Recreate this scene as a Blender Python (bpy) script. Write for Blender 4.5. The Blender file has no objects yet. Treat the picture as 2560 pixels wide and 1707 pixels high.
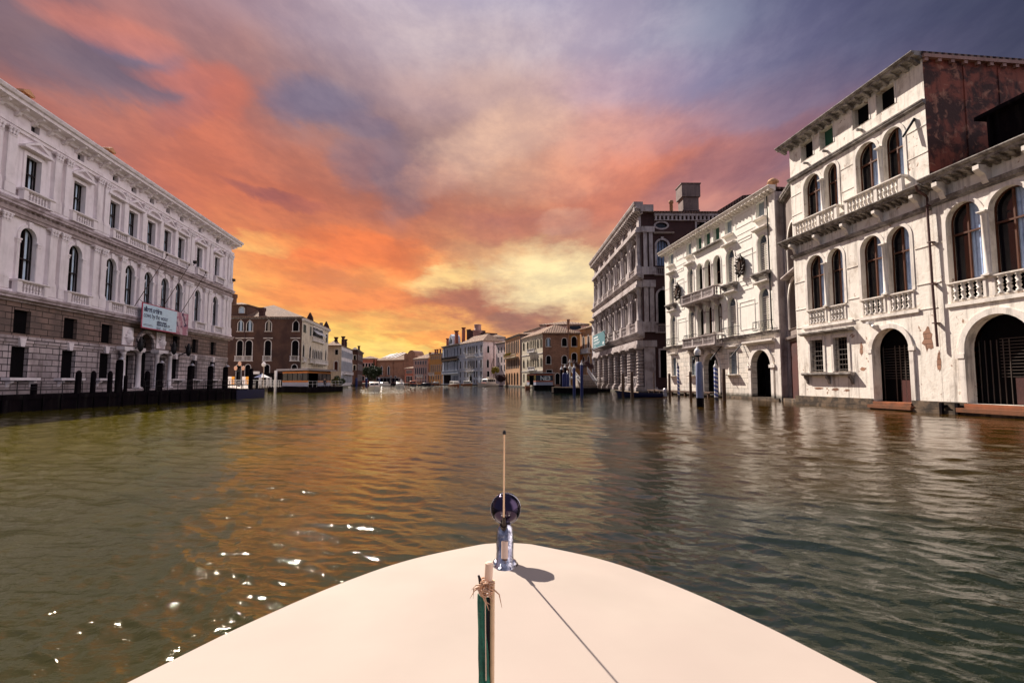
import bpy, math, random
import numpy as np
from mathutils import Vector, Matrix
from mathutils.geometry import delaunay_2d_cdt

scene = bpy.context.scene
col = scene.collection
R = math.radians
PI = math.pi

# ------------------------------------------------------------------ camera
F_PX, HOR, CY, CAM_H = 1293.0, 952.0, 853.5, 1.8
PITCH = math.atan((HOR - CY) / F_PX)
cam_data = bpy.data.cameras.new('camera')
cam_data.sensor_width = 36
cam_data.lens = 36 * F_PX / 2560
cam_data.clip_start = 0.05
cam_data.clip_end = 3000
cam = bpy.data.objects.new('camera', cam_data)
col.objects.link(cam)
cam.location = (0, 0, CAM_H)
cam.rotation_euler = (R(90) + PITCH, 0, 0)
scene.camera = cam

# ------------------------------------------------------------------ sun
SUN_L = Vector((0.50, -0.78, -0.90)).normalized()
sd = bpy.data.lights.new('sun', 'SUN')
sd.energy = 5.0
sd.angle = R(0.5)
sd.color = (1.0, 0.895, 0.79)
so = bpy.data.objects.new('sun', sd)
col.objects.link(so)
so.rotation_euler = SUN_L.to_track_quat('-Z', 'Y').to_euler()
so.location = (-60, 90, 80)
scene.view_settings.view_transform = 'Standard'
scene.view_settings.look = 'None'
scene.view_settings.exposure = 0.87
scene.view_settings.gamma = 1.0


def lin(c):
    return tuple(((x / 255.0) / 12.92 if x / 255.0 <= 0.04045 else ((x / 255.0 + 0.055) / 1.055) ** 2.4) for x in c)


class NT:
    """tiny node-tree helper"""
    def __init__(s, tree):
        s.t = tree
        s.n = tree.nodes
        s.l = tree.links

    def new(s, kind, **kw):
        n = s.n.new(kind)
        for k, v in kw.items():
            setattr(n, k, v)
        return n

    def put(s, sock, v):
        if isinstance(v, bpy.types.NodeSocket):
            s.l.new(v, sock)
        else:
            sock.default_value = v

    def math(s, op, a, b=None, c=None, clamp=False):
        n = s.new('ShaderNodeMath', operation=op)
        n.use_clamp = clamp
        s.put(n.inputs[0], a)
        if b is not None:
            s.put(n.inputs[1], b)
        if c is not None:
            s.put(n.inputs[2], c)
        return n.outputs[0]

    def mix(s, f, a, b, blend='MIX'):
        n = s.new('ShaderNodeMix', data_type='RGBA', blend_type=blend)
        s.put(n.inputs[0], f)
        s.put(n.inputs[6], a if isinstance(a, bpy.types.NodeSocket) else (*a[:3], 1))
        s.put(n.inputs[7], b if isinstance(b, bpy.types.NodeSocket) else (*b[:3], 1))
        return n.outputs[2]

    def noise(s, vec, scale, detail=4, rough=0.55, dist=0.0):
        n = s.new('ShaderNodeTexNoise')
        if vec is not None:
            s.l.new(vec, n.inputs['Vector'])
        n.inputs['Scale'].default_value = scale
        n.inputs['Detail'].default_value = detail
        n.inputs['Roughness'].default_value = rough
        n.inputs['Distortion'].default_value = dist
        return n

    def mapping(s, vec, scale=(1, 1, 1), loc=(0, 0, 0), rot=(0, 0, 0)):
        n = s.new('ShaderNodeMapping')
        s.l.new(vec, n.inputs[0])
        n.inputs['Scale'].default_value = scale
        n.inputs['Location'].default_value = loc
        n.inputs['Rotation'].default_value = rot
        return n.outputs[0]

    def smooth(s, x, a, b, lo=0.0, hi=1.0):
        n = s.new('ShaderNodeMapRange', interpolation_type='SMOOTHSTEP')
        s.put(n.inputs[0], x)
        n.inputs[1].default_value = a
        n.inputs[2].default_value = b
        n.inputs[3].default_value = lo
        n.inputs[4].default_value = hi
        return n.outputs[0]


# ------------------------------------------------------------------ sky
# sunset sky: Nishita sky underneath, broken cloud cover lit from below over it
SKY_X = [0, 235, 470, 705, 940, 1176, 1411, 1646, 1881, 2116, 2352]
SKY_Y = [-120, 0, 100, 200, 300, 400, 500, 560, 620, 700, 780, 860]
SKY_C = [
 [(118, 92, 106), (150, 108, 112), (150, 120, 134), (160, 145, 165), (178, 168, 190), (166, 160, 186), (158, 150, 176), (116, 120, 150), (98, 98, 128), (74, 74, 102), (58, 60, 84)],
 [(112, 86, 100), (190, 112, 98), (152, 114, 124), (150, 130, 148), (180, 170, 190), (172, 166, 190), (165, 156, 180), (122, 126, 156), (104, 104, 134), (80, 80, 108), (60, 62, 85)],
 [(136, 92, 92), (112, 92, 112), (160, 106, 108), (160, 130, 145), (188, 172, 188), (196, 180, 196), (172, 158, 182), (134, 132, 162), (102, 99, 130), (86, 83, 110), (62, 62, 85)],
 [(190, 100, 82), (150, 100, 106), (218, 104, 74), (118, 104, 130), (190, 158, 165), (212, 180, 176), (196, 160, 170), (150, 138, 168), (126, 108, 132), (92, 86, 112), (70, 68, 92)],
 [(208, 100, 74), (212, 108, 80), (216, 104, 70), (164, 110, 104), (136, 108, 118), (236, 188, 164), (214, 152, 138), (196, 128, 120), (118, 92, 112), (100, 86, 110), (76, 70, 92)],
 [(208, 100, 74), (196, 98, 78), (222, 106, 64), (220, 104, 62), (166, 106, 96), (236, 182, 152), (228, 138, 108), (212, 120, 92), (158, 110, 112), (110, 92, 110), (80, 72, 94)],
 [(210, 104, 74), (200, 98, 74), (226, 106, 58), (196, 98, 66), (200, 106, 72), (206, 120, 86), (206, 128, 98), (186, 146, 150), (160, 120, 120), (120, 96, 110), (86, 76, 94)],
 [(225, 115, 70), (228, 112, 62), (255, 168, 84), (244, 124, 54), (214, 112, 66), (240, 186, 130), (206, 150, 112), (196, 150, 140), (170, 125, 115), (130, 100, 110), (92, 80, 95)],
 [(240, 130, 70), (240, 130, 64), (255, 172, 84), (240, 124, 52), (252, 172, 92), (250, 212, 148), (240, 196, 146), (226, 176, 140), (200, 150, 125), (150, 115, 110), (110, 90, 100)],
 [(250, 160, 80), (250, 170, 84), (255, 192, 96), (252, 150, 64), (226, 126, 66), (196, 118, 82), (250, 226, 168), (240, 200, 150), (220, 165, 130), (170, 130, 115), (130, 100, 105)],
 [(255, 205, 118), (255, 205, 118), (255, 212, 122), (255, 208, 104), (255, 198, 96), (248, 172, 92), (246, 212, 150), (245, 205, 150), (230, 175, 135), (190, 145, 120), (150, 115, 110)],
 [(255, 205, 110), (255, 205, 110), (255, 212, 110), (255, 222, 118), (255, 226, 128), (255, 214, 120), (250, 222, 160), (248, 215, 155), (236, 190, 145), (205, 160, 130), (170, 130, 118)],
]


for _j in range(0, 3):
    for _i in range(3, 8):
        SKY_C[_j][_i] = tuple(min(255, a * b) for a, b in zip(SKY_C[_j][_i], (1.10, 1.09, 1.04)))
for _j in range(2, 8):
    for _i in range(0, 6):
        SKY_C[_j][_i] = tuple(a * 0.76 + b * 0.22 for a, b in zip(SKY_C[_j][_i], (172, 126, 96)))


def sky_px(x, y):
    """bilinear look-up of the cloud colour table (picture units of 2352 wide)"""
    x = min(max(x, 0), 2352)
    y = min(max(y, SKY_Y[0]), SKY_Y[-1])
    i = max(k for k in range(10) if SKY_X[k] <= x)
    j = max(k for k in range(len(SKY_Y) - 1) if SKY_Y[k] <= y)
    fx = (x - SKY_X[i]) / (SKY_X[i + 1] - SKY_X[i])
    fy = (y - SKY_Y[j]) / (SKY_Y[j + 1] - SKY_Y[j])
    out = []
    for k in range(3):
        a = SKY_C[j][i][k] * (1 - fx) + SKY_C[j][i + 1][k] * fx
        b = SKY_C[j + 1][i][k] * (1 - fx) + SKY_C[j + 1][i + 1][k] * fx
        out.append(a * (1 - fy) + b * fy)
    return out


world = bpy.data.worlds.new('World')
scene.world = world
world.use_nodes = True
wt = NT(world.node_tree)
for n in list(wt.n):
    wt.n.remove(n)
tc = wt.new('ShaderNodeTexCoord')
sep = wt.new('ShaderNodeSeparateXYZ')
wt.l.new(tc.outputs['Generated'], sep.inputs[0])
dx, dy, dz = sep.outputs
hyp = wt.math('SQRT', wt.math('ADD', wt.math('MULTIPLY', dx, dx), wt.math('MULTIPLY', dy, dy)))
az = wt.math('ARCTAN2', dx, dy)
te = wt.math('DIVIDE', dz, wt.math('MAXIMUM', hyp, 0.02))
# cloud-layer coordinates: streaks converge on the horizon ahead, as a real cloud deck does
den = wt.math('ADD', wt.math('MAXIMUM', te, 0.0), 0.20)
comb2 = wt.new('ShaderNodeCombineXYZ')
wt.l.new(wt.math('DIVIDE', wt.math('SUBTRACT', az, 0.05), den), comb2.inputs[0])
wt.l.new(wt.math('DIVIDE', 0.85, den), comb2.inputs[1])
# wind-drawn warp of the cloud edges
comb = wt.new('ShaderNodeCombineXYZ')
wt.l.new(az, comb.inputs[0])
wt.l.new(te, comb.inputs[1])
cl = wt.mapping(comb.outputs[0], scale=(1.0, 1.9, 1.0), rot=(0, 0, R(24)))
cl = comb2.outputs[0]
n1 = wt.noise(cl, 2.6, 7, 0.62, 0.1)
n2 = wt.noise(wt.mapping(cl, loc=(5.2, 1.3, 3.0)), 3.0, 7, 0.62, 0.1)
WA = 0.20
azw = wt.math('ADD', az, wt.math('MULTIPLY', wt.math('SUBTRACT', n1.outputs['Fac'], 0.5), WA))
tew = wt.math('ADD', te, wt.math('MULTIPLY', wt.math('SUBTRACT', n2.outputs['Fac'], 0.5), WA * 0.55))
AZ0, AZ1, NST = -0.82, 0.82, 24
azf = wt.math('DIVIDE', wt.math('SUBTRACT', azw, AZ0), AZ1 - AZ0, clamp=True)
TR = [0.0, 0.05, 0.10, 0.15, 0.20, 0.26, 0.33, 0.40, 0.48, 0.57, 0.68, 0.80]
cur = None
for k, t in enumerate(TR):
    rp = wt.new('ShaderNodeValToRGB')
    rp.color_ramp.interpolation = 'B_SPLINE'
    el = rp.color_ramp.elements
    while len(el) > 1:
        el.remove(el[-1])
    for i in range(NST):
        f = i / (NST - 1)
        a = AZ0 + (AZ1 - AZ0) * f
        a_ = max(-0.775, min(0.775, a))
        px = 1176 + 1192 * math.tan(a_)
        py = 875 - 1192 * t / math.cos(a_)
        e = el[0] if i == 0 else el.new(f)
        e.position = f
        e.color = (*lin(sky_px(px, py)), 1)
    wt.l.new(azf, rp.inputs[0])
    if cur is None:
        cur = rp.outputs[0]
    else:
        cur = wt.mix(wt.smooth(tew, TR[k - 1], t), cur, rp.outputs[0])
# single cloud banks: centre x, y, half width, half height (picture units of 2352 wide), tilt, colour, strength
for (bx_, by_, rx_, ry_, tl_, c_, st_) in (
    (720, 215, 88, 46, 8, (112, 104, 130), 0.8), (835, 275, 55, 26, 0, (120, 105, 128), 0.6), (925, 385, 45, 95, -15, (132, 106, 112), 0.6),
    (265, 150, 120, 46, 5, (112, 94, 114), 0.8), (70, 60, 150, 70, 0, (112, 90, 102), 0.6), (850, 340, 60, 60, -30, (128, 108, 122), 0.55), (250, 72, 60, 26, 0, (118, 102, 128), 0.6), (425, 158, 80, 28, 10, (214, 112, 84), 0.65),
    (215, 32, 90, 30, 0, (206, 118, 98), 0.7), (480, 215, 60, 28, 20, (212, 110, 80), 0.6), (375, 250, 50, 22, 30, (158, 92, 90), 0.5),
    (560, 425, 60, 13, -5, (148, 80, 76), 0.6), (650, 455, 70, 14, -8, (160, 84, 74), 0.6), (590, 548, 85, 22, 5, (255, 196, 104), 0.65),
    (1020, 640, 80, 26, 12, (252, 210, 136), 0.8), (1290, 500, 52, 26, 0, (236, 198, 168), 0.7), (1000, 400, 60, 36, 0, (226, 168, 144), 0.35),
    (1130, 698, 140, 34, -4, (176, 106, 80), 0.9), (1230, 735, 80, 20, 6, (152, 98, 86), 0.8), (1175, 512, 120, 30, 4, (184, 108, 86), 0.7),
    (1345, 520, 60, 30, 20, (188, 118, 100), 0.6), (1560, 400, 230, 46, 14, (214, 124, 94), 0.65), (1760, 335, 210, 44, 16, (126, 96, 112), 0.6),
    (1280, 640, 135, 60, 0, (253, 228, 172), 0.95), (790, 570, 150, 34, -6, (246, 122, 50), 0.7), (880, 775, 170, 18, -4, (255, 208, 98), 0.6),
    (1010, 775, 110, 16, 0, (250, 148, 68), 0.7), (600, 760, 70, 34, 0, (255, 190, 92), 0.5), (790, 680, 150, 22, -8, (248, 138, 66), 0.45), (1150, 300, 150, 60, 20, (240, 196, 170), 0.5)):
    a0_ = math.atan((bx_ - 1176) / 1192)
    t0_ = (875 - by_) / 1192 * math.cos(a0_)
    u_ = wt.math('SUBTRACT', azw, a0_)
    v_ = wt.math('SUBTRACT', tew, t0_)
    ct, sn = math.cos(R(tl_)), math.sin(R(tl_))
    p_ = wt.math('MULTIPLY', wt.math('ADD', wt.math('MULTIPLY', u_, ct), wt.math('MULTIPLY', v_, sn)), 1192 / rx_)
    q_ = wt.math('MULTIPLY', wt.math('SUBTRACT', wt.math('MULTIPLY', v_, ct), wt.math('MULTIPLY', u_, sn)), 1192 / ry_)
    d_ = wt.math('ADD', wt.math('MULTIPLY', p_, p_), wt.math('MULTIPLY', q_, q_))
    cur = wt.mix(wt.smooth(d_, 2.6, 0.1, 0.0, st_), cur, lin(c_))
# wisps: light and dark structure at several scales
n3 = wt.noise(wt.mapping(comb2.outputs[0], loc=(2, 7, 0)), 4.4, 9, 0.66, 0.15)
n4 = wt.noise(wt.mapping(comb2.outputs[0], loc=(9, 4, 0)), 1.7, 7, 0.6, 0.2)
wisp = wt.smooth(n3.outputs['Fac'], 0.35, 0.68)
cur = wt.mix(1.0, cur, wt.mix(wisp, (0.82, 0.81, 0.86), (1.14, 1.13, 1.07)), 'MULTIPLY')
dark = wt.math('MULTIPLY', wt.smooth(n4.outputs['Fac'], 0.55, 0.72), wt.smooth(te, 0.04, 0.3, 0.0, 0.25))
cur = wt.mix(dark, cur, wt.mix(0.5, cur, lin((112, 98, 122))))
# the part of the sky behind and above the camera: lavender daylight, with a bright fill patch added at right
back = wt.smooth(wt.math('ABSOLUTE', az), 0.85, 1.5)
up = wt.smooth(te, 0.85, 1.6)
amb = wt.math('MAXIMUM', back, up)
side = wt.math('MULTIPLY', wt.smooth(az, 0.85, 1.25), wt.smooth(az, 2.3, 1.8))  # unseen bright patch of sky, added to light the left palace
side = wt.math('MULTIPLY', side, wt.smooth(te, 1.9, 0.9))
cur = wt.mix(amb, cur, wt.mix(side, (0.20, 0.21, 0.30), (2.1, 1.86, 1.98)))
sky = wt.new('ShaderNodeTexSky', sky_type='NISHITA')
sky.sun_disc = False
sky.sun_elevation = math.asin(-SUN_L.z)
sky.sun_rotation = math.atan2(-SUN_L.x, -SUN_L.y)
bg1 = wt.new('ShaderNodeBackground')
wt.l.new(sky.outputs[0], bg1.inputs[0])
bg1.inputs[1].default_value = 0.003
bg2 = wt.new('ShaderNodeBackground')
wt.l.new(cur, bg2.inputs[0])
bg2.inputs[1].default_value = 0.55
add = wt.new('ShaderNodeAddShader')
wt.l.new(bg1.outputs[0], add.inputs[0])
wt.l.new(bg2.outputs[0], add.inputs[1])
wo = wt.new('ShaderNodeOutputWorld')
wt.l.new(add.outputs[0], wo.inputs[0])
world.cycles.sampling_method = 'MANUAL'
world.cycles.sample_map_resolution = 1024

# ------------------------------------------------------------------ materials
MATS = {}


def mat(name, base, stain=None, amt=0.5, scale=0.6, lo=0.45, hi=0.7, streak=0.0, streakcol=(0.05, 0.045, 0.04),
        rough=0.8, bump=0.15, bscale=14.0, brick=None, metal=0.0, spec=0.4, grime=0.0, coat=0.0, patch=None):
    m = bpy.data.materials.new(name)
    m.use_nodes = True
    t = NT(m.node_tree)
    bs = t.n['Principled BSDF']
    tc = t.new('ShaderNodeTexCoord')
    ob = tc.outputs['Object']
    uv = tc.outputs['UV']
    c = t.mix(t.noise(ob, 2.3, 3).outputs['Fac'], [x * 0.86 for x in base], [min(1, x * 1.12) for x in base])
    h = t.noise(ob, bscale, 5, 0.6).outputs['Fac']
    if brick:
        bw, bh, mc, ms, bd = brick
        b = t.new('ShaderNodeTexBrick')
        t.l.new(uv, b.inputs['Vector'])
        b.inputs['Scale'].default_value = 1
        b.inputs['Brick Width'].default_value = bw
        b.inputs['Row Height'].default_value = bh
        b.inputs['Mortar Size'].default_value = ms
        b.inputs['Mortar Smooth'].default_value = 0.3
        b.inputs['Color1'].default_value = (0.82, 0.82, 0.82, 1)
        b.inputs['Color2'].default_value = (1.1, 1.08, 1.05, 1)
        b.inputs['Mortar'].default_value = (*[mc / max(0.05, sum(base) / 3)] * 3, 1)
        c = t.mix(1.0, c, b.outputs['Color'], 'MULTIPLY')
        h = t.math('SUBTRACT', h, t.math('MULTIPLY', b.outputs['Fac'], bd))
    if stain:
        f = t.smooth(t.noise(ob, scale, 8, 0.65, 0.3).outputs['Fac'], lo, hi)
        c = t.mix(t.math('MULTIPLY', f, amt), c, stain)
    if patch:
        pc, pa, pb, ps = patch
        f = t.smooth(t.noise(t.mapping(ob, loc=(7, 3, 1)), ps, 6, 0.6, 0.5).outputs['Fac'], pa, pb)
        c = t.mix(f, c, pc)
    if streak > 0:
        sv = t.mapping(ob, scale=(2.2, 2.2, 0.22))
        f = t.smooth(t.noise(sv, 1.0, 7, 0.65).outputs['Fac'], 0.48, 0.72)
        c = t.mix(t.math('MULTIPLY', f, streak), c, streakcol)
    if grime > 0:   # tide-line dirt just above the water
        sp = t.new('ShaderNodeSeparateXYZ')
        t.l.new(ob, sp.inputs[0])
        z = t.math('ADD', sp.outputs[2], t.math('MULTIPLY', t.noise(ob, 1.4, 6).outputs['Fac'], 0.5))
        f = t.smooth(z, 0.55, 0.95, grime, 0.0)
        c = t.mix(f, c, (0.035, 0.03, 0.015))
    t.l.new(c, bs.inputs['Base Color'])
    bs.inputs['Roughness'].default_value = rough
    bs.inputs['Metallic'].default_value = metal
    bs.inputs['Specular IOR Level'].default_value = spec
    bs.inputs['Coat Weight'].default_value = coat
    if bump > 0:
        bn = t.new('ShaderNodeBump')
        bn.inputs['Strength'].default_value = min(1.0, bump)
        bn.inputs['Distance'].default_value = 0.03
        t.l.new(h, bn.inputs['Height'])
        t.l.new(bn.outputs[0], bs.inputs['Normal'])
    MATS[name] = m
    return m


GREY = (0.10, 0.09, 0.085)
mat('grassi_cornice', (0.62, 0.53, 0.57), (0.26, 0.19, 0.19), 0.7, 1.2, 0.42, 0.62, streak=0.5, streakcol=(0.16, 0.11, 0.11), bump=0.2)  # stained, and darkened to deepen the shade along the ledges
mat('grassi_trim', (0.42, 0.34, 0.33), (0.2, 0.15, 0.14), 0.6, 1.5, streak=0.3, bump=0.2)
mat('rezz_wall', (0.22, 0.16, 0.145), (0.08, 0.05, 0.05), 0.7, 0.6, streak=0.5, bump=0.3)
mat('grassi_stone', (0.86, 0.79, 0.80), (0.45, 0.38, 0.38), 0.3, 0.7, 0.5, 0.72, streak=0.3, streakcol=(0.3, 0.23, 0.22), bump=0.1)
mat('grassi_ashlar', (0.56, 0.48, 0.49), (0.2, 0.16, 0.16), 0.75, 0.3, 0.4, 0.65, streak=0.55, streakcol=(0.09, 0.065, 0.06),
    brick=(1.15, 0.40, 0.03, 0.035, 2.5), bump=0.7, grime=0.8)
mat('grassi_brown', (0.26, 0.18, 0.155), (0.12, 0.09, 0.08), 0.75, 0.5, 0.4, 0.65, brick=(1.15, 0.40, 0.03, 0.035, 2.5), bump=0.7)
mat('white_stucco', (0.88, 0.82, 0.73), (0.50, 0.42, 0.34), 0.7, 0.9, 0.5, 0.68, streak=0.7, streakcol=(0.20, 0.155, 0.13), bump=0.6, bscale=7,
    grime=0.95, patch=((0.34, 0.21, 0.14), 0.64, 0.68, 1.6))
mat('pale_stone', (0.82, 0.76, 0.69), (0.36, 0.31, 0.27), 0.5, 1.3, 0.5, 0.7, streak=0.5, streakcol=(0.12, 0.1, 0.09), bump=0.2, grime=0.8)
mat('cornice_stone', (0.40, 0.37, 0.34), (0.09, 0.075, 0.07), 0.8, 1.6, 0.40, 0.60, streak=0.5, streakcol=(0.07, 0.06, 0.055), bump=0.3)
mat('white_plaster', (0.90, 0.87, 0.78), (0.55, 0.48, 0.38), 0.25, 1.0, 0.55, 0.75, streak=0.16, streakcol=(0.25, 0.2, 0.17), bump=0.12)
mat('white_ashlar', (0.80, 0.74, 0.66), (0.4, 0.3, 0.22), 0.5, 0.8, 0.5, 0.7, streak=0.3, brick=(1.05, 0.52, 0.07, 0.018, 1.6), bump=0.5, grime=0.95)
mat('red_wall', (0.33, 0.085, 0.048), (0.045, 0.014, 0.011), 0.95, 0.7, 0.42, 0.56, streak=0.7, streakcol=(0.035, 0.012, 0.01), bump=0.6, bscale=6,
    patch=((0.46, 0.20, 0.12), 0.55, 0.70, 1.7))
mat('dark_red_wall', (0.07, 0.016, 0.012), (0.03, 0.01, 0.01), 0.8, 0.6, bump=0.4)
mat('brown_stucco', (0.125, 0.062, 0.04), (0.065, 0.032, 0.024), 0.9, 0.22, 0.42, 0.62, streak=0.55, streakcol=(0.05, 0.025, 0.02), bump=0.4)
mat('grey_stucco', (0.22, 0.175, 0.155), (0.12, 0.09, 0.08), 0.7, 0.7, streak=0.4, bump=0.4)
mat('rezz_stone', (0.50, 0.44, 0.425), (0.17, 0.12, 0.11), 0.7, 0.5, 0.42, 0.68, streak=0.6, streakcol=(0.07, 0.045, 0.04), bump=0.3, grime=0.5)
mat('rezz_rustic', (0.50, 0.43, 0.41), (0.17, 0.12, 0.11), 0.6, 0.5, 0.42, 0.68, streak=0.5, streakcol=(0.07, 0.045, 0.04),
    brick=(3.0, 0.55, 0.02, 0.05, 2.2), bump=0.8, grime=0.5)
mat('brick_red', (0.055, 0.022, 0.020), (0.08, 0.03, 0.025), 0.7, 0.5, brick=(0.5, 0.16, 0.06, 0.02, 0.8), bump=0.3)
mat('brick_far', (0.36, 0.19, 0.12), (0.16, 0.08, 0.05), 0.7, 0.4, brick=(0.9, 0.3, 0.1, 0.03, 0.8), bump=0.3)
mat('orange_stucco', (0.50, 0.235, 0.06), (0.26, 0.10, 0.03), 0.6, 0.4, streak=0.35, bump=0.2)
mat('peach_stucco', (0.56, 0.31, 0.16), (0.3, 0.15, 0.08), 0.6, 0.5, streak=0.4, bump=0.2)
mat('pink_stucco', (0.46, 0.27, 0.22), (0.25, 0.12, 0.1), 0.6, 0.4, streak=0.35, bump=0.2)
mat('rose_stucco', (0.60, 0.50, 0.48), (0.42, 0.27, 0.25), 0.5, 0.3, streak=0.25, bump=0.15)
mat('red_stucco', (0.40, 0.13, 0.08), (0.2, 0.06, 0.04), 0.6, 0.4, streak=0.3)
mat('blue_white', (0.50, 0.535, 0.60), (0.26, 0.27, 0.33), 0.6, 0.5, streak=0.5, streakcol=(0.12, 0.11, 0.14), bump=0.2)
mat('cream_stucco', (0.66, 0.58, 0.44), (0.36, 0.28, 0.2), 0.6, 0.5, streak=0.4, bump=0.2)
mat('far_white', (0.72, 0.68, 0.66), (0.4, 0.36, 0.34), 0.5, 0.6, streak=0.3)
mat('glass_dark', (0.008, 0.008, 0.012), rough=0.12, spec=0.5, bump=0)
mat('glass_teal', (0.02, 0.05, 0.055), rough=0.15, spec=0.5, bump=0)
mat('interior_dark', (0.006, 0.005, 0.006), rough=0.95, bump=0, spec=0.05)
mat('curtain_blue', (0.42, 0.54, 0.76), (0.12, 0.2, 0.38), 0.6, 2.0, streak=0.5, streakcol=(0.08, 0.13, 0.28), rough=0.35, bump=0)
mat('curtain_pale', (0.5, 0.62, 0.72), (0.22, 0.28, 0.34), 0.5, 1.5, rough=0.4, bump=0)
mat('window_wood', (0.10, 0.032, 0.012), (0.05, 0.02, 0.01), 0.6, 4, rough=0.5, bump=0.1)
mat('window_black', (0.02, 0.012, 0.012), rough=0.5, bump=0)
mat('shutter_pale', (0.62, 0.58, 0.50), rough=0.6, bump=0.1)
mat('shutter_grey', (0.26, 0.31, 0.34), rough=0.6, bump=0.1)
mat('shutter_green', (0.01, 0.09, 0.05), rough=0.6, bump=0.1)
mat('shutter_dark', (0.02, 0.035, 0.03), rough=0.6, bump=0.1)
mat('shutter_beige', (0.42, 0.36, 0.28), rough=0.7, bump=0.1)
mat('iron', (0.015, 0.014, 0.016), rough=0.5, metal=0.3, bump=0.1)
mat('grate', (0.10, 0.08, 0.07), rough=0.5, metal=0.3, bump=0.1)
mat('bronze', (0.035, 0.022, 0.018), (0.1, 0.07, 0.05), 0.4, 3, rough=0.5, metal=0.3, bump=0.5)
mat('rust_pipe', (0.09, 0.04, 0.035), rough=0.6)
mat('rust_step', (0.42, 0.13, 0.05), (0.15, 0.06, 0.03), 0.7, 1.5, bump=0.4, grime=0.6)
mat('foundation', (0.16, 0.11, 0.07), (0.03, 0.022, 0.015), 0.9, 1.6, 0.35, 0.6, bump=0.7, bscale=5)
mat('quay_stone', (0.42, 0.35, 0.30), (0.14, 0.1, 0.08), 0.6, 0.7, brick=(1.2, 0.6, 0.1, 0.02, 1), bump=0.3, grime=0.9)
mat('wood_dark', (0.006, 0.004, 0.006), (0.014, 0.009, 0.009), 0.5, 1.5, streak=0.4, rough=0.95, bump=0.4, spec=0.05)
mat('wood_brown', (0.10, 0.055, 0.035), (0.03, 0.015, 0.012), 0.7, 1.5, streak=0.5, rough=0.8, bump=0.5)
mat('wood_pale', (0.46, 0.33, 0.22), (0.2, 0.12, 0.08), 0.5, 2.0, rough=0.8, bump=0.3)
mat('navy_hull', (0.008, 0.012, 0.055), (0.01, 0.01, 0.02), 0.5, 0.5, rough=0.45, bump=0.1)
mat('blue_paint', (0.012, 0.022, 0.12), (0.01, 0.02, 0.06), 0.5, 1.5, streak=0.4, streakcol=(0.01, 0.015, 0.05), rough=0.5, bump=0.2)
mat('lilac_paint', (0.20, 0.23, 0.36), (0.12, 0.12, 0.2), 0.5, 1.5, streak=0.3, rough=0.5, bump=0.2)
mat('white_paint', (0.78, 0.76, 0.74), (0.45, 0.42, 0.4), 0.3, 2, rough=0.45, bump=0.05)
mat('metal_grey', (0.42, 0.40, 0.42), rough=0.4, metal=0.4, bump=0.05)
mat('yellow_paint', (0.80, 0.36, 0.03), rough=0.5, bump=0)
mat('orange_strip', (0.55, 0.17, 0.015), rough=0.5, bump=0)
mat('stop_white', (0.36, 0.38, 0.48), rough=0.4, bump=0)
mat('poster_white', (0.62, 0.80, 0.90), (0.45, 0.62, 0.78), 0.5, 0.5, rough=0.6, bump=0)
mat('poster_ink', (0.02, 0.03, 0.09), rough=0.6, bump=0)
mat('poster_red', (0.42, 0.05, 0.10), (0.6, 0.3, 0.35), 0.6, 2, rough=0.6, bump=0)
mat('poster_pink', (0.45, 0.20, 0.26), (0.62, 0.48, 0.52), 0.9, 0.9, 0.45, 0.55, rough=0.6, bump=0, patch=((0.08, 0.04, 0.1), 0.54, 0.57, 1.0))
mat('banner_teal', (0.07, 0.20, 0.23), (0.04, 0.12, 0.15), 0.5, 0.8, rough=0.7, bump=0.1)
mat('banner_white', (0.7, 0.75, 0.75), rough=0.7, bump=0)
mat('globe_white', (0.85, 0.82, 0.78), rough=0.25, bump=0, spec=0.5)
mat('globe_peach', (0.85, 0.52, 0.34), rough=0.3, bump=0)
mat('chimney_red', (0.24, 0.07, 0.045), (0.1, 0.03, 0.02), 0.5, 2, bump=0.3)
mat('flesh', (0.45, 0.25, 0.17), rough=0.6, bump=0)
mat('cloth_dark', (0.02, 0.02, 0.03), rough=0.9, bump=0)
mat('cloth_white', (0.6, 0.6, 0.6), rough=0.9, bump=0)
mat('cloth_navy', (0.02, 0.03, 0.12), rough=0.9, bump=0)
mat('varnish', (0.42, 0.13, 0.045), (0.2, 0.06, 0.03), 0.5, 2, rough=0.25, bump=0, coat=0.5)
mat('taxi_white', (0.80, 0.74, 0.64), rough=0.3, bump=0)
mat('taxi_dark', (0.03, 0.03, 0.045), rough=0.3, bump=0)
mat('foam', (0.42, 0.35, 0.27), (0.25, 0.22, 0.14), 0.9, 1.2, 0.4, 0.55, rough=0.7, bump=0.5)
mat('leaf_dark', (0.03, 0.045, 0.012), (0.012, 0.02, 0.006), 0.6, 0.8, rough=0.7, bump=0)
mat('leaf_olive', (0.10, 0.10, 0.02), (0.05, 0.06, 0.01), 0.6, 0.8, rough=0.7, bump=0)
mat('leaf_yellow', (0.30, 0.24, 0.03), (0.16, 0.13, 0.02), 0.6, 0.8, rough=0.7, bump=0)
mat('leaf_purple', (0.10, 0.04, 0.05), (0.04, 0.05, 0.02), 0.6, 1.8, rough=0.7, bump=0)
mat('bark', (0.08, 0.05, 0.035), rough=0.9, bump=0.5)
mat('chrome', (0.70, 0.70, 0.74), (0.16, 0.15, 0.20), 0.8, 22, 0.42, 0.6, rough=0.08, metal=1.0, bump=0.25, bscale=40)
mat('lamp_shell', (0.055, 0.04, 0.07), rough=0.10, metal=1.0, bump=0)
mat('gelcoat', (0.395, 0.335, 0.285), (0.385, 0.31, 0.27), 0.5, 0.8, 0.35, 0.7, rough=0.75, bump=0.0, spec=0.15)
mat('cream_plastic', (0.86, 0.62, 0.46), rough=0.4, bump=0)
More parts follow.
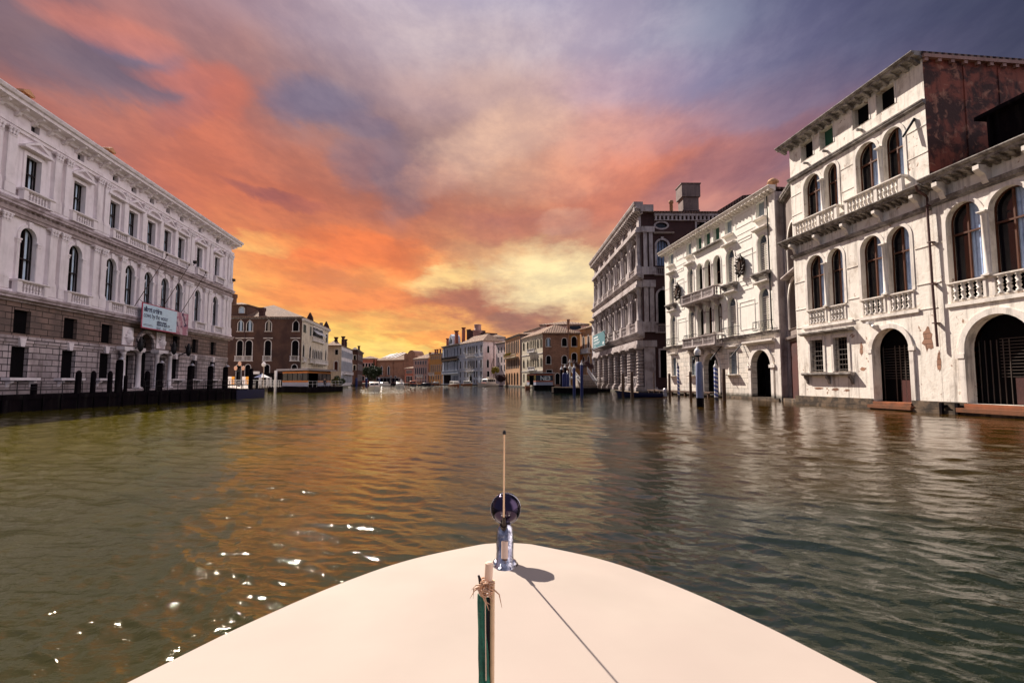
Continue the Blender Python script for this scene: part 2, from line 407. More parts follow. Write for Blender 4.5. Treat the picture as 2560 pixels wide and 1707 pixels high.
mat('flag_green', (0.004, 0.155, 0.095), (0.0, 0.055, 0.04), 0.8, 12, 0.4, 0.6, rough=0.45, bump=0.3, bscale=60)
mat('flag_red', (0.25, 0.02, 0.02), rough=0.6, bump=0)
mat('raffia', (0.62, 0.38, 0.24), (0.3, 0.15, 0.09), 0.5, 20, rough=0.8, bump=0.3)
mat('pole_cream', (0.84, 0.58, 0.38), rough=0.35, bump=0, coat=0.3)
mat('pole_wood', (0.72, 0.50, 0.30), (0.45, 0.26, 0.12), 0.6, 14, rough=0.6, bump=0.2, bscale=60)
mat('black_rubber', (0.012, 0.010, 0.012), rough=0.6, bump=0)


def stripe_mat(name, c1, c2, axis='z', freq=2.6, twist=True):
    m = bpy.data.materials.new(name)
    m.use_nodes = True
    t = NT(m.node_tree)
    bs = t.n['Principled BSDF']
    tc = t.new('ShaderNodeTexCoord')
    sp = t.new('ShaderNodeSeparateXYZ')
    t.l.new(tc.outputs['Object'], sp.inputs[0])
    a = t.math('DIVIDE', t.math('ARCTAN2', sp.outputs[1], sp.outputs[0]), 2 * PI)
    v = t.math('ADD', t.math('MULTIPLY', sp.outputs[2], freq), a if twist else 0.0)
    f = t.math('GREATER_THAN', t.math('FRACT', v), 0.5)
    c = t.mix(f, c1, c2)
    gz = t.math('LESS_THAN', sp.outputs[2], 0.35)
    c = t.mix(t.math('MULTIPLY', gz, 0.85), c, (0.02, 0.02, 0.015))
    t.l.new(c, bs.inputs['Base Color'])
    bs.inputs['Roughness'].default_value = 0.5
    MATS[name] = m


stripe_mat('barber_stripe', (0.04, 0.08, 0.32), (0.72, 0.72, 0.76))


def tile_mat(name, c1, c2):
    """curved terracotta tiles running down the slope (uv: u across, v down the slope)"""
    m = bpy.data.materials.new(name)
    m.use_nodes = True
    t = NT(m.node_tree)
    bs = t.n['Principled BSDF']
    tc = t.new('ShaderNodeTexCoord')
    sp = t.new('ShaderNodeSeparateXYZ')
    t.l.new(tc.outputs['UV'], sp.inputs[0])
    wu = t.math('SINE', t.math('MULTIPLY', sp.outputs[0], 2 * PI / 0.42))
    wv = t.math('FRACT', t.math('MULTIPLY', sp.outputs[1], 1 / 0.5))
    cell = t.new('ShaderNodeTexVoronoi')
    t.l.new(t.mapping(tc.outputs['UV'], scale=(2.4, 2.0, 1)), cell.inputs['Vector'])
    cell.inputs['Scale'].default_value = 1.0
    c = t.mix(cell.outputs['Color'], c1, c2)
    c = t.mix(t.smooth(wu, -1.0, 0.0), (c1[0] * 0.2, c1[1] * 0.2, c1[2] * 0.2), c)
    c = t.mix(t.smooth(t.noise(tc.outputs['Object'], 0.5, 6).outputs['Fac'], 0.5, 0.7, 0, 0.5), c, (0.14, 0.10, 0.08))
    t.l.new(c, bs.inputs['Base Color'])
    bs.inputs['Roughness'].default_value = 0.85
    bn = t.new('ShaderNodeBump')
    bn.inputs['Strength'].default_value = 0.9
    bn.inputs['Distance'].default_value = 0.08
    t.l.new(t.math('ADD', wu, wv), bn.inputs['Height'])
    t.l.new(bn.outputs[0], bs.inputs['Normal'])
    MATS[name] = m


tile_mat('roof_tiles', (0.28, 0.155, 0.095), (0.46, 0.29, 0.19))
tile_mat('roof_tiles_dark', (0.10, 0.05, 0.04), (0.18, 0.09, 0.07))


# ------------------------------------------------------------------ mesh builder
class MB:
    def __init__(s, M=None):
        s.v, s.f, s.uv, s.sm = [], [], [], []
        s.M = M

    def face(s, pts, smooth=False, uv=None):
        i = len(s.v)
        s.v.extend([tuple(p) for p in pts])
        s.f.append(list(range(i, i + len(pts))))
        s.sm.append(smooth)
        s.uv.append(uv)

    def grid(s, rows, smooth=True, closed=False):
        """rows of points -> quads with shared vertices"""
        base = len(s.v)
        n = len(rows[0])
        for r in rows:
            s.v.extend([tuple(p) for p in r])
        for i in range(len(rows) - 1):
            for j in range(n if closed else n - 1):
                k = (j + 1) % n
                s.f.append([base + i * n + j, base + i * n + k, base + (i + 1) * n + k, base + (i + 1) * n + j])
                s.sm.append(smooth)
                s.uv.append(None)

    def box(s, x0, x1, y0, y1, z0, z1):
        a = [(x0, y0, z0), (x1, y0, z0), (x1, y1, z0), (x0, y1, z0), (x0, y0, z1), (x1, y0, z1), (x1, y1, z1), (x0, y1, z1)]
        b = len(s.v)
        s.v.extend(a)
        for q in ((0, 3, 2, 1), (4, 5, 6, 7), (0, 1, 5, 4), (1, 2, 6, 5), (2, 3, 7, 6), (3, 0, 4, 7)):
            s.f.append([b + k for k in q])
            s.sm.append(False)
            s.uv.append(None)

    def lathe(s, cx, cy, prof, n=12, cap=True, smooth=True):
        rows = []
        for r, z in prof:
            rows.append([(cx + r * math.cos(2 * PI * k / n), cy + r * math.sin(2 * PI * k / n), z) for k in range(n)])
        s.grid(rows, smooth, True)
        if cap:
            s.face(rows[-1])
            s.face(rows[0][::-1])

    def tube(s, pts, r, n=8, cap=True):
        pts = [Vector(p) for p in pts]
        rr = r if isinstance(r, (list, tuple)) else [r] * len(pts)
        rows = []
        for i, p in enumerate(pts):
            t = (pts[min(i + 1, len(pts) - 1)] - pts[max(i - 1, 0)]).normalized()
            ref = Vector((0, 0, 1)) if abs(t.z) < 0.9 else Vector((1, 0, 0))
            a = t.cross(ref).normalized()
            b = t.cross(a)
            rows.append([tuple(p + (a * math.cos(2 * PI * k / n) + b * math.sin(2 * PI * k / n)) * rr[i]) for k in range(n)])
        s.grid(rows, True, True)
        if cap:
            s.face(rows[-1][::-1])
            s.face(rows[0])

    def mould(s, x0, x1, prof, endcaps=True):
        """profile [(y,z)] extruded along x"""
        n = len(prof)
        for i in range(n):
            a, b = prof[i], prof[(i + 1) % n]
            s.face([(x0, a[0], a[1]), (x1, a[0], a[1]), (x1, b[0], b[1]), (x0, b[0], b[1])])
        if endcaps:
            s.face([(x0, p[0], p[1]) for p in prof])
            s.face([(x1, p[0], p[1]) for p in prof[::-1]])

    def prism(s, poly, y0, y1):
        """poly [(x,z)] extruded from y0 (front) to y1"""
        n = len(poly)
        s.face([(p[0], y0, p[1]) for p in poly])
        s.face([(p[0], y1, p[1]) for p in poly[::-1]])
        for i in range(n):
            a, b = poly[i], poly[(i + 1) % n]
            s.face([(a[0], y0, a[1]), (a[0], y1, a[1]), (b[0], y1, b[1]), (b[0], y0, b[1])])

    def ring(s, inner, outer, y0, y1):
        """frame between two outlines of equal length, from y0 (front) back to y1"""
        n = len(inner)
        for i in range(n):
            j = (i + 1) % n
            a, b, c, d = inner[i], inner[j], outer[j], outer[i]
            s.face([(a[0], y0, a[1]), (b[0], y0, b[1]), (c[0], y0, c[1]), (d[0], y0, d[1])])
            s.face([(d[0], y0, d[1]), (c[0], y0, c[1]), (c[0], y1, c[1]), (d[0], y1, d[1])])
            s.face([(a[0], y0, a[1]), (a[0], y1, a[1]), (b[0], y1, b[1]), (b[0], y0, b[1])])

    def build(s, name, m, parent=None, loc=None, rotz=0.0):
        me = bpy.data.meshes.new(name)
        V = np.array(s.v, dtype=float)
        # box-projected uv in metres, in the builder's own frame
        nl = sum(len(f) for f in s.f)
        uvs = np.zeros((nl, 2))
        k = 0
        for f, uv in zip(s.f, s.uv):
            if uv is not None:
                for q in uv:
                    uvs[k] = q
                    k += 1
                continue
            p = V[f]
            nrm = np.cross(p[1] - p[0], p[2] - p[0]) if len(f) > 2 else np.array([0, 1, 0])
            a = np.abs(nrm)
            if a[1] >= a[0] and a[1] >= a[2] * 0.999:
                q = p[:, (0, 2)]
            elif a[0] >= a[2] * 0.999:
                q = p[:, (1, 2)]
            else:
                q = p[:, (0, 1)]
            uvs[k:k + len(f)] = q
            k += len(f)
        if s.M is not None:
            Mn = np.array(s.M)
            V = V @ Mn[:3, :3].T + Mn[:3, 3]
        me.from_pydata([tuple(p) for p in V], [], s.f)
        me.polygons.foreach_set('use_smooth', s.sm)
        lay = me.uv_layers.new(name='UVMap')
        lay.data.foreach_set('uv', uvs.astype(np.float32).ravel())
        me.materials.append(MATS[m])
        me.update()
        o = bpy.data.objects.new(name, me)
        col.objects.link(o)
        if parent is not None:
            o.parent = parent
        if loc is not None:
            o.location = loc
        o.rotation_euler.z = rotz
        return o


def tag(o, label, cat, group=None, kind=None):
    if label:
        o['label'] = label
    if cat:
        o['category'] = cat
    if group:
        o['group'] = group
    if kind:
        o['kind'] = kind
    return o


def empty(name, loc=(0, 0, 0), rz=0.0, label=None, cat=None, group=None):
    o = bpy.data.objects.new(name, None)
    o.empty_display_size = 0.3
    col.objects.link(o)
    o.location = loc
    o.rotation_euler.z = rz
    return tag(o, label, cat, group)


def kids(o):
    return [c for c in bpy.data.objects if c.parent == o]


def copy_tree(o, parent=None):
    c = o.copy()
    col.objects.link(c)
    c.parent = parent
    for ch in kids(o):
        copy_tree(ch, c)
    return c


def pix(x, Y, z=0.0):
    """ground point at depth Y seen in photo column x (column taken at the horizon)"""
    return Vector(((x - 1280) * math.cos(PITCH) / F_PX * Y, Y, z))


def on_z(x, y, z):
    """where the sight line of photo pixel (x,y) meets the level z"""
    a, b, c = x - 1280, -(y - CY), F_PX
    d = Vector((a, c * math.cos(PITCH) - b * math.sin(PITCH), b * math.cos(PITCH) + c * math.sin(PITCH)))
    t = (z - CAM_H) / d.z
    return Vector((0, 0, CAM_H)) + d * t


class Bld:
    """building whose root sits at the left end of its canal front; local x runs along the
    front to the right, local y goes INTO the building, z up"""
    def __init__(s, name, P0, P1, label, cat='palace', group=None):
        s.P0, s.P1 = Vector((P0[0], P0[1], 0)), Vector((P1[0], P1[1], 0))
        d = s.P1 - s.P0
        s.L = d.length
        s.ang = math.atan2(d.y, d.x)
        s.root = empty(name, s.P0, s.ang, label, cat, group)
        s.inv = (Matrix.Translation(s.P0) @ Matrix.Rotation(s.ang, 4, 'Z')).inverted()

    def loc(s, P, z=0.0):
        return s.inv @ Vector((P[0], P[1], z))

    def frame(s, A, B):
        """matrix of a second front from world point A to B, in root coordinates"""
        a, b = Vector((A[0], A[1], 0)), Vector((B[0], B[1], 0))
        d = b - a
        W = Matrix.Translation(a) @ Matrix.Rotation(math.atan2(d.y, d.x), 4, 'Z')
        return s.inv @ W, d.length


def outline(u0, u1, v0, v1, kind='rect', n=8):
    c, r = (u0 + u1) / 2, (u1 - u0) / 2
    if kind == 'rect':
        return [(u0, v0), (u1, v0), (u1, v1), (u0, v1)]
    if kind == 'round':
        h = min(r, (v1 - v0) * 0.6)
        sp = v1 - h
        return [(u0, v0), (u1, v0)] + [(c + r * math.cos(PI * k / (2 * n)), sp + h * math.sin(PI * k / (2 * n))) for k in range(2 * n + 1)]
    if kind == 'gothic':
        h = min(r * 1.7, (v1 - v0) * 0.6)
        sp = v1 - h
        pr = [(1, 0), (0.97, 0.22), (0.84, 0.42), (0.6, 0.58), (0.34, 0.70), (0.14, 0.83), (0.0, 1.0)]
        return [(u0, v0), (u1, v0)] + [(c + r * a, sp + h * b) for a, b in pr] + [(c - r * a, sp + h * b) for a, b in pr[-2::-1]]
    if kind == 'oval':
        m = (v0 + v1) / 2
        return [(c + r * math.cos(2 * PI * k / 20), m + (v1 - v0) / 2 * math.sin(2 * PI * k / 20)) for k in range(20)]


def inside(p, poly):
    x, y = p
    r = False
    j = len(poly) - 1
    for i in range(len(poly)):
        xi, yi = poly[i]
        xj, yj = poly[j]
        if (yi > y) != (yj > y) and x < (xj - xi) * (y - yi) / (yj - yi) + xi:
            r = not r
        j = i
    return r


def holed(mb, outer, holes, y=0.0, depth=0.35):
    """flat wall with openings and their reveals"""
    vs = [Vector(p) for p in outer]
    n = len(outer)
    ed = [(i, (i + 1) % n) for i in range(n)]
    for h in holes:
        b = len(vs)
        vs += [Vector(p) for p in h]
        ed += [(b + i, b + (i + 1) % len(h)) for i in range(len(h))]
    rv, re, rf, _, _, _ = delaunay_2d_cdt(vs, ed, [], 0, 1e-5)
    for f in rf:
        c = (sum(rv[i][0] for i in f) / 3, sum(rv[i][1] for i in f) / 3)
        if not inside(c, outer) or any(inside(c, h) for h in holes):
            continue
        mb.face([(rv[i][0], y, rv[i][1]) for i in f])
    for h in holes:
        m = len(h)
        for i in range(m):
            a, b = h[i], h[(i + 1) % m]
            mb.face([(a[0], y, a[1]), (b[0], y, b[1]), (b[0], y + depth, b[1]), (a[0], y + depth, a[1])])


def wall(B, M, m, u0, u1, z0, z1, holes, depth=0.35, y=0.0, name='wall', outer=None):
    mb = MB(M)
    holed(mb, outer or [(u0, z0), (u1, z0), (u1, z1), (u0, z1)], holes, y, depth)
    return mb.build(name, m, B.root)


def body(B, pts, z0, z1, m, skip=(), name='side_wall', top=True):
    """closed rest of the building: the sides that carry no built front"""
    mb = MB()
    q = [B.loc(p) for p in pts]
    n = len(q)
    for i in range(n):
        if i in skip:
            continue
        a, b = q[i], q[(i + 1) % n]
        L = (b - a).length
        mb.face([(a.x, a.y, z0), (b.x, b.y, z0), (b.x, b.y, z1), (a.x, a.y, z1)], uv=[(0, z0), (L, z0), (L, z1), (0, z1)])
    if top:
        mb.face([(p.x, p.y, z1 - 0.05) for p in q])
    return mb.build(name, m, B.root)


def hip(B, pts, z, rise, over=0.5, m='roof_tiles', inset=0.5, name='roof'):
    """hipped roof over a 4-sided plan (world points): ridge along the longer way"""
    q = [B.loc(p) for p in pts]
    c = sum(q, Vector((0, 0, 0))) / 4
    e = []
    for p in q:
        d = (p - c).normalized()
        e.append(p + d * over * 1.4)
    if (q[1] - q[0]).length < (q[2] - q[1]).length:
        e = e[1:] + e[:1]
    w = (e[2] - e[1]).length
    L = (e[1] - e[0]).length
    t = min(0.49, inset * w / L)
    m0, m1 = (e[0] + e[3]) / 2, (e[1] + e[2]) / 2
    r0, r1 = m0 + (m1 - m0) * t, m1 + (m0 - m1) * t
    mb = MB()

    def slope(ps):
        a, b = Vector(ps[0]), Vector(ps[1])
        ux = (b - a).normalized()
        n_ = ux.cross(Vector(ps[2]) - a).normalized()
        vx = n_.cross(ux)
        mb.face(ps, uv=[((Vector(p) - a).dot(ux), (Vector(p) - a).dot(vx)) for p in ps])
    E_ = [(p.x, p.y, z) for p in e]
    T0, T1 = (r0.x, r0.y, z + rise), (r1.x, r1.y, z + rise)
    slope([E_[0], E_[1], T1, T0])
    slope([E_[1], E_[2], T1])
    slope([E_[2], E_[3], T0, T1])
    slope([E_[3], E_[0], T0])
    mb.face([(p[0], p[1], z - 0.02) for p in E_[::-1]])
    for i in range(4):
        a, b = E_[i], E_[(i + 1) % 4]
        mb.face([(a[0], a[1], z - 0.22), (b[0], b[1], z - 0.22), b, a])
    mb.face([(p[0], p[1], z - 0.22) for p in E_[::-1]])
    return mb.build(name, m, B.root)


def chimney(B, x, y, z0, z1, w=0.7, m='chimney_red', flare=True, parent=None, d=None):
    mb = MB()
    d = d or w
    mb.box(x - w / 2, x + w / 2, y - d / 2, y + d / 2, z0, z1 - 0.9)
    if flare:      # Venetian bell-shaped pot
        mb.lathe(x, y, [(w * 0.42, z1 - 0.9), (w * 0.85, z1 - 0.12), (w * 0.9, z1), (w * 0.6, z1)], 10)
    else:
        mb.box(x - w * 0.62, x + w * 0.62, y - d * 0.62, y + d * 0.62, z1 - 0.9, z1)
    return mb.build('chimney', m, parent or B.root)


def shutters(M, W, u0, u1, v0, v1, m, y=0.16, slats=14, name='shutter', parts=2):
    for k in range(parts):
        a = u0 + (u1 - u0) * k / parts + 0.02
        b = u0 + (u1 - u0) * (k + 1) / parts - 0.02
        mb = MB(M)
        t = 0.06
        mb.box(a, a + t, y, y + 0.05, v0, v1)
        mb.box(b - t, b, y, y + 0.05, v0, v1)
        for z in (v0, (v0 + v1) / 2, v1 - t):
            mb.box(a + t, b - t, y, y + 0.05, z, z + t)
        dz = (v1 - v0) / slats
        for i in range(slats):
            z = v0 + dz * (i + 0.15)
            mb.face([(a + t, y + 0.005, z), (b - t, y + 0.005, z), (b - t, y + 0.045, z + dz * 0.8), (a + t, y + 0.045, z + dz * 0.8)])
        mb.build(name, m, W)


def win(B, M, H, u0, u1, v0, v1, kind='rect', trim=0.16, proud=0.07, depth=0.35, stone='pale_stone', pane='glass_dark',
        frame=None, sill=0.0, curtain=None, shut=None, key=False, name='window', bars=1, sillout=0.18, hood=0.0, parent=None, open_=False,
        transom=0.55):
    o = outline(u0, u1, v0, v1, kind)
    H.append(o)
    mb = MB(M)
    if trim > 0:
        mb.ring(o, outline(u0 - trim, u1 + trim, v0 - (trim if kind == 'oval' else 0.001), v1 + trim, kind), -proud, 0.002)
    else:
        mb.ring(o, outline(u0 - 0.03, u1 + 0.03, v0 - 0.03, v1 + 0.03, kind), -0.01, 0.002)
    if sill:
        mb.mould(u0 - trim - sill, u1 + trim + sill, [(0.003, v0 - 0.16), (-sillout * 0.6, v0 - 0.16), (-sillout, v0 - 0.08), (-sillout, v0 - 0.003), (0.003, v0 - 0.003)])
    if key:
        c = (u0 + u1) / 2
        mb.prism([(c - 0.12, v1 - 0.05), (c + 0.12, v1 - 0.05), (c + 0.19, v1 + trim + 0.18), (c - 0.19, v1 + trim + 0.18)], -proud - 0.1, 0.0)
    if hood:
        z = v1 + trim + 0.25
        mb.mould(u0 - trim - 0.2, u1 + trim + 0.2, [(0.003, z), (-hood * 0.5, z), (-hood, z + 0.12), (-hood, z + 0.22), (0.003, z + 0.26)])
    W = mb.build(name, stone, parent or B.root)
    pm = MB(M)
    pm.face([(p[0], depth - 0.01, p[1]) for p in outline(u0 - 0.02, u1 + 0.02, v0 - 0.02, v1 + 0.02, kind)])
    pm.build('pane', pane, W)
    if curtain:
        cm = MB(M)
        a, b = curtain[1] if len(curtain) > 1 else (0.08, 0.92)
        ua, ub = u0 + (u1 - u0) * a, u0 + (u1 - u0) * b
        top = [p for p in outline(u0, u1, v0 + 0.05, v1 - 0.05, kind)]
        # folded cloth just behind the glass line, cut to the opening
        n = 10
        zt = []
        for i in range(n + 1):
            u = ua + (ub - ua) * i / n
            r = (u1 - u0) / 2
            c = (u0 + u1) / 2
            if kind == 'round':
                k = min(1, abs(u - c) / r)
                zz = v1 - r + r * math.sqrt(max(0, 1 - k * k)) - 0.06
            else:
                zz = v1 - 0.06
            zt.append((u, zz))
        rows = [[(u, depth - 0.06 + 0.03 * (i % 2), v0 + 0.04) for i, (u, z) in enumerate(zt)], [(u, depth - 0.06 + 0.03 * (i % 2), z) for i, (u, z) in enumerate(zt)]]
        cm.grid(rows, False)
        cm.build('curtain', curtain[0], W)
    if frame:
        fm = MB(M)
        t = 0.045 if (u1 - u0) < 1.5 else 0.058
        y0, y1 = depth - 0.2, depth - 0.1
        ins = outline(u0 + t, u1 - t, v0 + t, v1 - t, kind)
        fm.ring(ins, outline(u0 + 0.002, u1 - 0.002, v0 + 0.002, v1 - 0.002, kind), y0, y1)
        zt = v0 + (v1 - v0) * transom
        fm.box(u0 + t, u1 - t, y0 - 0.02, y1, zt - t * 0.8, zt + t * 0.8)
        for k in range(bars):
            c = u0 + (u1 - u0) * (k + 1) / (bars + 1)
            fm.box(c - t * 0.7, c + t * 0.7, y0 - 0.012, y1 - 0.003, v0 + t, v1 - t - (0.04 if kind != 'rect' else 0))
        fm.build('window_frame', frame, W)
    if shut:
        r = (u1 - u0) / 2
        if kind == 'round':
            sp = v1 - r
            shutters(M, W, u0, u1, v0, sp, shut, y=depth - 0.12, slats=16)
            fan = MB(M)
            n = 6
            for i in range(n):
                z0, z1 = sp + r * i / n, sp + r * (i + 0.7) / n
                w0 = math.sqrt(max(0.0, r * r - (z1 - sp) ** 2)) * 0.98
                c = (u0 + u1) / 2
                fan.face([(c - w0, depth - 0.12, z0), (c + w0, depth - 0.12, z0), (c + w0, depth - 0.06, z1), (c - w0, depth - 0.06, z1)])
            fan.build('fanlight_louvre', 'shutter_grey', W)
        else:
            shutters(M, W, u0, u1, v0, v1, shut, y=depth - 0.12, slats=14)
    return W


def balusters(mb, u0, u1, y, z0, z1, sp=0.28, r=0.085, n=8):
    k = max(1, int(round((u1 - u0) / sp)))
    h = z1 - z0
    for i in range(k):
        x = u0 + (u1 - u0) * (i + 0.5) / k
        mb.lathe(x, y, [(r * 0.9, z0), (r * 0.9, z0 + h * 0.08), (r * 0.45, z0 + h * 0.14), (r * 0.95, z0 + h * 0.30), (r * 0.5, z0 + h * 0.46),
                        (r * 0.85, z0 + h * 0.49), (r * 0.85, z0 + h * 0.55), (r * 0.5, z0 + h * 0.58), (r * 0.95, z0 + h * 0.74), (r * 0.45, z0 + h * 0.90),
                        (r * 0.9, z0 + h * 0.93), (r * 0.9, z1)], n, cap=False)


def balustrade(B, M, u0, u1, z0, z1, out=0.45, inn=0.0, stone='pale_stone', posts=(), sp=0.28, r=0.085, slab=0.18, brackets=0, n=8, name='balcony', ends=True, pw=0.22, parent=None):
    """balcony: floor slab, rail on balusters, end posts; `out` metres proud of the wall"""
    mb = MB(M)
    rt = 0.13
    ps = sorted([u0 + pw / 2, u1 - pw / 2] + list(posts))
    yc = -out + pw / 2
    if slab:
        mb.mould(u0 - 0.08, u1 + 0.08, [(inn + 0.003, z0 - slab), (-out + 0.06, z0 - slab), (-out - 0.08, z0 - slab * 0.4), (-out - 0.08, z0), (inn + 0.003, z0)])
    mb.mould(u0 - 0.05, u1 + 0.05, [(yc + 0.16, z1 - rt), (-out + 0.02, z1 - rt), (-out - 0.06, z1 - rt * 0.5), (-out - 0.06, z1), (yc + 0.16, z1)])
    for p in ps:
        mb.box(p - pw / 2, p + pw / 2, -out + 0.01, -out + pw, z0 + 0.002, z1 - rt - 0.002)
    for a, b in zip(ps[:-1], ps[1:]):
        mb.box(a + pw / 2, b - pw / 2, -out + 0.03, -out + pw - 0.02, z0 + 0.002, z0 + 0.07)
        balusters(mb, a + pw / 2 + 0.03, b - pw / 2 - 0.03, yc, z0 + 0.07, z1 - rt, sp, r, n)
    if ends and out > 0.5:
        for u in (u0 + pw / 2, u1 - pw / 2):
            mb.box(u - pw / 2, u + pw / 2, -out + pw, inn, z1 - rt + 0.004, z1 - 0.004)
            k = int((out - pw) / sp)
            for i in range(k):
                y = -out + pw + (out - pw) * (i + 0.5) / k
                mb.lathe(u, y, [(r * 0.8, z0), (r * 0.5, z0 + 0.12), (r, z0 + (z1 - z0) * 0.35), (r * 0.5, (z0 + z1) / 2), (r, z0 + (z1 - z0) * 0.7), (r * 0.5, z1 - rt)], n, cap=False)
    for i in range(brackets):
        u = u0 + (u1 - u0) * (i + 0.5) / brackets
        bracket(mb, u, 0.3, out * 0.85, z0 - slab - 0.003, 0.7)
    return mb.build(name, stone, parent or B.root)


def bracket(mb, u, w, out, ztop, h):
    """scroll corbel: profile in (y,z), thickness w"""
    pr = [(0.003, ztop), (-out, ztop), (-out, ztop - h * 0.22), (-out * 0.82, ztop - h * 0.36), (-out * 0.5, ztop - h * 0.5), (-out * 0.36, ztop - h * 0.8), (-out * 0.14, ztop - h), (0.003, ztop - h)]
    mb.mould(u - w / 2, u + w / 2, pr)


def cornice(B, M, u0, u1, z0, z1, out, stone='cornice_stone', name='cornice', br=None):
    """stepped cornice; br=(spacing, width, drop, outfrac) adds corbels below"""
    mb = MB(M)
    h = z1 - z0
    mb.mould(u0, u1, [(0.003, z0), (-out * 0.25, z0), (-out * 0.3, z0 + h * 0.25), (-out * 0.78, z0 + h * 0.35), (-out * 0.8, z0 + h * 0.62), (-out * 0.92, z0 + h * 0.68), (-out, z0 + h * 0.9), (-out, z1), (0.003, z1)])
    if br:
        sp, w, dr, of = br
        n = int(round((u1 - u0) / sp))
        for i in range(n):
            bracket(mb, u0 + (u1 - u0) * (i + 0.5) / n, w, out * of, z0 - 0.003 + (h * 0.33), dr)
    return mb.build(name, stone, B.root)


def column(B, M, u, y, z0, z1, r, stone='pale_stone', rings=0, n=14, name='column'):
    h = z1 - z0
    mb = MB(M)
    mb.box(u - r * 1.35, u + r * 1.35, y - r * 1.35, y + r * 1.35, z0, z0 + r * 0.5)
    pr = [(r * 1.28, z0 + r * 0.5), (r * 1.28, z0 + r * 0.8), (r * 1.05, z0 + r * 1.0)]
    if rings:
        a, b = z0 + r * 1.0, z1 - r * 1.9
        for i in range(rings):
            p, q = a + (b - a) * i / rings, a + (b - a) * (i + 1) / rings
            g = (q - p) * 0.10
            pr += [(r * 0.9, p), (r * 0.9, p + g), (r * 1.08, p + g * 1.8), (r * 1.08, q - g * 1.2), (r * 0.9, q - g * 0.3)]
    pr += [(r, z0 + r * 1.05 if not rings else z1 - r * 1.9), (r * 0.88, z1 - r * 1.8), (r * 1.0, z1 - r * 1.7), (r * 0.92, z1 - r * 1.5), (r * 1.1, z1 - r * 1.0), (r * 1.45, z1 - r * 0.45)]
    mb.lathe(u, y, pr, n)
    mb.box(u - r * 1.5, u + r * 1.5, y - r * 1.5, y + r * 1.5, z1 - r * 0.44, z1)
    return mb.build(name, stone, B.root)


def pilaster(mb, u, w, z0, z1, out=0.14):
    """flat pilaster with base and leafy capital blocks"""
    mb.box(u - w / 2 - 0.06, u + w / 2 + 0.06, -out - 0.07, 0, z0, z0 + 0.16)
    mb.box(u - w / 2 - 0.03, u + w / 2 + 0.03, -out - 0.04, 0, z0 + 0.161, z0 + 0.28)
    mb.box(u - w / 2, u + w / 2, -out, 0, z0 + 0.281, z1 - 0.55)
    mb.box(u - w / 2 - 0.02, u + w / 2 + 0.02, -out - 0.03, 0, z1 - 0.549, z1 - 0.48)
    for k in (-1, 0, 1):
        mb.lathe(u + k * w * 0.36, -out - 0.02, [(0.05, z1 - 0.478), (0.10, z1 - 0.36), (0.07, z1 - 0.27)], 6)
        mb.lathe(u + k * w * 0.42, -out - 0.04, [(0.05, z1 - 0.268), (0.12, z1 - 0.16), (0.06, z1 - 0.101)], 6)
    mb.box(u - w / 2 - 0.10, u + w / 2 + 0.10, -out - 0.12, 0, z1 - 0.10, z1)


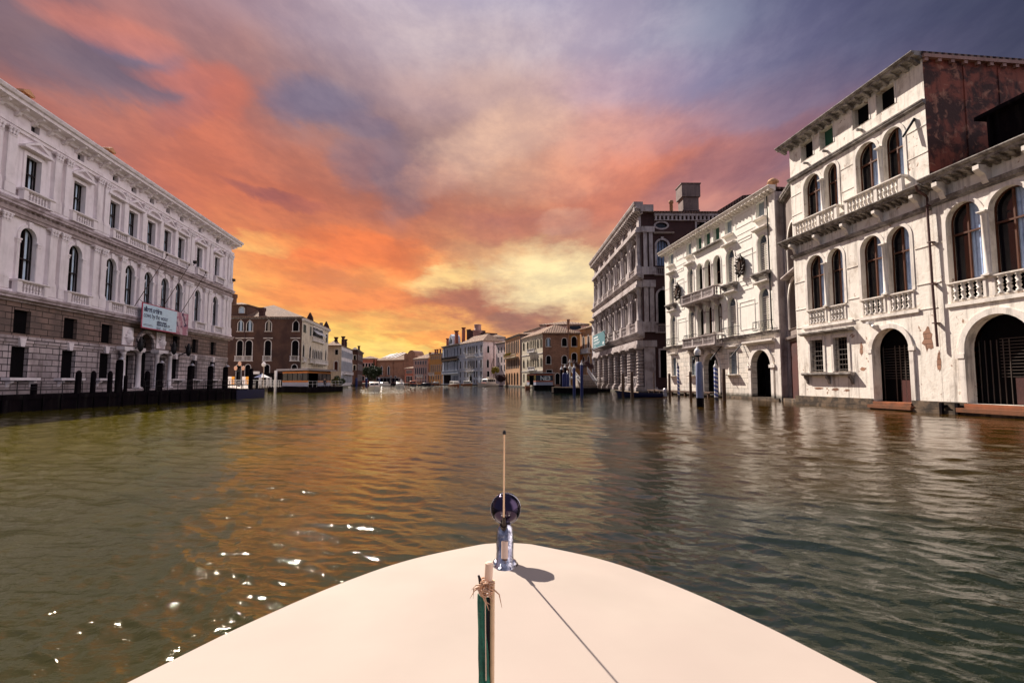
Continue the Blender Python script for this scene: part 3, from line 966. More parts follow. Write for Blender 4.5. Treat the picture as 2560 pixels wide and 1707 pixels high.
# ------------------------------------------------------------------ water
def make_water():
    rng = np.random.RandomState(7)
    rad = [0.6]
    while rad[-1] < 700:
        r = rad[-1]
        rad.append(r + max(0.012, min(0.0045 * r * (1 + r / 160), 6.0)))
    rad = np.array(rad)
    fine = np.radians(np.linspace(-52, 52, 640))
    coarse = np.radians(np.linspace(52, 308, 90))[1:-1]
    ang = np.concatenate([fine, coarse])
    A, Rr = np.meshgrid(ang, rad)
    X, Y = Rr * np.sin(A), Rr * np.cos(A)
    Z = np.zeros_like(X)
    ds = np.maximum(np.gradient(rad)[:, None] * np.ones_like(X), Rr * math.radians(104 / 640))
    # gentle patches of rougher and calmer water
    env = 1.0 + 0.35 * np.sin(X * 0.11 + 0.7 * np.sin(Y * 0.07)) * np.sin(Y * 0.083 + 1.3) + 0.2 * np.sin(X * 0.31 + Y * 0.23 + 2)
    DX, DY = np.zeros_like(X), np.zeros_like(X)
    for i in range(120):
        lam = 0.5 * (1.9 / 0.5) ** rng.rand() if i % 4 == 0 else 0.06 * (0.5 / 0.06) ** rng.rand()
        th = R(58) + rng.randn() * 0.42
        k = 2 * PI / lam
        kx, ky = k * math.cos(th), k * math.sin(th)
        amp = (0.0024 if lam > 0.5 else 0.0029 if lam > 0.17 else 0.0046) * lam * (0.5 + rng.rand())
        ph = rng.rand() * 2 * PI
        fade = np.clip((lam / ds - 2.5) / 4.0, 0, 1)
        # slowly wandering phase keeps the pattern from repeating
        w = kx * X + ky * Y + ph + 0.9 * np.sin(X * 0.37 / lam ** 0.5 + i) + 0.9 * np.sin(Y * 0.31 / lam ** 0.5 + 2 * i)
        s = np.sin(w)
        Z += amp * env * fade * s
        q = 0.75 * amp * env * fade * np.cos(w)
        DX += q * math.cos(th)
        DY += q * math.sin(th)
    near = np.clip((Rr - 0.6) / 1.0, 0, 1)
    Z *= near
    X2, Y2 = X + DX * near, Y + DY * near
    nr, na = X.shape
    V = np.stack([X2.ravel(), Y2.ravel(), Z.ravel()], 1)
    i = np.arange(nr - 1)[:, None] * na
    j = np.arange(na)[None, :]
    j2 = (j + 1) % na
    F = np.stack([(i + j), (i + j2), (i + na + j2), (i + na + j)], 2).reshape(-1, 4)[:, ::-1]
    me = bpy.data.meshes.new('water')
    me.vertices.add(len(V))
    me.vertices.foreach_set('co', V.astype(np.float32).ravel())
    me.loops.add(F.size)
    me.loops.foreach_set('vertex_index', F.astype(np.int32).ravel())
    me.polygons.add(len(F))
    me.polygons.foreach_set('loop_start', np.arange(0, F.size, 4, dtype=np.int32))
    me.polygons.foreach_set('loop_total', np.full(len(F), 4, dtype=np.int32))
    me.polygons.foreach_set('use_smooth', np.ones(len(F), dtype=bool))
    me.update(calc_edges=True)
    m = bpy.data.materials.new('canal_water')
    m.use_nodes = True
    t = NT(m.node_tree)
    bs = t.n['Principled BSDF']
    tc = t.new('ShaderNodeTexCoord')
    ob = tc.outputs['Object']
    tone_noise = t.smooth(t.noise(ob, 0.06, 4).outputs['Fac'], 0.35, 0.65)
    # body colour: silty golden olive shallows on the left, facade reflections painted brown on the right, clearer green water mid-stream
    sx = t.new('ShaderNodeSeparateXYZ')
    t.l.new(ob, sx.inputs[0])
    xw = t.math('ADD', sx.outputs[0], t.math('MULTIPLY', t.math('SUBTRACT', tone_noise, 0.5), 9.0))
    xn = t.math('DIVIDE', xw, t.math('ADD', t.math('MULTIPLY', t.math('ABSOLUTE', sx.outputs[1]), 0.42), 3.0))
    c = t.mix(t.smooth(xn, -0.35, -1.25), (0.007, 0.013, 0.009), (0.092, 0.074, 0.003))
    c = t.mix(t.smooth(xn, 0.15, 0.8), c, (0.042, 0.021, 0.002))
    dist = t.math('ADD', t.math('ABSOLUTE', sx.outputs[1]), t.math('MULTIPLY', tone_noise, 6.0))
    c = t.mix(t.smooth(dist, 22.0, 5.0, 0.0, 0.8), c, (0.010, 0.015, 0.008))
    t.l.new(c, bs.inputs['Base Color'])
    bs.inputs['Roughness'].default_value = 0.05
    bs.inputs['IOR'].default_value = 1.36
    bs.inputs['Specular IOR Level'].default_value = 0.75
    tint = t.mix(t.smooth(xn, -0.2, -0.9), (1.0, 0.98, 0.95), (1.0, 0.88, 0.62))  # golden facade reflections put into the tint towards both banks
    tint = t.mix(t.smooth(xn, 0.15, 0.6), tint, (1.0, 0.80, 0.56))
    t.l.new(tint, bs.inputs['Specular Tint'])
    a = t.noise(t.mapping(ob, scale=(1.0, 1.5, 1), rot=(0, 0, R(-20))), 1.9, 3, 0.5, 0.6).outputs['Fac']
    b = t.noise(t.mapping(ob, scale=(1.0, 1.7, 1), rot=(0, 0, R(-12))), 6.5, 3, 0.55, 0.8).outputs['Fac']
    d = t.noise(t.mapping(ob, scale=(1.0, 1.6, 1), rot=(0, 0, R(-30))), 26.0, 3, 0.55, 0.5).outputs['Fac']
    h = t.math('ADD', t.math('MULTIPLY', a, 0.016), t.math('ADD', t.math('MULTIPLY', b, 0.0060), t.math('MULTIPLY', d, 0.0016)))
    bn = t.new('ShaderNodeBump')
    bn.inputs['Strength'].default_value = 1.0
    bn.inputs['Distance'].default_value = 1.0
    t.l.new(h, bn.inputs['Height'])
    t.l.new(bn.outputs[0], bs.inputs['Normal'])
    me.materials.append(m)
    o = bpy.data.objects.new('water', me)
    col.objects.link(o)
    o['kind'] = 'structure'
    return o


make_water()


def slab(name, pts, z0, z1, m):
    mb = MB()
    n = len(pts)
    mb.face([(p[0], p[1], z1) for p in pts])
    for i in range(n):
        a, b = pts[i], pts[(i + 1) % n]
        L = math.hypot(b[0] - a[0], b[1] - a[1])
        mb.face([(a[0], a[1], z0), (b[0], b[1], z0), (b[0], b[1], z1), (a[0], a[1], z1)], uv=[(0, z0), (L, z0), (L, z1), (0, z1)])
    o = mb.build(name, m)
    o['kind'] = 'structure'
    return o


# canal bed below the water, and the banks everything stands on
bed = MB()
bed.face([(-700, -700, -3), (700, -700, -3), (700, 700, -3), (-700, 700, -3)])
bed.build('ground', 'foundation')['kind'] = 'structure'

G0, G1 = pix(0, 31.3), pix(565, 63.4)
Gd = (G1 - G0).normalized()
GP0 = G0 - Gd * 2.85
GP1 = G0 + Gd * 32.45
Gin = Vector((-Gd.y, Gd.x, 0))         # into the building
F0, F1, F2 = pix(545, 127), pix(751, 127), pix(818, 156)
slab('quay', [G0 - Gd * 40 + Gin * 0.1, GP1 + Gin * 0.1, GP1 - Gin * 2.5 + Gd * 0.2, pix(640, 100), pix(700, 118), F1 + Vector((1.2, -1, 0)),
              F2 + Vector((0.8, 0, 0)), F2 + Vector((-60, 10, 0)), (-120, 150, 0), (-120, -10, 0)], -3, 0.85, 'quay_stone')


# ------------------------------------------------------------------ left: the long white palace
G = Bld('palace', GP0, GP1, 'long white classical palace with nine bays and an exhibition banner, left bank')
GU = -2.85                                # photo-measured u is offset by this

gW = [1.25, 5.5, 9.5, 12.0, 14.75, 17.5, 20.1, 24.0, 28.35]


def gu(u):
    return u - GU


HU = []    # openings of the two upper storeys
for i, c in enumerate(gW):
    c = gu(c)
    W = win(G, None, HU, c - 0.62, c + 0.62, 13.82, 16.15, 'rect', 0.2, 0.1, 0.42, 'grassi_stone', 'glass_dark', 'window_black', curtain=('curtain_pale', (0.55, 0.82)), bars=1)
    mb = MB()
    if i in (2, 4, 6):     # segmental pediment
        arc = [(c + 1.15 * math.cos(PI * k / 10), 16.62 + 0.55 * math.sin(PI * k / 10)) for k in range(11)]
        arc2 = [(c + 0.9 * math.cos(PI * k / 10), 16.66 + 0.38 * math.sin(PI * k / 10)) for k in range(11)]
        mb.ring(arc2, arc, -0.38, 0.001)
        mb.prism(arc2, -0.12, 0.001)
    else:
        mb.ring([(c - 0.85, 16.68), (c + 0.85, 16.68), (c, 17.05)], [(c - 1.2, 16.6), (c + 1.2, 16.6), (c, 17.24)], -0.38, 0.001)
        mb.prism([(c - 0.85, 16.68), (c + 0.85, 16.68), (c, 17.05)], -0.12, 0.001)
    mb.box(c - 1.2, c + 1.2, -0.42, 0.001, 16.48, 16.60)
    mb.build('pediment', 'grassi_stone', W)
    W = win(G, None, HU, c - 0.66, c + 0.66, 8.1, 11.55, 'round', 0.2, 0.09, 0.36, 'grassi_stone', 'glass_dark', 'window_black', curtain=('curtain_pale', (0.55, 0.82)), key=True, transom=0.42)
    mb = MB()
    for s in (-1, 1):      # impost capitals
        mb.box(c + s * 0.80 - 0.19, c + s * 0.80 + 0.19, -0.2, 0.0, 10.62, 10.72)
        mb.box(c + s * 0.80 - 0.15, c + s * 0.80 + 0.15, -0.16, 0.0, 10.45, 10.618)
        mb.box(c + s * 0.80 - 0.12, c + s * 0.80 + 0.12, -0.13, 0.0, 7.3, 10.448)
    mb.build('impost', 'grassi_stone', W)
    win(G, None, HU, c - 0.35, c + 0.35, 17.78, 18.35, 'rect', 0.05, 0.02, 0.3, 'grassi_stone', name='attic_window')
wall(G, None, 'grassi_stone', 0, G.L, 7.2, 18.5, HU, 0.45)
HG = []
for i, c in enumerate(gW):
    if i in (3, 4, 5):
        continue
    c = gu(c)
    win(G, None, HG, c - 0.66, c + 0.66, 4.8, 6.25, 'rect', 0.12, 0.05, 0.2, 'grassi_brown', 'interior_dark', name='window')
    W = win(G, None, HG, c - 0.68, c + 0.68, 2.0, 3.95, 'rect', 0.16, 0.06, 0.2, 'grassi_ashlar', 'interior_dark', name='window')
    mb = MB()
    mb.box(c - 1.2, c + 1.2, -0.5, 0, 1.84, 2.0)
    for s in (-1, 1):
        bracket(mb, c + s * 0.9, 0.22, 0.42, 1.838, 0.55)
    mb.build('sill', 'grassi_stone', W)
    mb = MB()
    mb.prism([(c - 0.15, 3.96), (c + 0.15, 3.96), (c + 0.26, 4.5), (c - 0.26, 4.5)], -0.2, 0)
    mb.build('keystone', 'grassi_stone', W)
# water gate in the middle: arch between two flat openings, columns in front
D0 = gu(14.8)
dr = win(G, None, HG, D0 - 1.15, D0 + 1.15, 1.15, 6.0, 'round', 0.3, 0.22, 0.5, 'grassi_ashlar', 'interior_dark', name='water_gate')
for s in (-1, 1):
    win(G, None, HG, D0 + s * 2.55 - 0.8, D0 + s * 2.55 + 0.8, 1.15, 3.95, 'rect', 0.2, 0.15, 0.3, 'grassi_ashlar', 'interior_dark', name='doorway')
wall(G, None, 'grassi_ashlar', 0, G.L, 0.3, 4.52, [h if min(p[1] for p in h) < 4.5 else h for h in HG if min(p[1] for p in h) < 4.5 and max(p[1] for p in h) < 4.6] +
     [[(x, z) for x, z in [(D0 - 1.15, 1.15), (D0 + 1.15, 1.15), (D0 + 1.15, 4.5), (D0 - 1.15, 4.5)]]], 0.5)
up = []
for h in HG:
    if min(p[1] for p in h) > 4.5:
        up.append(h)
arch_up = [(D0 - 1.15, 4.54), (D0 + 1.15, 4.54)] + outline(D0 - 1.15, D0 + 1.15, 1.15, 6.0, 'round')[2:]
wall(G, None, 'grassi_brown', 0, G.L, 4.52, 7.2, up + [arch_up], 0.5)
mb = MB()
for a, b in ((0, D0 - 3.6), (D0 + 3.6, G.L)):
    mb.box(a, b, -0.08, 0.0, 4.2, 4.62)
mb.box(0, G.L, -0.16, 0.0, 0.3, 1.15)
for a, b in ((0, D0 - 3.9), (D0 + 3.9, G.L)):
    mb.box(a, b, -0.12, 0.0, 1.152, 1.75)
mb.build('string_course', 'grassi_ashlar', G.root)
for s in (-1, 1):
    for d in (1.42, 3.62):
        column(G, None, D0 + s * d, -0.38, 1.15, 4.35, 0.20, 'grassi_stone', n=10)
    mb = MB()
    mb.box(D0 + s * 2.55 - 1.5, D0 + s * 2.55 + 1.5, -0.7, 0, 4.351, 4.62)
    mb.build('entablature', 'grassi_stone', G.root)
    # carved trophy panel over the side opening
    mb = MB()
    cx = D0 + s * 2.55
    mb.box(cx - 0.75, cx + 0.75, -0.06, 0, 4.8, 6.3)
    mb.lathe(cx, -0.16, [(0.12, 4.95), (0.30, 5.15), (0.34, 5.45), (0.20, 5.62), (0.26, 5.80), (0.20, 6.0), (0.05, 6.12)], 10)
    for k in range(5):
        a = 0.4 + k * 0.55
        mb.tube([(cx, -0.15, 5.3), (cx + 0.35 * math.cos(a), -0.18, 5.3 + 0.35 * math.sin(a)), (cx + 0.55 * math.cos(a + 0.3), -0.1, 5.3 + 0.6 * math.sin(a + 0.3))], [0.09, 0.11, 0.04], 6)
    mb.build('carved_relief', 'grassi_stone', G.root)
mb = MB()
for k in range(5):
    mb.box(D0 - 4.2 + k * 0.1, D0 + 4.2 - k * 0.1, -0.6 - (4 - k) * 0.42, -0.161, 0.1 + k * 0.2, 0.3 + k * 0.2 - 0.002)
mb.build('water_steps', 'grassi_ashlar', G.root)
cornice(G, None, -0.2, G.L + 0.25, 6.72, 7.2, 0.62, 'grassi_cornice', 'string_cornice')
cornice(G, None, -0.2, G.L + 0.25, 12.45, 12.9, 0.55, 'grassi_cornice', 'string_cornice', br=(0.42, 0.16, 0.2, 0.55))
cornice(G, None, -0.8, G.L + 0.85, 18.45, 19.15, 1.1, 'grassi_stone', 'cornice', br=(1.30, 0.24, 0.50, 0.66))
mb = MB()
for z0, z1, o in ((12.0, 12.2, 0.16), (12.2, 12.44, 0.22)):
    mb.box(0, G.L + o, -o, 0.0, z0 + 0.001, z1 - 0.001)
mb.build('frieze_band', 'grassi_trim', G.root)
mb = MB()
for z0, z1, o in ((17.3, 17.5, 0.16), (17.5, 17.72, 0.24), (7.22, 7.4, 0.3), (13.03, 13.2, 0.3)):
    mb.box(0, G.L + o, -o, 0.0, z0 + 0.001, z1 - 0.001)
mb.build('entablature', 'grassi_stone', G.root)
pil = []
for c in (-1.75, -0.75, 3.1, 4.1, 7.45, 8.3, 10.75, 13.35, 16.15, 18.8, 21.3, 22.1, 25.55, 26.5, 30.4, 31.35, 32.1):
    pil.append(c)
for z0, z1, zb in ((8.05, 12.0, 7.4), (13.78, 17.3, 13.2)):
    for c in pil:
        mb = MB()
        w = 0.62 if c not in (10.75, 13.35, 16.15, 18.8, 32.1) else 0.55
        pilaster(mb, gu(c), w, z0, z1, 0.28)
        mb.box(gu(c) - w / 2 - 0.1, gu(c) + w / 2 + 0.1, -0.34, 0, zb + 0.002, z0 - 0.002)
        mb.build('pilaster', 'grassi_stone', G.root)
for z0, z1, sl in ((7.24, 8.06, 0.0), (13.06, 13.8, 0.0)):
    for c in (1.25, 5.5, 24.0, 28.35):
        balustrade(G, None, gu(c) - 1.25, gu(c) + 1.25, z0, z1, 0.58, 0.0, 'grassi_stone', slab=0, sp=0.24, r=0.08, n=8, pw=0.34)
    balustrade(G, None, gu(8.7), gu(20.9), z0, z1, 0.58, 0.0, 'grassi_stone', posts=[gu(x) for x in (10.75, 13.35, 16.15, 18.8)], slab=0, sp=0.24, r=0.08, n=8, pw=0.34)
# flank seen past the corner, body and roof
GB = [GP0, GP1, GP1 + Gin * 26, GP0 + Gin * 26]
body(G, GB, 0.3, 18.5, 'grassi_stone', skip=(0,))
hip(G, GB, 19.17, 2.6, 0.9, 'roof_tiles', 0.5)
for u, w in ((2.6 + 2.85, 0.75), (11.4 + 2.85, 0.75)):
    mb = MB()
    z = 20.9
    mb.box(u - w / 2, u + w / 2, 1.6, 1.6 + w, 18.9, z)
    for a in (-1, 1):
        for b in (0, 1):
            mb.box(u + a * w * 0.4 - 0.08, u + a * w * 0.4 + 0.08, 1.65 + b * (w - 0.26), 1.81 + b * (w - 0.26), z, z + 0.22)
    mb.box(u - w * 0.66, u + w * 0.66, 1.5, 1.7 + w, z + 0.221, z + 0.36)
    mb.prism([(u - w * 0.6, z + 0.36), (u + w * 0.6, z + 0.36), (u, z + 0.58)], 1.5, 1.7 + w)
    mb.build('chimney', 'peach_stucco', G.root)
# three bare flag poles slanting out over the gate
for u in (12.1, 16.0, 19.4):
    mb = MB()
    mb.tube([(gu(u), -0.3, 7.7), (gu(u) + 0.5, -2.6, 12.6)], [0.035, 0.022], 6)
    mb.lathe(gu(u) + 0.5, -2.6, [(0.02, 12.55), (0.09, 12.66), (0.02, 12.8)], 6)
    mb.build('flag_pole', 'wood_brown', G.root)
for u, z in ((21.6, 13.9), (31.5, 13.95)):
    mb = MB()
    mb.box(gu(u) - 0.14, gu(u) + 0.14, -0.9, -0.62, z, z + 0.3)
    mb.tube([(gu(u), -0.6, z - 0.2), (gu(u), -0.75, z + 0.05)], 0.03, 6)
    mb.build('floodlight', 'iron', G.root)


# ------------------------------------------------------------------ exhibition banner
def text(body_, size, x, z, y, parent, m='poster_ink', bold=0.0, name='lettering', sx=1.0, ext=0.004, align='LEFT', space=1.0):
    cu = bpy.data.curves.new(name, 'FONT')
    cu.body = body_
    cu.size = size
    cu.offset = bold
    cu.extrude = ext
    cu.align_x = align
    cu.space_line = 1.0
    cu.space_character = space
    o = bpy.data.objects.new('tmp', cu)
    col.objects.link(o)
    bpy.context.view_layer.update()
    me = bpy.data.meshes.new_from_object(o)
    bpy.data.objects.remove(o)
    for v in me.vertices:
        a, b, c = v.co
        v.co = (x + a * sx, y - c, z + b)
    me.materials.clear()
    me.materials.append(MATS[m])
    n = bpy.data.objects.new(name, me)
    col.objects.link(n)
    n.parent = parent
    return n


bn = empty('banner', GP0, G.ang, 'pale blue exhibition banner with dark lettering hung over the water gate of the white palace', 'banner')
x0, x1 = gu(12.35), gu(18.1)
ZB, ZT = 6.30, 8.42
YB = -0.95
mb = MB()
mb.box(x0 + 0.14, x1, YB - 0.02, YB + 0.02, ZB + 0.10, ZT)
mb.build('sheet', 'poster_white', bn)
mb = MB()
mb.box(x0, x0 + 0.138, YB - 0.025, YB + 0.025, ZB, ZT + 0.08)
mb.box(x0 + 0.139, x1, YB - 0.025, YB + 0.025, ZT + 0.002, ZT + 0.08)
mb.box(x0 + 0.139, x1, YB - 0.025, YB + 0.025, ZB, ZB + 0.098)
mb.build('printed_edge', 'poster_red', bn)
mb = MB()
mb.box(x1 + 0.01, gu(20.35), YB - 0.02, YB + 0.02, ZB, ZT + 0.02)
mb.build('picture_panel', 'poster_pink', bn)
mb = MB()
for k in range(6):
    u = x0 + 0.3 + k * 1.5
    mb.tube([(u, YB, ZT + 0.05), (u + 0.1, -0.5, ZT + 0.35)], 0.02, 5)
mb.build('cord', 'wood_brown', bn)
text('albert oehlen', 0.62, x0 + 0.28, 7.80, YB - 0.03, bn, bold=0.018, name='lettering', sx=0.94, space=0.92)
text('cows by the water', 0.62, x0 + 0.28, 7.28, YB - 0.03, bn, bold=-0.003, sx=0.94, space=0.9)
text('palazzo grassi', 0.33, x0 + 2.35, 6.98, YB - 0.03, bn, bold=0.006, sx=1.0, space=0.9)
text('08.04.18\u201306.01.19', 0.33, x0 + 2.35, 6.72, YB - 0.03, bn, bold=0.006, sx=1.0, space=0.9)
mb = MB()
for a, z, w in ((0.3, 6.66, 1.25), (0.3, 6.56, 1.5), (2.35, 6.56, 0.7), (2.35, 6.49, 0.6), (2.35, 6.42, 0.65), (3.4, 6.58, 0.6), (3.4, 6.50, 0.5), (3.4, 6.43, 0.55), (4.4, 6.55, 0.6)):
    mb.box(x0 + a, x0 + a + w, YB - 0.026, YB - 0.021, z, z + 0.035)
mb.build('small_print', 'poster_ink', bn)

# ------------------------------------------------------------------ dark landing stage along the palace
PA, PB = pix(-260, 24.5), pix(660, 56.8)
stg = Bld('landing_stage', PA, PB, 'long black landing stage with thin iron railing in front of the white palace', 'landing stage')
mb = MB()
i0 = stg.loc(GP0 - Gd * 6)
q = [stg.loc(PA), stg.loc(PB), stg.loc(PB) + Vector((0, 2.6, 0)), stg.loc(GP1 - Gin * 0.4 + Gd * 0.0), stg.loc(GP0 - Gin * 0.6)]
u_gap0 = stg.loc(pix(300, 37)).x
mb.face([(p.x, p.y, 0.98) for p in q])
for a, b in zip(q, q[1:] + q[:1]):
    mb.face([(a.x, a.y, -0.6), (b.x, b.y, -0.6), (b.x, b.y, 0.98), (a.x, a.y, 0.98)])
mb.build('deck', 'wood_dark', stg.root)
mb = MB()
L = stg.L
mb.box(0, L, -0.06, -0.002, 0.70, 0.96)
for k in range(int(L / 1.2)):
    mb.box(k * 1.2, k * 1.2 + 0.16, -0.12, -0.06, -0.6, 0.97)
mb.build('fender_beams', 'wood_dark', stg.root)
mb = MB()
mb.box(L - 5.2, L - 0.02, -0.13, -0.061, -0.5, 0.9)
mb.build('hull_plate', 'navy_hull', stg.root)


def railing(mb, pts, h, sp=1.6, rails=(1.0, 0.55), r=0.022, mid=0):
    for a, b in zip(pts[:-1], pts[1:]):
        a, b = Vector(a), Vector(b)
        d = b - a
        n = max(1, int(round(d.length / sp)))
        for k in range(n + 1):
            p = a + d * k / n
            mb.tube([p, p + Vector((0, 0, h))], r * 1.15, 6)
        for f in rails:
            mb.tube([a + Vector((0, 0, h * f)), b + Vector((0, 0, h * f))], r, 6)
        for k in range(mid * n):
            p = a + d * (k + 0.5) / (mid * n)
            mb.tube([p + Vector((0, 0, h * 0.1)), p + Vector((0, 0, h))], r * 0.6, 5)


mb = MB()
ug = stg.loc(pix(272, 34.5)).x
ug2 = stg.loc(pix(405, 40)).x
railing(mb, [(0.1, 0.15, 0.98), (ug, 0.15, 0.98)], 0.80, 1.35, (1.0, 0.55, 0.38))
railing(mb, [(ug2, 0.15, 0.98), (L - 6.0, 0.15, 0.98), (L - 0.15, 0.15, 0.98), (L - 0.15, 2.4, 0.98)], 0.85, 1.25, (1.0, 0.5))
mb.build('railing', 'iron', stg.root)
mb = MB()
railing(mb, [(L - 9, 1.6, 0.98), (L - 6.4, 1.6, 1.05), (L - 0.2, 2.45, 1.0)], 0.95, 1.1, (1.0, 0.66, 0.33))
mb.build('rear_railing', 'iron', stg.root)


# ------------------------------------------------------------------ mooring posts
def post(x, Y, ztop, r, m, label, group, name='mooring_post', cap=None, lean=0.0, capm='white_paint', dome=False):
    p = pix(x, Y)
    o = empty(name, (p.x, p.y, 0), 0, label, 'mooring post', group)
    mb = MB()
    tp = [(r * 0.92, -2.2), (r, 0.0), (r * 0.98, ztop * 0.5), (r * 0.95, ztop - (0.25 if dome else 0.02))]
    if dome:
        tp += [(r * 0.8, ztop - 0.12), (r * 0.45, ztop - 0.03), (r * 0.1, ztop)]
    else:
        tp += [(r * 0.85, ztop)]
    mb.lathe(0, 0, tp, 12)
    mb.build('shaft', m, o)
    if cap:
        mb = MB()
        z = ztop
        mb.lathe(0, 0, [(r * 1.1, z + 0.002), (r * 1.15, z + 0.06), (r * 0.8, z + 0.16), (r * 0.35, z + 0.34), (r * 0.3, z + 0.42), (r * 0.42, z + 0.48), (r * 0.12, z + 0.60)], 12)
        mb.build('finial', capm, o)
    o.rotation_euler = (0, lean, random.random() * 6)
    return o


random.seed(4)
gl = 'black mooring posts along the landing stage'
post(86, 31.5, 1.62, 0.17, 'wood_dark', 'short flat-topped black post, first from the left at the landing stage', gl)
post(195, 34.2, 2.50, 0.18, 'wood_dark', 'round-topped black post standing before the second ground-floor window', gl, dome=True, lean=0.01)
post(233, 35.4, 2.50, 0.16, 'wood_dark', 'round-topped black post between the second and third ground-floor windows', gl, dome=True)
post(275, 36.8, 2.52, 0.16, 'wood_dark', 'round-topped black post just left of the water gate columns', gl, dome=True)
post(368, 40.6, 2.60, 0.20, 'wood_dark', 'round-topped black post standing in front of the dark water gate', gl, dome=True)
post(627, 54.5, 3.1, 0.22, 'wood_dark', 'thick black post at the far end of the landing stage', gl)
for x, Y, z in ((314, 38.6, 2.2), (643, 56.9, 1.75),):
    post(x, Y, z, 0.13, 'wood_dark', {314: 'slim black post between the lamp post and the water gate', 643: 'low thin black post near the far corner of the landing stage'}[x], gl)


def lamp_post(x, Y, ztop, label):
    p = pix(x, Y)
    o = empty('lamp_post', (p.x, p.y, 0), 0, label, 'lamp post', 'black lamp posts along the landing stage')
    mb = MB()
    mb.lathe(0, 0, [(0.24, -2.2), (0.25, 0.4), (0.23, ztop - 0.2), (0.20, ztop - 0.05), (0.05, ztop)], 12)
    mb.build('shaft', 'wood_dark', o)
    mb = MB()
    mb.tube([(0, 0, ztop - 0.02), (0, 0, ztop + 0.3), (0.1, -0.1, ztop + 0.42), (0.28, -0.2, ztop + 0.30), (0.28, -0.2, ztop + 0.16)], 0.025, 6)
    mb.build('arm', 'iron', o)
    mb = MB()
    mb.lathe(0.28, -0.2, [(0.05, ztop + 0.18), (0.09, ztop + 0.12), (0.22, ztop + 0.02), (0.21, ztop - 0.01)], 12)
    mb.build('lamp_shade', 'metal_grey', o)
    return o


lamp_post(297, 37.6, 3.35, 'black lamp post with white shade left of the water gate')
lamp_post(398, 42.0, 3.25, 'black lamp post with white shade right of the water gate')
lamp_post(475, 45.8, 3.15, 'black lamp post with white shade before the eighth bay')
lamp_post(525, 48.6, 3.2, 'black lamp post with white shade before the last bay')
lamp_post(563, 51.2, 3.2, 'black lamp post at the corner of the white palace')

# wrought lanterns on the gate wall (kept with the palace)
for u in (12.2, 17.6, 20.4):
    mb = MB()
    z = 4.75
    mb.tube([(gu(u), -0.1, z - 0.5), (gu(u), -0.7, z - 0.2), (gu(u), -1.1, z)], 0.05, 6)
    for k in range(7):
        a = 2 * PI * k / 7
        mb.tube([(gu(u), -1.1, z), (gu(u) + 0.28 * math.cos(a), -1.1 + 0.28 * math.sin(a), z + 0.35), (gu(u) + 0.34 * math.cos(a), -1.1 + 0.34 * math.sin(a), z + 0.6)], [0.06, 0.05, 0.02], 5)
    mb.lathe(gu(u), -1.1, [(0.05, z - 0.5), (0.2, z - 0.3), (0.28, z + 0.1), (0.2, z + 0.35), (0.05, z + 0.8)], 8)
    mb.build('wall_lantern', 'iron', G.root)


# ------------------------------------------------------------------ left, beyond the square: brown gothic palace
FB = Bld('palace', F0, F1, 'brown stucco gothic palace with white canal front behind the floating water bus stop')
H = []
for a, b in ((4.3, 5.75), (6.45, 8.05), (11.15, 12.7), (17.85, 19.45)):
    win(FB, None, H, a + 0.1, b - 0.1, 14.0, 16.85, 'gothic', 0.16, 0.06, 0.12, 'pale_stone', 'interior_dark', None, sill=0.1, sillout=0.4,
        curtain=('curtain_pale' if a < 10 or a > 15 else 'shutter_beige', (0.3, 0.75)) if a != 17.85 else None)
    win(FB, None, H, a, b, 7.95, 11.75, 'round', 0.16, 0.06, 0.12, 'pale_stone', 'interior_dark', None, hood=0.25)
    balustrade(FB, None, a - 0.3, b + 0.3, 6.75, 7.95, 0.4, 0, 'pale_stone', slab=0.2, sp=0.33, r=0.1, n=6, pw=0.25)
    win(FB, None, H, a + 0.1, b - 0.2, 1.6, 5.8, 'round', 0.15, 0.06, 0.12, 'pale_stone', 'interior_dark')
wall(FB, None, 'brown_stucco', 0, FB.L, 0.3, 17.3, H, 0.3)
mb = MB()
for k in range(46):
    u = 0.2 + k * (FB.L - 0.4) / 45
    mb.box(u - 0.09, u + 0.09, -0.32, -0.001, 17.0, 17.28)
mb.box(-0.3, FB.L + 0.3, -0.42, 0, 17.281, 17.55)
mb.build('eaves', 'cornice_stone', FB.root)
mb = MB()
mb.tube([(6.12, -0.15, 17.2), (6.12, -0.12, 1.0)], 0.09, 6)
mb.build('drain_pipe', 'rust_pipe', FB.root)
M, L2 = FB.frame(F1, F2)
H = []
for a, b, v0, v1, k in ((0.9, 3.9, 13.9, 15.9, 'rect'), (7.4, 9.3, 13.6, 16.0, 'rect'), (25.6, 28.0, 13.2, 15.6, 'rect')):
    win(FB, M, H, a, b, v0, v1, k, 0.15, 0.06, 0.12, 'pale_stone', 'shutter_dark')
win(FB, M, H, 10.3, 22.0, 13.7, 16.2, 'rect', 0.2, 0.06, 0.12, 'pale_stone', 'interior_dark', 'white_paint', bars=7)
for a, b in ((1.0, 2.7), (7.4, 9.2), (25.4, 27.0)):
    win(FB, M, H, a, b, 7.7, 11.2, 'gothic', 0.18, 0.06, 0.12, 'pale_stone', 'interior_dark')
    balustrade(FB, M, a - 0.4, b + 0.4, 6.6, 7.7, 0.6, 0, 'pale_stone', slab=0.2, sp=0.4, r=0.1, n=6)
for k in range(6):
    a = 10.6 + k * 1.95
    win(FB, M, H, a, a + 1.55, 7.7, 10.6, 'gothic', 0.16, 0.06, 0.12, 'pale_stone', 'interior_dark')
balustrade(FB, M, 9.6, 23.0, 6.55, 7.7, 1.1, 0, 'pale_stone', posts=(13, 16.3, 19.6), slab=0.25, sp=0.4, r=0.1, n=6, brackets=6)
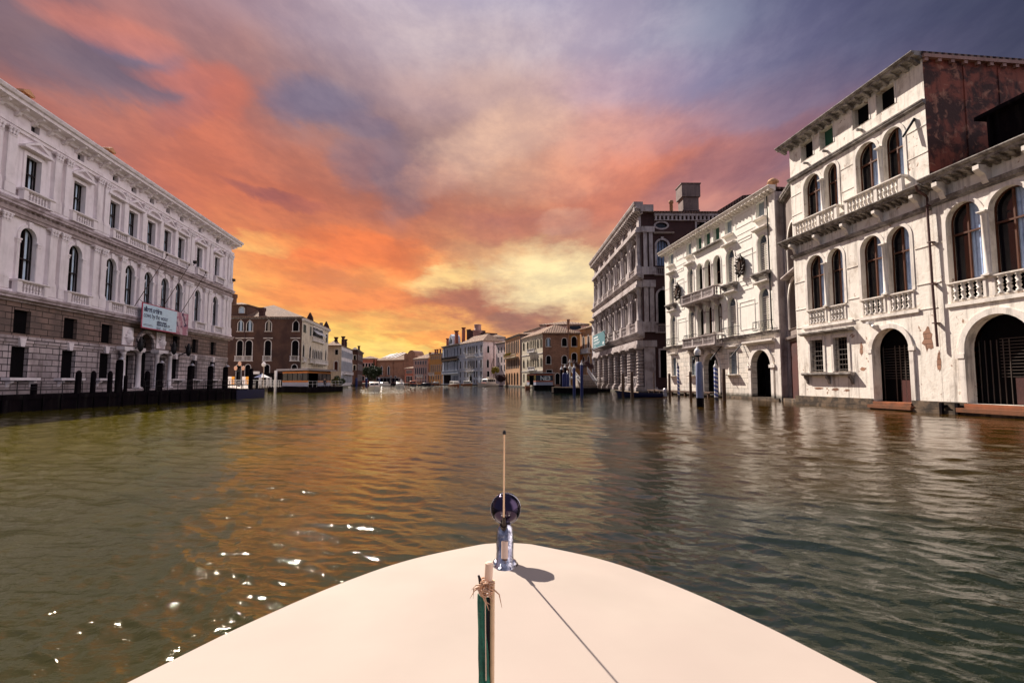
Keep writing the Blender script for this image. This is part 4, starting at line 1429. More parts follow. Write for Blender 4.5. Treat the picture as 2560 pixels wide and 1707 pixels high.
balustrade(FB, M, 9.8, 22.6, 12.5, 13.5, 0.5, 0, 'pale_stone', posts=(13, 16.3, 19.6), slab=0.2, sp=0.4, r=0.09, n=6)
for a in (1.5, 4.5, 8.0, 16.0, 20.0, 25.5):
    win(FB, M, H, a, a + 1.4, 1.6, 5.0, 'rect', 0.15, 0.06, 0.12, 'pale_stone', 'interior_dark')
wall(FB, M, 'cream_stucco', 0, L2, 0.3, 17.0, H, 0.4)
cornice(FB, M, -0.3, L2 + 0.4, 16.6, 17.2, 0.7, 'pale_stone', br=(0.9, 0.25, 0.4, 0.7))
aw = MB(M)
for k in range(6):
    a = 10.5 + k * 1.9
    aw.face([(a, -0.05, 15.4), (a + 1.6, -0.05, 15.4), (a + 1.6, -1.3, 14.3), (a, -1.3, 14.3)])
    aw.face([(a, -0.05, 15.36), (a, -1.3, 14.26), (a + 1.6, -1.3, 14.26), (a + 1.6, -0.05, 15.36)])
aw.build('awning', 'cloth_white', FB.root)
F3 = F2 + Vector((-22, -2, 0))
FBP = [F0, F1, F2, F2 + Vector((-24, -3, 0))]
body(FB, FBP, 0.3, 17.3, 'brown_stucco', skip=(0, 1))
hip(FB, FBP, 17.56, 4.6, 0.5, 'roof_tiles', 0.5)
mb = MB()
mb.box(0.2, 6.3, 0.3, 7, 17.4, 20.7)
mb.build('attic_wall', 'brown_stucco', FB.root)
H = []
wn = win(FB, None, [], 4.4, 5.7, 18.5, 20.1, 'round', 0.12, -0.21, 0.28, 'pale_stone', 'curtain_pale', None)
wn.name = 'dormer_window'
hp = [FB.root.matrix_basis @ Vector(p) for p in ((0.2, 0.3, 0), (6.3, 0.3, 0), (6.3, 7, 0), (0.2, 7, 0))]
hip(FB, hp, 20.7, 0.9, 0.4, 'roof_tiles', 0.5, 'attic_roof')
chimney(FB, 2.7, -0.0 + 0.6, 20.6, 23.3, 1.0, 'brown_stucco', False)
chimney(FB, 9.9, 0.6, 17.5, 19.9, 1.1, 'brick_red', False)
for (u, y, zt) in ((16.3, 14.4, 20.6), (15.9, 28.0, 19.7)):
    mb = MB()
    mb.prism([(u - 0.9, 17.5), (u + 0.9, 17.5), (u + 0.7, zt - 1.4), (u, zt), (u - 0.7, zt - 1.4)], y, y + 0.8)
    mb.build('dormer_gable', 'brick_red', FB.root)
chimney(FB, 16.0, 24, 17, 18.8, 0.6, 'cornice_stone', False)

# white house with blue shutters next along
I0, I1, I2 = pix(815, 164), pix(852, 164), pix(879.5, 188)
HB = Bld('house', I0, I1, 'cream house with pale blue shutters between the gothic palace and the brown house, left bank', 'house')
H = []
win(HB, None, H, 2.6, 3.6, 10.1, 11.7, 'rect', 0.1, 0.05, 0.2, 'far_white', 'interior_dark')
win(HB, None, H, 2.5, 3.6, 4.9, 8.0, 'round', 0.3, 0.1, 0.2, 'far_white', 'dark_red_wall')
wall(HB, None, 'cream_stucco', 0, HB.L, 0.3, 12.9, H, 0.2)
M, L2 = HB.frame(I1, I2)
H = []
for k in range(8):
    a = 1.0 + k * (L2 - 2.4) / 7
    for v0, v1 in ((9.4, 11.6), (4.9, 8.2), (1.2, 3.6)):
        win(HB, M, H, a, a + 1.1, v0, v1, 'rect', 0.15, 0.06, 0.12, 'far_white', 'glass_dark', None)
sh = MB(M)
for k in range(8):
    a = 1.0 + k * (L2 - 2.4) / 7
    for v0, v1 in ((9.4, 11.6), (4.9, 8.2), (1.2, 3.6)):
        sh.box(a - 0.55, a - 0.02, -0.12, -0.09, v0, v1)
        sh.box(a + 1.12, a + 1.65, -0.12, -0.09, v0, v1)
wall(HB, M, 'far_white', 0, L2, 0.3, 12.9, H, 0.25)
sh.build('shutters', 'blue_white', HB.root)
balustrade(HB, M, 3, L2 - 2, 4.0, 4.9, 0.8, 0, 'far_white', slab=0.2, sp=0.5, n=5)
ip = [I0, I1, I2, I2 + Vector((-12, 2, 0))]
body(HB, ip, 0.3, 12.9, 'cream_stucco', skip=(0, 1))
hip(HB, ip, 13.05, 2.2, 0.6, 'roof_tiles', 0.5)
for x, y, z in ((1.5, 4, 16.0), (0.2, 15, 17.2), (-0.6, 20, 16.6)):
    chimney(HB, x, y, 13, z, 0.9, 'brick_red')

# brown brick house closing the left bank
J0, J1, J2 = pix(878, 190), pix(893, 190), pix(906, 214)
JB = Bld('house', J0, J1, 'dark brown brick house at the far left end of the canal beside the round tree', 'house')


def rows(B, M, L, n, zs, wd, kind='rect', stone='far_white', pane='interior_dark', H=None, m0=1.0, trim=0.12, sh=None, bars=None):
    for (v0, v1) in zs:
        for k in range(n):
            c = m0 + (L - 2 * m0) * (k + 0.5) / n
            win(B, M, H, c - wd / 2, c + wd / 2, v0, v1, kind, trim, 0.04, 0.08, stone, pane, sh)


H = []
rows(JB, None, JB.L, 1, ((9.5, 11.2), (5.6, 7.6)), 1.0, H=H, m0=0.4)
wall(JB, None, 'brick_red', 0, JB.L, 0.3, 13.0, H, 0.25)
M, L2 = JB.frame(J1, J2)
H = []
rows(JB, M, L2, 6, ((9.6, 11.4), (5.8, 8.0), (1.8, 4.0)), 1.1, H=H)
wall(JB, M, 'brick_red', 0, L2, 0.3, 13.0, H, 0.25)
cornice(JB, M, -0.3, L2 + 0.3, 12.8, 13.3, 0.5)
jp = [J0, J1, J2, J2 + Vector((-6, 2, 0))]
body(JB, jp, 0.3, 13.0, 'brick_red', skip=(0, 1))
hip(JB, jp, 13.3, 1.1, 0.4, 'roof_tiles_dark')
chimney(JB, -1.6, 14, 13, 15.6, 0.7, 'brick_red')

# far banks at the bend
slab('far_quay', [pix(640, 158), pix(879, 186), pix(906, 214), pix(906, 262), pix(1000, 262), pix(1107, 226), pix(1148, 205), pix(1207, 185),
                  pix(1256, 185), pix(1263, 160), pix(1300, 142), pix(1357, 122), pix(1452, 121), pix(1490, 112), (60, 118, 0), (300, 118, 0), (300, 600, 0), (-300, 600, 0), (-300, 158, 0)][::1],
     -3, 0.6, 'quay_stone')


def simple(name, label, x0, Y0, x1, Y1, zt, m, rw, n, wd, deep=16, rise=2.0, cat='house', kind='rect', stone='far_white', roof='roof_tiles', side=None, corn=True, eave=0.4, extra=None, trim=0.12, pane='interior_dark'):
    A, Bp = pix(x0, Y0), pix(x1, Y1)
    B = Bld(name, A, Bp, label, cat)
    H = []
    for it in rw:
        v0, v1 = it[:2]
        kd = it[2] if len(it) > 2 else kind
        nn = it[3] if len(it) > 3 else n
        ww = it[4] if len(it) > 4 else wd
        rows(B, None, B.L, nn, ((v0, v1),), ww, kd, stone, pane, H, trim=trim)
    if extra:
        extra(B, H)
    wall(B, None, m, 0, B.L, 0.3, zt, H, 0.25)
    d = (Bp - A).normalized()
    inn = Vector((-d.y, d.x, 0))
    P = [A, Bp, Bp + inn * deep, A + inn * deep]
    body(B, P, 0.3, zt, side or m, skip=(0,))
    if corn:
        cornice(B, None, -0.2, B.L + 0.2, zt - 0.2, zt + 0.25, 0.5, 'cornice_stone')
    hip(B, P, zt + 0.26, rise, eave, roof)
    return B, P


simple('house', 'low red house with tiled roof between the dark cypress and the brown brick house', 900, 300, 938, 300, 14.5, 'red_stucco', ((10, 12), (6, 8), (2, 4.5)), 4, 1.2, rise=1.6)
# long brick church building with three curved gables
CA, CB = pix(936, 302), pix(1010, 292)
CH = Bld('church', CA, CB, 'long brick church flank with curved gables and tall arched windows at the bend', 'church')
H = []
for c in (5.2, 10.5):
    win(CH, None, H, c - 0.7, c + 0.7, 5.2, 10.4, 'gothic', 0.25, 0.06, 0.12, 'far_white', 'glass_dark')
win(CH, None, H, 4.6, 6.4, 0.8, 3.6, 'round', 0.3, 0.06, 0.12, 'far_white', 'interior_dark')
for c in (12.3, 15.6):
    win(CH, None, H, c - 0.6, c + 0.6, 0.8, 4.6, 'round', 0.2, 0.06, 0.12, 'far_white', 'interior_dark')
wall(CH, None, 'brick_far', 0, CH.L, 0.3, 13.6, H, 0.3)
mb = MB()
for u in (0.2, 3.2, 8.2, 13.6, CH.L - 0.3):
    mb.box(u - 0.3, u + 0.3, -0.35, 0, 0.3, 13.0)
mb.box(-0.2, CH.L + 0.2, -0.45, 0, 13.0, 13.7)
for k in range(34):
    u = k * CH.L / 34
    mb.box(u, u + 0.22, -0.4, 0, 12.5, 12.999)
mb.build('buttresses', 'brick_far', CH.root)
cd = (CB - CA).normalized()
ci = Vector((-cd.y, cd.x, 0))
cp = [CA, CB, CB + ci * 24, CA + ci * 24]
body(CH, cp, 0.3, 13.6, 'brick_far', skip=(0,))
hip(CH, cp, 13.75, 5.2, 0.6, 'roof_tiles', 0.9)
mb = MB()
CHL = CH.L
for c, r, z in ((CHL + 1.6, 1.5, 15.7), (CHL + 5.1, 2.6, 16.2), (CHL + 9.1, 1.4, 14.2)):
    n = 14
    arc = [(c - r, 0.3), (c + r, 0.3)] + [(c + r * math.cos(PI * k / n), z + r * 1.05 * math.sin(PI * k / n)) for k in range(n + 1)]
    mb.prism(arc, -0.3, 8.0)
mb.box(CHL, CHL + 10.6, -0.1, 20, 0.3, 14.2)
mb.build('gable_end', 'brick_far', CH.root)
mb = MB()
mb.face([(0.6, 2.2, 14.35), (5.5, 4.0, 14.9), (9.0, 9.5, 17.9), (4.0, 9.0, 17.7)])
for a in (0, 1, 2):
    u = 6.2 + a * 2.8
    mb.face([(u, 2.2, 15.12), (u + 1.2, 2.2, 15.12), (u + 3.6, 9.0, 18.2), (u + 2.4, 9.0, 18.2)])
mb.build('skylight', 'far_white', CH.root)


def bal(v, u0=None, u1=None, out=0.8):
    def f(B, H):
        balustrade(B, None, u0 if u0 is not None else B.L * 0.3, u1 if u1 is not None else B.L * 0.7, v, v + 1.0, out, 0, 'far_white', slab=0.2, sp=0.5, n=5, brackets=3)
    return f


simple('house', 'low dark red annexe with white arcade at the foot of the church', 1012, 272, 1034, 268, 8.2, 'red_stucco', ((5.6, 7.4, 'round', 6, 0.6), (1.2, 4.2)), 4, 1.0, deep=10, rise=1.0)
PK, _ = simple('palace', 'pink house with white balcony windows, far end of the canal', 1033, 262, 1070, 252, 12.6, 'pink_stucco',
               ((9.9, 11.6, 'rect', 5), (5.2, 8.6, 'gothic', 6), (2.6, 4.4), (0.9, 2.2)), 5, 0.9, rise=3.4, extra=bal(4.0), stone='blue_white')
chimney(PK, PK.L * 0.72, 3.5, 13, 16.0, 0.9)
OR, _ = simple('palace', 'orange brown house with white arched loggia, right of the pink house', 1073, 250, 1108, 238, 14.4, 'orange_stucco',
               ((11.9, 13.6, 'rect', 6, 0.7), (6.0, 9.4, 'round', 6, 0.85), (2.4, 4.6, 'rect', 5, 1.1), (0.8, 1.9, 'rect', 4, 0.8)), 6, 0.8, rise=0.6, extra=bal(4.85, 0.4, 6), roof='roof_tiles_dark')
for u, y in ((0.3, 3), (2.6, 3), (4.2, 6), (5.6, 3)):
    chimney(OR, u, y, 14.4, 17.2 - y * 0.05, 0.7)

# pale blue palace pair
b0, b1, b2, b3 = pix(1107, 225), pix(1148, 205), pix(1207, 185), pix(1256, 191)
B1 = Bld('palace', b0, b1, 'narrow pale blue palace of slender columns with dark balcony and roof dormer')
H = []
for zz in ((11.9, 15.2), (6.2, 9.9)):
    for k in range(5):
        c = 2.0 + k * (B1.L - 4) / 4
        win(B1, None, H, c - 0.65, c + 0.65, zz[0], zz[1], 'round', 0.16, 0.06, 0.12, 'blue_white', 'interior_dark')
    mb = MB()
    for k in range(12):
        u = 0.5 + k * (B1.L - 1.0) / 11
        mb.lathe(u, -0.3, [(0.26, zz[0] - 0.5), (0.18, zz[0] - 0.2), (0.16, zz[1] - 0.1), (0.28, zz[1] + 0.3)], 8)
    mb.build('columns', 'blue_white', B1.root)
win(B1, None, H, 1.2, 11.5, 0.7, 4.3, 'rect', 0.1, 0.06, 0.12, 'blue_white', 'interior_dark')
for k in range(4):
    c = 14.2 + k * 2.0
    win(B1, None, H, c - 0.55, c + 0.55, 0.9, 3.9, 'rect', 0.1, 0.06, 0.12, 'blue_white', 'interior_dark')
wall(B1, None, 'blue_white', 0, B1.L, 0.3, 16.4, H, 0.35)
balustrade(B1, None, 0.2, B1.L - 0.2, 10.6, 11.7, 0.9, 0, 'bronze', posts=(5, 10, 15), slab=0.5, sp=0.4, n=5, brackets=9)
balustrade(B1, None, 0.2, B1.L - 0.2, 4.9, 5.9, 0.7, 0, 'blue_white', posts=(5, 10, 15), slab=0.3, sp=0.4, n=5)
cornice(B1, None, -0.3, B1.L + 0.1, 15.9, 16.6, 0.9, br=(0.9, 0.2, 0.4, 0.7))
bd = (b1 - b0).normalized()
bi = Vector((-bd.y, bd.x, 0))
bp = [b0, b1, b1 + bi * 18, b0 + bi * 18]
body(B1, bp, 0.3, 16.4, 'blue_white', skip=(0,))
hip(B1, bp, 16.6, 2.6, 0.3, 'roof_tiles_dark')
mb = MB()
c = 8.8
mb.prism([(c - 2.8, 16.5), (c + 2.8, 16.5), (c + 2.6, 19.4), (c + 1.6, 20.6), (c, 21.4), (c - 1.6, 20.6), (c - 2.6, 19.4)], 0.6, 4.0)
dm = mb.build('dormer', 'blue_white', B1.root)
for q in (-1, 0, 1):
    mb = MB()
    mb.prism(outline(c + q * 1.3 - 0.4, c + q * 1.3 + 0.4, 17.4, 20.0 if q == 0 else 19.2, 'round', 4), 0.56, 0.59)
    mb.build('window', 'interior_dark', dm)
chimney(B1, 4.0, 0.8, 16.4, 20.0, 1.0)
chimney(B1, 14.6, 1.2, 16.4, 22.4, 1.25)
chimney(B1, 19.6, 2.5, 16.4, 23.3, 1.1)

B2 = Bld('palace', b1, b2, 'pale blue gothic palace with rose side wall and tall water door, in the distance')
H = []
for v0, v1 in ((12.2, 15.2), (6.6, 9.9)):
    for c in (1.3, 6.0, 17.0, 21.0):
        win(B2, None, H, c - 0.65, c + 0.65, v0, v1, 'gothic', 0.2, 0.06, 0.12, 'far_white', 'interior_dark', sill=0.1)
    for k in range(4):
        c = 9.0 + k * 1.85
        win(B2, None, H, c - 0.72, c + 0.72, v0 - 0.3, v1, 'gothic', 0.16, 0.06, 0.12, 'far_white', 'interior_dark')
win(B2, None, H, 10.3, 12.9, 0.5, 4.7, 'gothic', 0.3, 0.06, 0.12, 'far_white', 'interior_dark', name='water_door')
for c in (1.3, 5.8, 8.6, 15.0, 17.2, 21.0):
    win(B2, None, H, c - 0.6, c + 0.6, 3.2, 5.3, 'rect', 0.18, 0.06, 0.12, 'far_white', 'interior_dark')
for c in (1.3, 6.0, 8.4, 15.0, 17.4, 21.0):
    win(B2, None, H, c - 0.5, c + 0.5, 1.0, 2.3, 'round', 0.1, 0.06, 0.12, 'far_white', 'interior_dark')
wall(B2, None, 'blue_white', 0, B2.L, 0.3, 16.2, H, 0.35)
balustrade(B2, None, 8.0, 15.8, 11.0, 11.9, 0.6, 0, 'far_white', slab=0.2, sp=0.4, n=5)
balustrade(B2, None, 9.2, 14.2, 5.4, 6.4, 1.0, 0, 'far_white', slab=0.2, sp=0.4, n=5, brackets=3)
mb = MB()
for z in (5.9, 10.9):
    mb.box(0, B2.L + 0.1, -0.12, 0, z - 0.45, z - 0.25)
for z in range(26):
    mb.box(B2.L - 0.7 - 0.3 * (z % 2), B2.L + 0.06, -0.06, 0.0, 0.5 + z * 0.6, 0.9 + z * 0.6)
mb.build('quoins', 'far_white', B2.root)
M, L2 = B2.frame(b2, b3)
H = []
for a in (1.9, 7.3):
    win(B2, M, H, a, a + 1.0, 11.9, 14.6, 'gothic', 0.15, 0.06, 0.12, 'far_white', 'interior_dark')
win(B2, M, H, 1.75, 2.75, 6.6, 9.7, 'gothic', 0.15, 0.06, 0.12, 'far_white', 'interior_dark')
win(B2, M, H, 1.9, 3.0, 3.4, 5.3, 'rect', 0.15, 0.06, 0.12, 'far_white', 'interior_dark')
win(B2, M, H, 5.9, 6.8, 4.0, 7.2, 'rect', 0.1, 0.06, 0.12, 'far_white', 'interior_dark')
wall(B2, M, 'rose_stucco', 0, L2, 0.3, 16.2, H, 0.3)
mb = MB(M)
mb.tube([(5.05, -0.15, 16), (5.05, -0.15, 1)], 0.12, 5)
mb.tube([(4.9, -0.15, 10), (4.0, -0.15, 7.5), (4.0, -0.15, 4)], 0.07, 5)
mb.build('drain_pipe', 'rust_pipe', B2.root)
b2p = [b1, b2, b3, b3 + (b1 - b2) * 0.9]
body(B2, b2p, 0.3, 16.2, 'rose_stucco', skip=(0, 1))
hip(B2, b2p, 16.3, 3.0, 0.5, 'roof_tiles')
# dark tower and attic roofs behind it
T0 = pix(1166, 232)
TW = Bld('tower', T0, pix(1204, 222), 'dark ruined-looking brick tower with round turret rising behind the pale blue palace', 'tower')
mb = MB()
mb.box(0, TW.L * 0.5, 0, 6, 0.3, 24.2)
mb.box(TW.L * 0.5, TW.L * 1.02, 1, 8, 0.3, 22.6)
for k in range(5):
    mb.box(k * 0.62, k * 0.62 + 0.34, -0.1, 0.5, 24.2, 24.8)
mb.build('walls', 'brick_red', TW.root)
mb = MB()
mb.lathe(TW.L * 0.66, 0.6, [(2.0, 0.3), (2.0, 23.5), (2.3, 23.8), (1.5, 24.0), (1.5, 26.0), (1.7, 26.3), (1.2, 26.5)], 14)
mb.build('turret', 'pink_stucco', TW.root)
AT, _ = simple('house', 'tiled attic house standing behind the pale blue gothic palace', 1200, 222, 1262, 222, 20.4, 'rose_stucco', ((17.6, 19.4),), 5, 1.0, rise=2.0, deep=12)
simple('house', 'plain rose house with shuttered windows behind the small yellow tree', 1240, 182, 1268, 172, 14.6, 'rose_stucco', ((11.6, 13.4), (8.2, 10.0), (5.2, 7.2), (1.8, 4)), 3, 0.9, rise=1.6, deep=14)

# weathered gothic palace E and cream palace D
EE, eP = simple('palace', 'weathered grey gothic palace with flower boxes on its balcony, left of the cream palace', 1263, 161, 1300, 142.5, 14.5, 'peach_stucco',
                ((9.6, 13.6, 'gothic', 8, 1.1), (5.4, 8.4, 'gothic', 8, 1.1)), 8, 1.0, rise=1.8, cat='palace', kind='gothic', stone='grey_stucco', side='grey_stucco', deep=18, trim=0.25,
                extra=lambda B, H: [win(B, None, H, 1.5 + k * 3.4, 3.4 + k * 3.4, 0.7, 4.2, 'round', 0.2, 0.06, 0.12, 'peach_stucco', 'interior_dark') for k in range(5)])
balustrade(EE, None, 1, 17, 8.6, 9.4, 0.8, 0, 'cream_stucco', slab=0.2, sp=0.5, n=5)
mb = MB()
rr = random.Random(3)
for k in range(260):
    u, z = rr.uniform(2, 11), rr.uniform(9.2, 9.9)
    y = -0.85 + rr.uniform(-0.3, 0.3)
    s = 0.14
    mb.face([(u - s, y, z), (u, y - s, z + s * rr.random()), (u + s, y + s, z + s)])
mb.build('flower_boxes', 'leaf_yellow', EE.root)
D0, D1, D2 = pix(1305, 139), pix(1357, 123), pix(1451, 123)
DD = Bld('palace', D0, D1, 'cream gothic palace with brown brick side wall behind the small right water bus stop')
H = []
for a, b in ((1.0, 2.4), (4.5, 5.9), (12.6, 13.9), (15.0, 16.2)):
    win(DD, None, H, a, b, 9.9, 12.0, 'round', 0.18, 0.06, 0.12, 'cream_stucco', 'interior_dark')
    win(DD, None, H, a, b, 5.3, 7.7, 'gothic', 0.18, 0.06, 0.12, 'cream_stucco', 'interior_dark')
    win(DD, None, H, a + 0.2, b - 0.2, 1.6, 3.6, 'rect', 0.12, 0.06, 0.12, 'cream_stucco', 'interior_dark')
for k in range(4):
    c = 7.2 + k * 1.35
    win(DD, None, H, c - 0.5, c + 0.5, 9.7, 12.1, 'round', 0.14, 0.06, 0.12, 'cream_stucco', 'glass_teal')
    win(DD, None, H, c - 0.5, c + 0.5, 5.2, 7.6, 'gothic', 0.14, 0.06, 0.12, 'cream_stucco', 'interior_dark')
wall(DD, None, 'cream_stucco', 0, DD.L, 0.3, 13.0, H, 0.3)
balustrade(DD, None, 6.2, 11.8, 9.0, 9.8, 0.6, 0, 'far_white', slab=0.2, sp=0.3, n=6)
balustrade(DD, None, 6.4, 11.8, 4.5, 5.3, 0.5, 0, 'far_white', slab=0.2, sp=0.3, n=6)
mb = MB()
mb.box(0, DD.L, -0.1, 0, 8.4, 8.55)
mb.box(0, DD.L, -0.1, 0, 4.2, 4.35)
mb.build('string_course', 'far_white', DD.root)
M, L2 = DD.frame(D1, D2)
H = []
for a, b, v1 in ((0.85, 1.9, 12.0), (4.6, 5.75, 12.0), (6.9, 8.1, 12.35)):
    win(DD, M, H, a, b, 10.0, v1, 'round', 0.13, 0.06, 0.12, 'pale_stone', 'interior_dark', sill=0.05, curtain=('curtain_pale', (0.25, 0.75)) if b < 3 else None)
    win(DD, M, H, a, b, 5.8 + (0.5 if a > 6 else 0), v1 - 4.2 + (0.3 if a > 6 else 0), 'round', 0.13, 0.06, 0.12, 'pale_stone', 'interior_dark', sill=0.05)
win(DD, M, H, 0.9, 2.2, 3.2, 4.4, 'rect', 0.1, 0.06, 0.12, 'pale_stone', 'interior_dark')
win(DD, M, H, 3.0, 4.0, 1.0, 3.6, 'round', 0.14, 0.06, 0.12, 'pale_stone', 'interior_dark', name='doorway')
HL = [h for h in H if h[1][0] < 6.5]
HR = [h for h in H if h[1][0] >= 6.5]
wall(DD, M, 'brick_far', 0, 6.35, 0.3, 13.0, HL, 0.25, name='side_wall')
wall(DD, M, 'orange_stucco', 6.35, L2, 0.3, 13.0, HR, 0.25, name='side_wall')
mb = MB(M)
for u in (4.35, 6.55, 8.35):
    mb.box(u - 0.28, u - 0.0, -0.09, -0.05, 10.0, 11.7)
mb.box(1.93, 2.15, -0.09, -0.05, 10.0, 11.7)
mb.box(6.0, 6.3, -0.35, -0.001, 0.4, 14.0)
mb.lathe(6.15, -0.2, [(0.3, 14.0), (0.35, 16.2), (0.45, 16.4), (0.2, 16.5)], 8)
mb.box(-0.2, L2, -0.25, 0, 12.9, 13.15)
for k in range(24):
    mb.box(k * L2 / 24, k * L2 / 24 + 0.15, -0.3, 0, 12.6, 12.899)
mb.build('flue', 'brick_far', DD.root)
dP = [D0, D1, D2, D2 + (D0 - D1) * 0.95]
body(DD, dP, 0.3, 13.0, 'brick_far', skip=(0, 1))
hip(DD, dP, 13.2, 2.4, 0.5, 'roof_tiles')
chimney(DD, 8.0, 5.0, 13, 16.2, 1.0, 'chimney_red')
AB, _ = simple('house', 'attic storey with dark strip window rising behind the cream palace roof', 1352, 142, 1472, 140, 17.0, 'rose_stucco', ((15.7, 16.8, 'rect', 2, 3.6),), 2, 3.6, rise=1.6, deep=14, pane='glass_dark')
simple('house', 'long tiled roof house behind the weathered grey palace', 1312, 166, 1352, 150, 17.2, 'rose_stucco', ((14.5, 16),), 3, 0.9, rise=1.8, deep=12)
# orange and white houses between D and the columned palace
o0, o1, o2 = pix(1451, 126), pix(1481, 119), pix(1496, 116)
OB = Bld('house', o0, o1, 'peach gothic house with stone balcony behind the flower-hung steps, right bank', 'house')
H = []
for c in (OB.L * 0.3, OB.L * 0.72):
    win(OB, None, H, c - 0.5, c + 0.5, 9.5, 12.6, 'gothic', 0.2, 0.06, 0.12, 'far_white', 'glass_dark')
    win(OB, None, H, c - 0.5, c + 0.5, 4.8, 7.8, 'gothic', 0.2, 0.06, 0.12, 'far_white', 'glass_dark')
wall(OB, None, 'peach_stucco', 0, OB.L, 0.3, 14.2, H, 0.3)
balustrade(OB, None, OB.L * 0.1, OB.L * 0.9, 8.4, 9.4, 0.8, 0, 'far_white', slab=0.2, sp=0.3, n=6)
op = [o0, o1, o1 + Vector((9, 3, 0)), o0 + Vector((9, 3, 0))]
body(OB, op, 0.3, 14.2, 'peach_stucco', skip=(0,))
hip(OB, op, 14.3, 1.4, 0.5)
chimney(OB, OB.L * 0.6, 3.2, 14.3, 18.6, 1.3)
simple('house', 'narrow white house squeezed against the columned palace', 1481, 118.6, 1500, 114, 15.2, 'far_white', ((11.5, 13), (8.2, 9.8), (2.0, 5.5)), 1, 1.0, rise=1.2, deep=10)

# ------------------------------------------------------------------ trees


def leaf_crown(mb, c, rx, ry, rz, n, s, seed, lobes=9):
    rg = random.Random(seed)
    L = []
    for k in range(lobes):
        a, b = rg.uniform(0, 2 * PI), rg.uniform(-0.6, 0.9)
        L.append((Vector((math.cos(a) * 0.55 * math.cos(b), math.sin(a) * 0.55 * math.cos(b), 0.55 * math.sin(b))), rg.uniform(0.38, 0.58)))
    for i in range(n):
        o, r = rg.choice(L)
        v = Vector((rg.gauss(0, 1), rg.gauss(0, 1), rg.gauss(0, 1))).normalized() * r * rg.uniform(0.72, 1.05)
        p = Vector(((o.x + v.x) * rx, (o.y + v.y) * ry, (o.z + v.z) * rz)) + Vector(c)
        a = Vector((rg.gauss(0, 1), rg.gauss(0, 1), rg.gauss(0, 1))).normalized()
        b = a.cross(Vector((rg.gauss(0, 1), rg.gauss(0, 1), rg.gauss(0, 1)))).normalized()
        t = s * rg.uniform(0.6, 1.3)
        mb.face([p - a * t, p + b * t * 0.5, p + a * t, p - b * t * 0.5])


def tree(name, x, Y, label, h, cz, rx, rz, m, n=6000, s=0.3, tr=0.3, z0=0.6, seed=1, cat='tree'):
    p = pix(x, Y)
    o = empty(name, (p.x, p.y, z0), 0, label, cat)
    mb = MB()
    mb.tube([(0, 0, 0), (0.1, 0, cz * 0.5), (0, 0.1, cz)], [tr, tr * 0.75, tr * 0.4], 8)
    for k in range(6):
        a = k * 1.1
        mb.tube([(0, 0, cz * 0.55), (math.cos(a) * rx * 0.3, math.sin(a) * rx * 0.3, cz * 0.85), (math.cos(a) * rx * 0.6, math.sin(a) * rx * 0.6, cz + rz * 0.3 * (k % 3))], [tr * 0.45, tr * 0.3, 0.03], 6)
    mb.build('trunk', 'bark', o)
    mb = MB()
    leaf_crown(mb, (0, 0, cz), rx, rx, rz, n, s, seed)
    mb.build('crown', m, o)
    return o


tree('round_tree', 928, 236, 'round dark green tree at the far end of the canal before the brick church', 8, 4.6, 4.9, 3.9, 'leaf_dark', 9000, 0.32, seed=3)
cy = pix(934, 268)
o = empty('cypress', (cy.x, cy.y, 0.6), 0, 'dark pointed cypress top rising behind the round tree', 'tree')
mb = MB()
mb.tube([(0, 0, 0), (0, 0, 10)], [0.3, 0.1], 6)
mb.build('trunk', 'bark', o)
mb = MB()
rg = random.Random(8)
for i in range(3500):
    z = rg.uniform(1.5, 12.3)
    r = 1.25 * (1 - (z - 1.5) / 11) ** 0.8
    a = rg.uniform(0, 2 * PI)
    rr_ = r * rg.uniform(0.6, 1.05)
    q = Vector((math.cos(a) * rr_, math.sin(a) * rr_, z))
    mb.face([q + Vector((0.14, 0, 0)), q + Vector((0, 0.14, 0.1)), q + Vector((-0.14, 0, 0.45))])
mb.build('crown', 'leaf_dark', o)
tree('small_tree', 1238, 172, 'small yellow-green tree beside the rose wall of the pale blue palace', 5, 4.6, 1.3, 1.5, 'leaf_yellow', 1800, 0.2, 0.1, seed=5)
tree('bush', 1252, 160, 'reddish brown bush behind the white water bus', 3, 2.0, 2.0, 1.5, 'leaf_purple', 2000, 0.2, 0.1, seed=6, cat='bush')
tree('bush', 848, 150, 'dark bush at the water edge beside the left water bus stop', 3, 1.3, 1.7, 1.6, 'leaf_dark', 2500, 0.2, 0.1, seed=9, cat='bush')
tree('bush', 838, 146, 'olive bush squeezed between the left water bus stop and the dark bush', 3, 1.1, 1.0, 1.0, 'leaf_olive', 1500, 0.2, 0.1, seed=10, cat='bush')


# ------------------------------------------------------------------ right bank ground
A0, A1 = pix(1997, 40.8), pix(2356, 28.8)
Ad = (A1 - A0).normalized()
Ain = Vector((-Ad.y, Ad.x, 0))
C0, C1 = pix(1668, 71), pix(1951, 46.5)
Cd = (C1 - C0).normalized()
Cin = Vector((-Cd.y, Cd.x, 0))
R0, R1 = pix(1493, 115.3), pix(1610, 77)
Rd = (R1 - R0).normalized()
Rin = Vector((-Rd.y, Rd.x, 0))
slab('right_quay', [C0 + Cin * 0.1, C1 + Cin * 0.1, A0 + Ain * 0.1, A0 + Ad * 40 + Ain * 0.1, A0 + Ad * 40 + Ain * 50, C0 + Cin * 50], -3, 0.28, 'foundation')
slab('side_quay', [R0 + Rin * 0.2, R1 + Rin * 0.2, R1 + Rin * 40, R0 + Rin * 40], -3, 0.25, 'foundation')

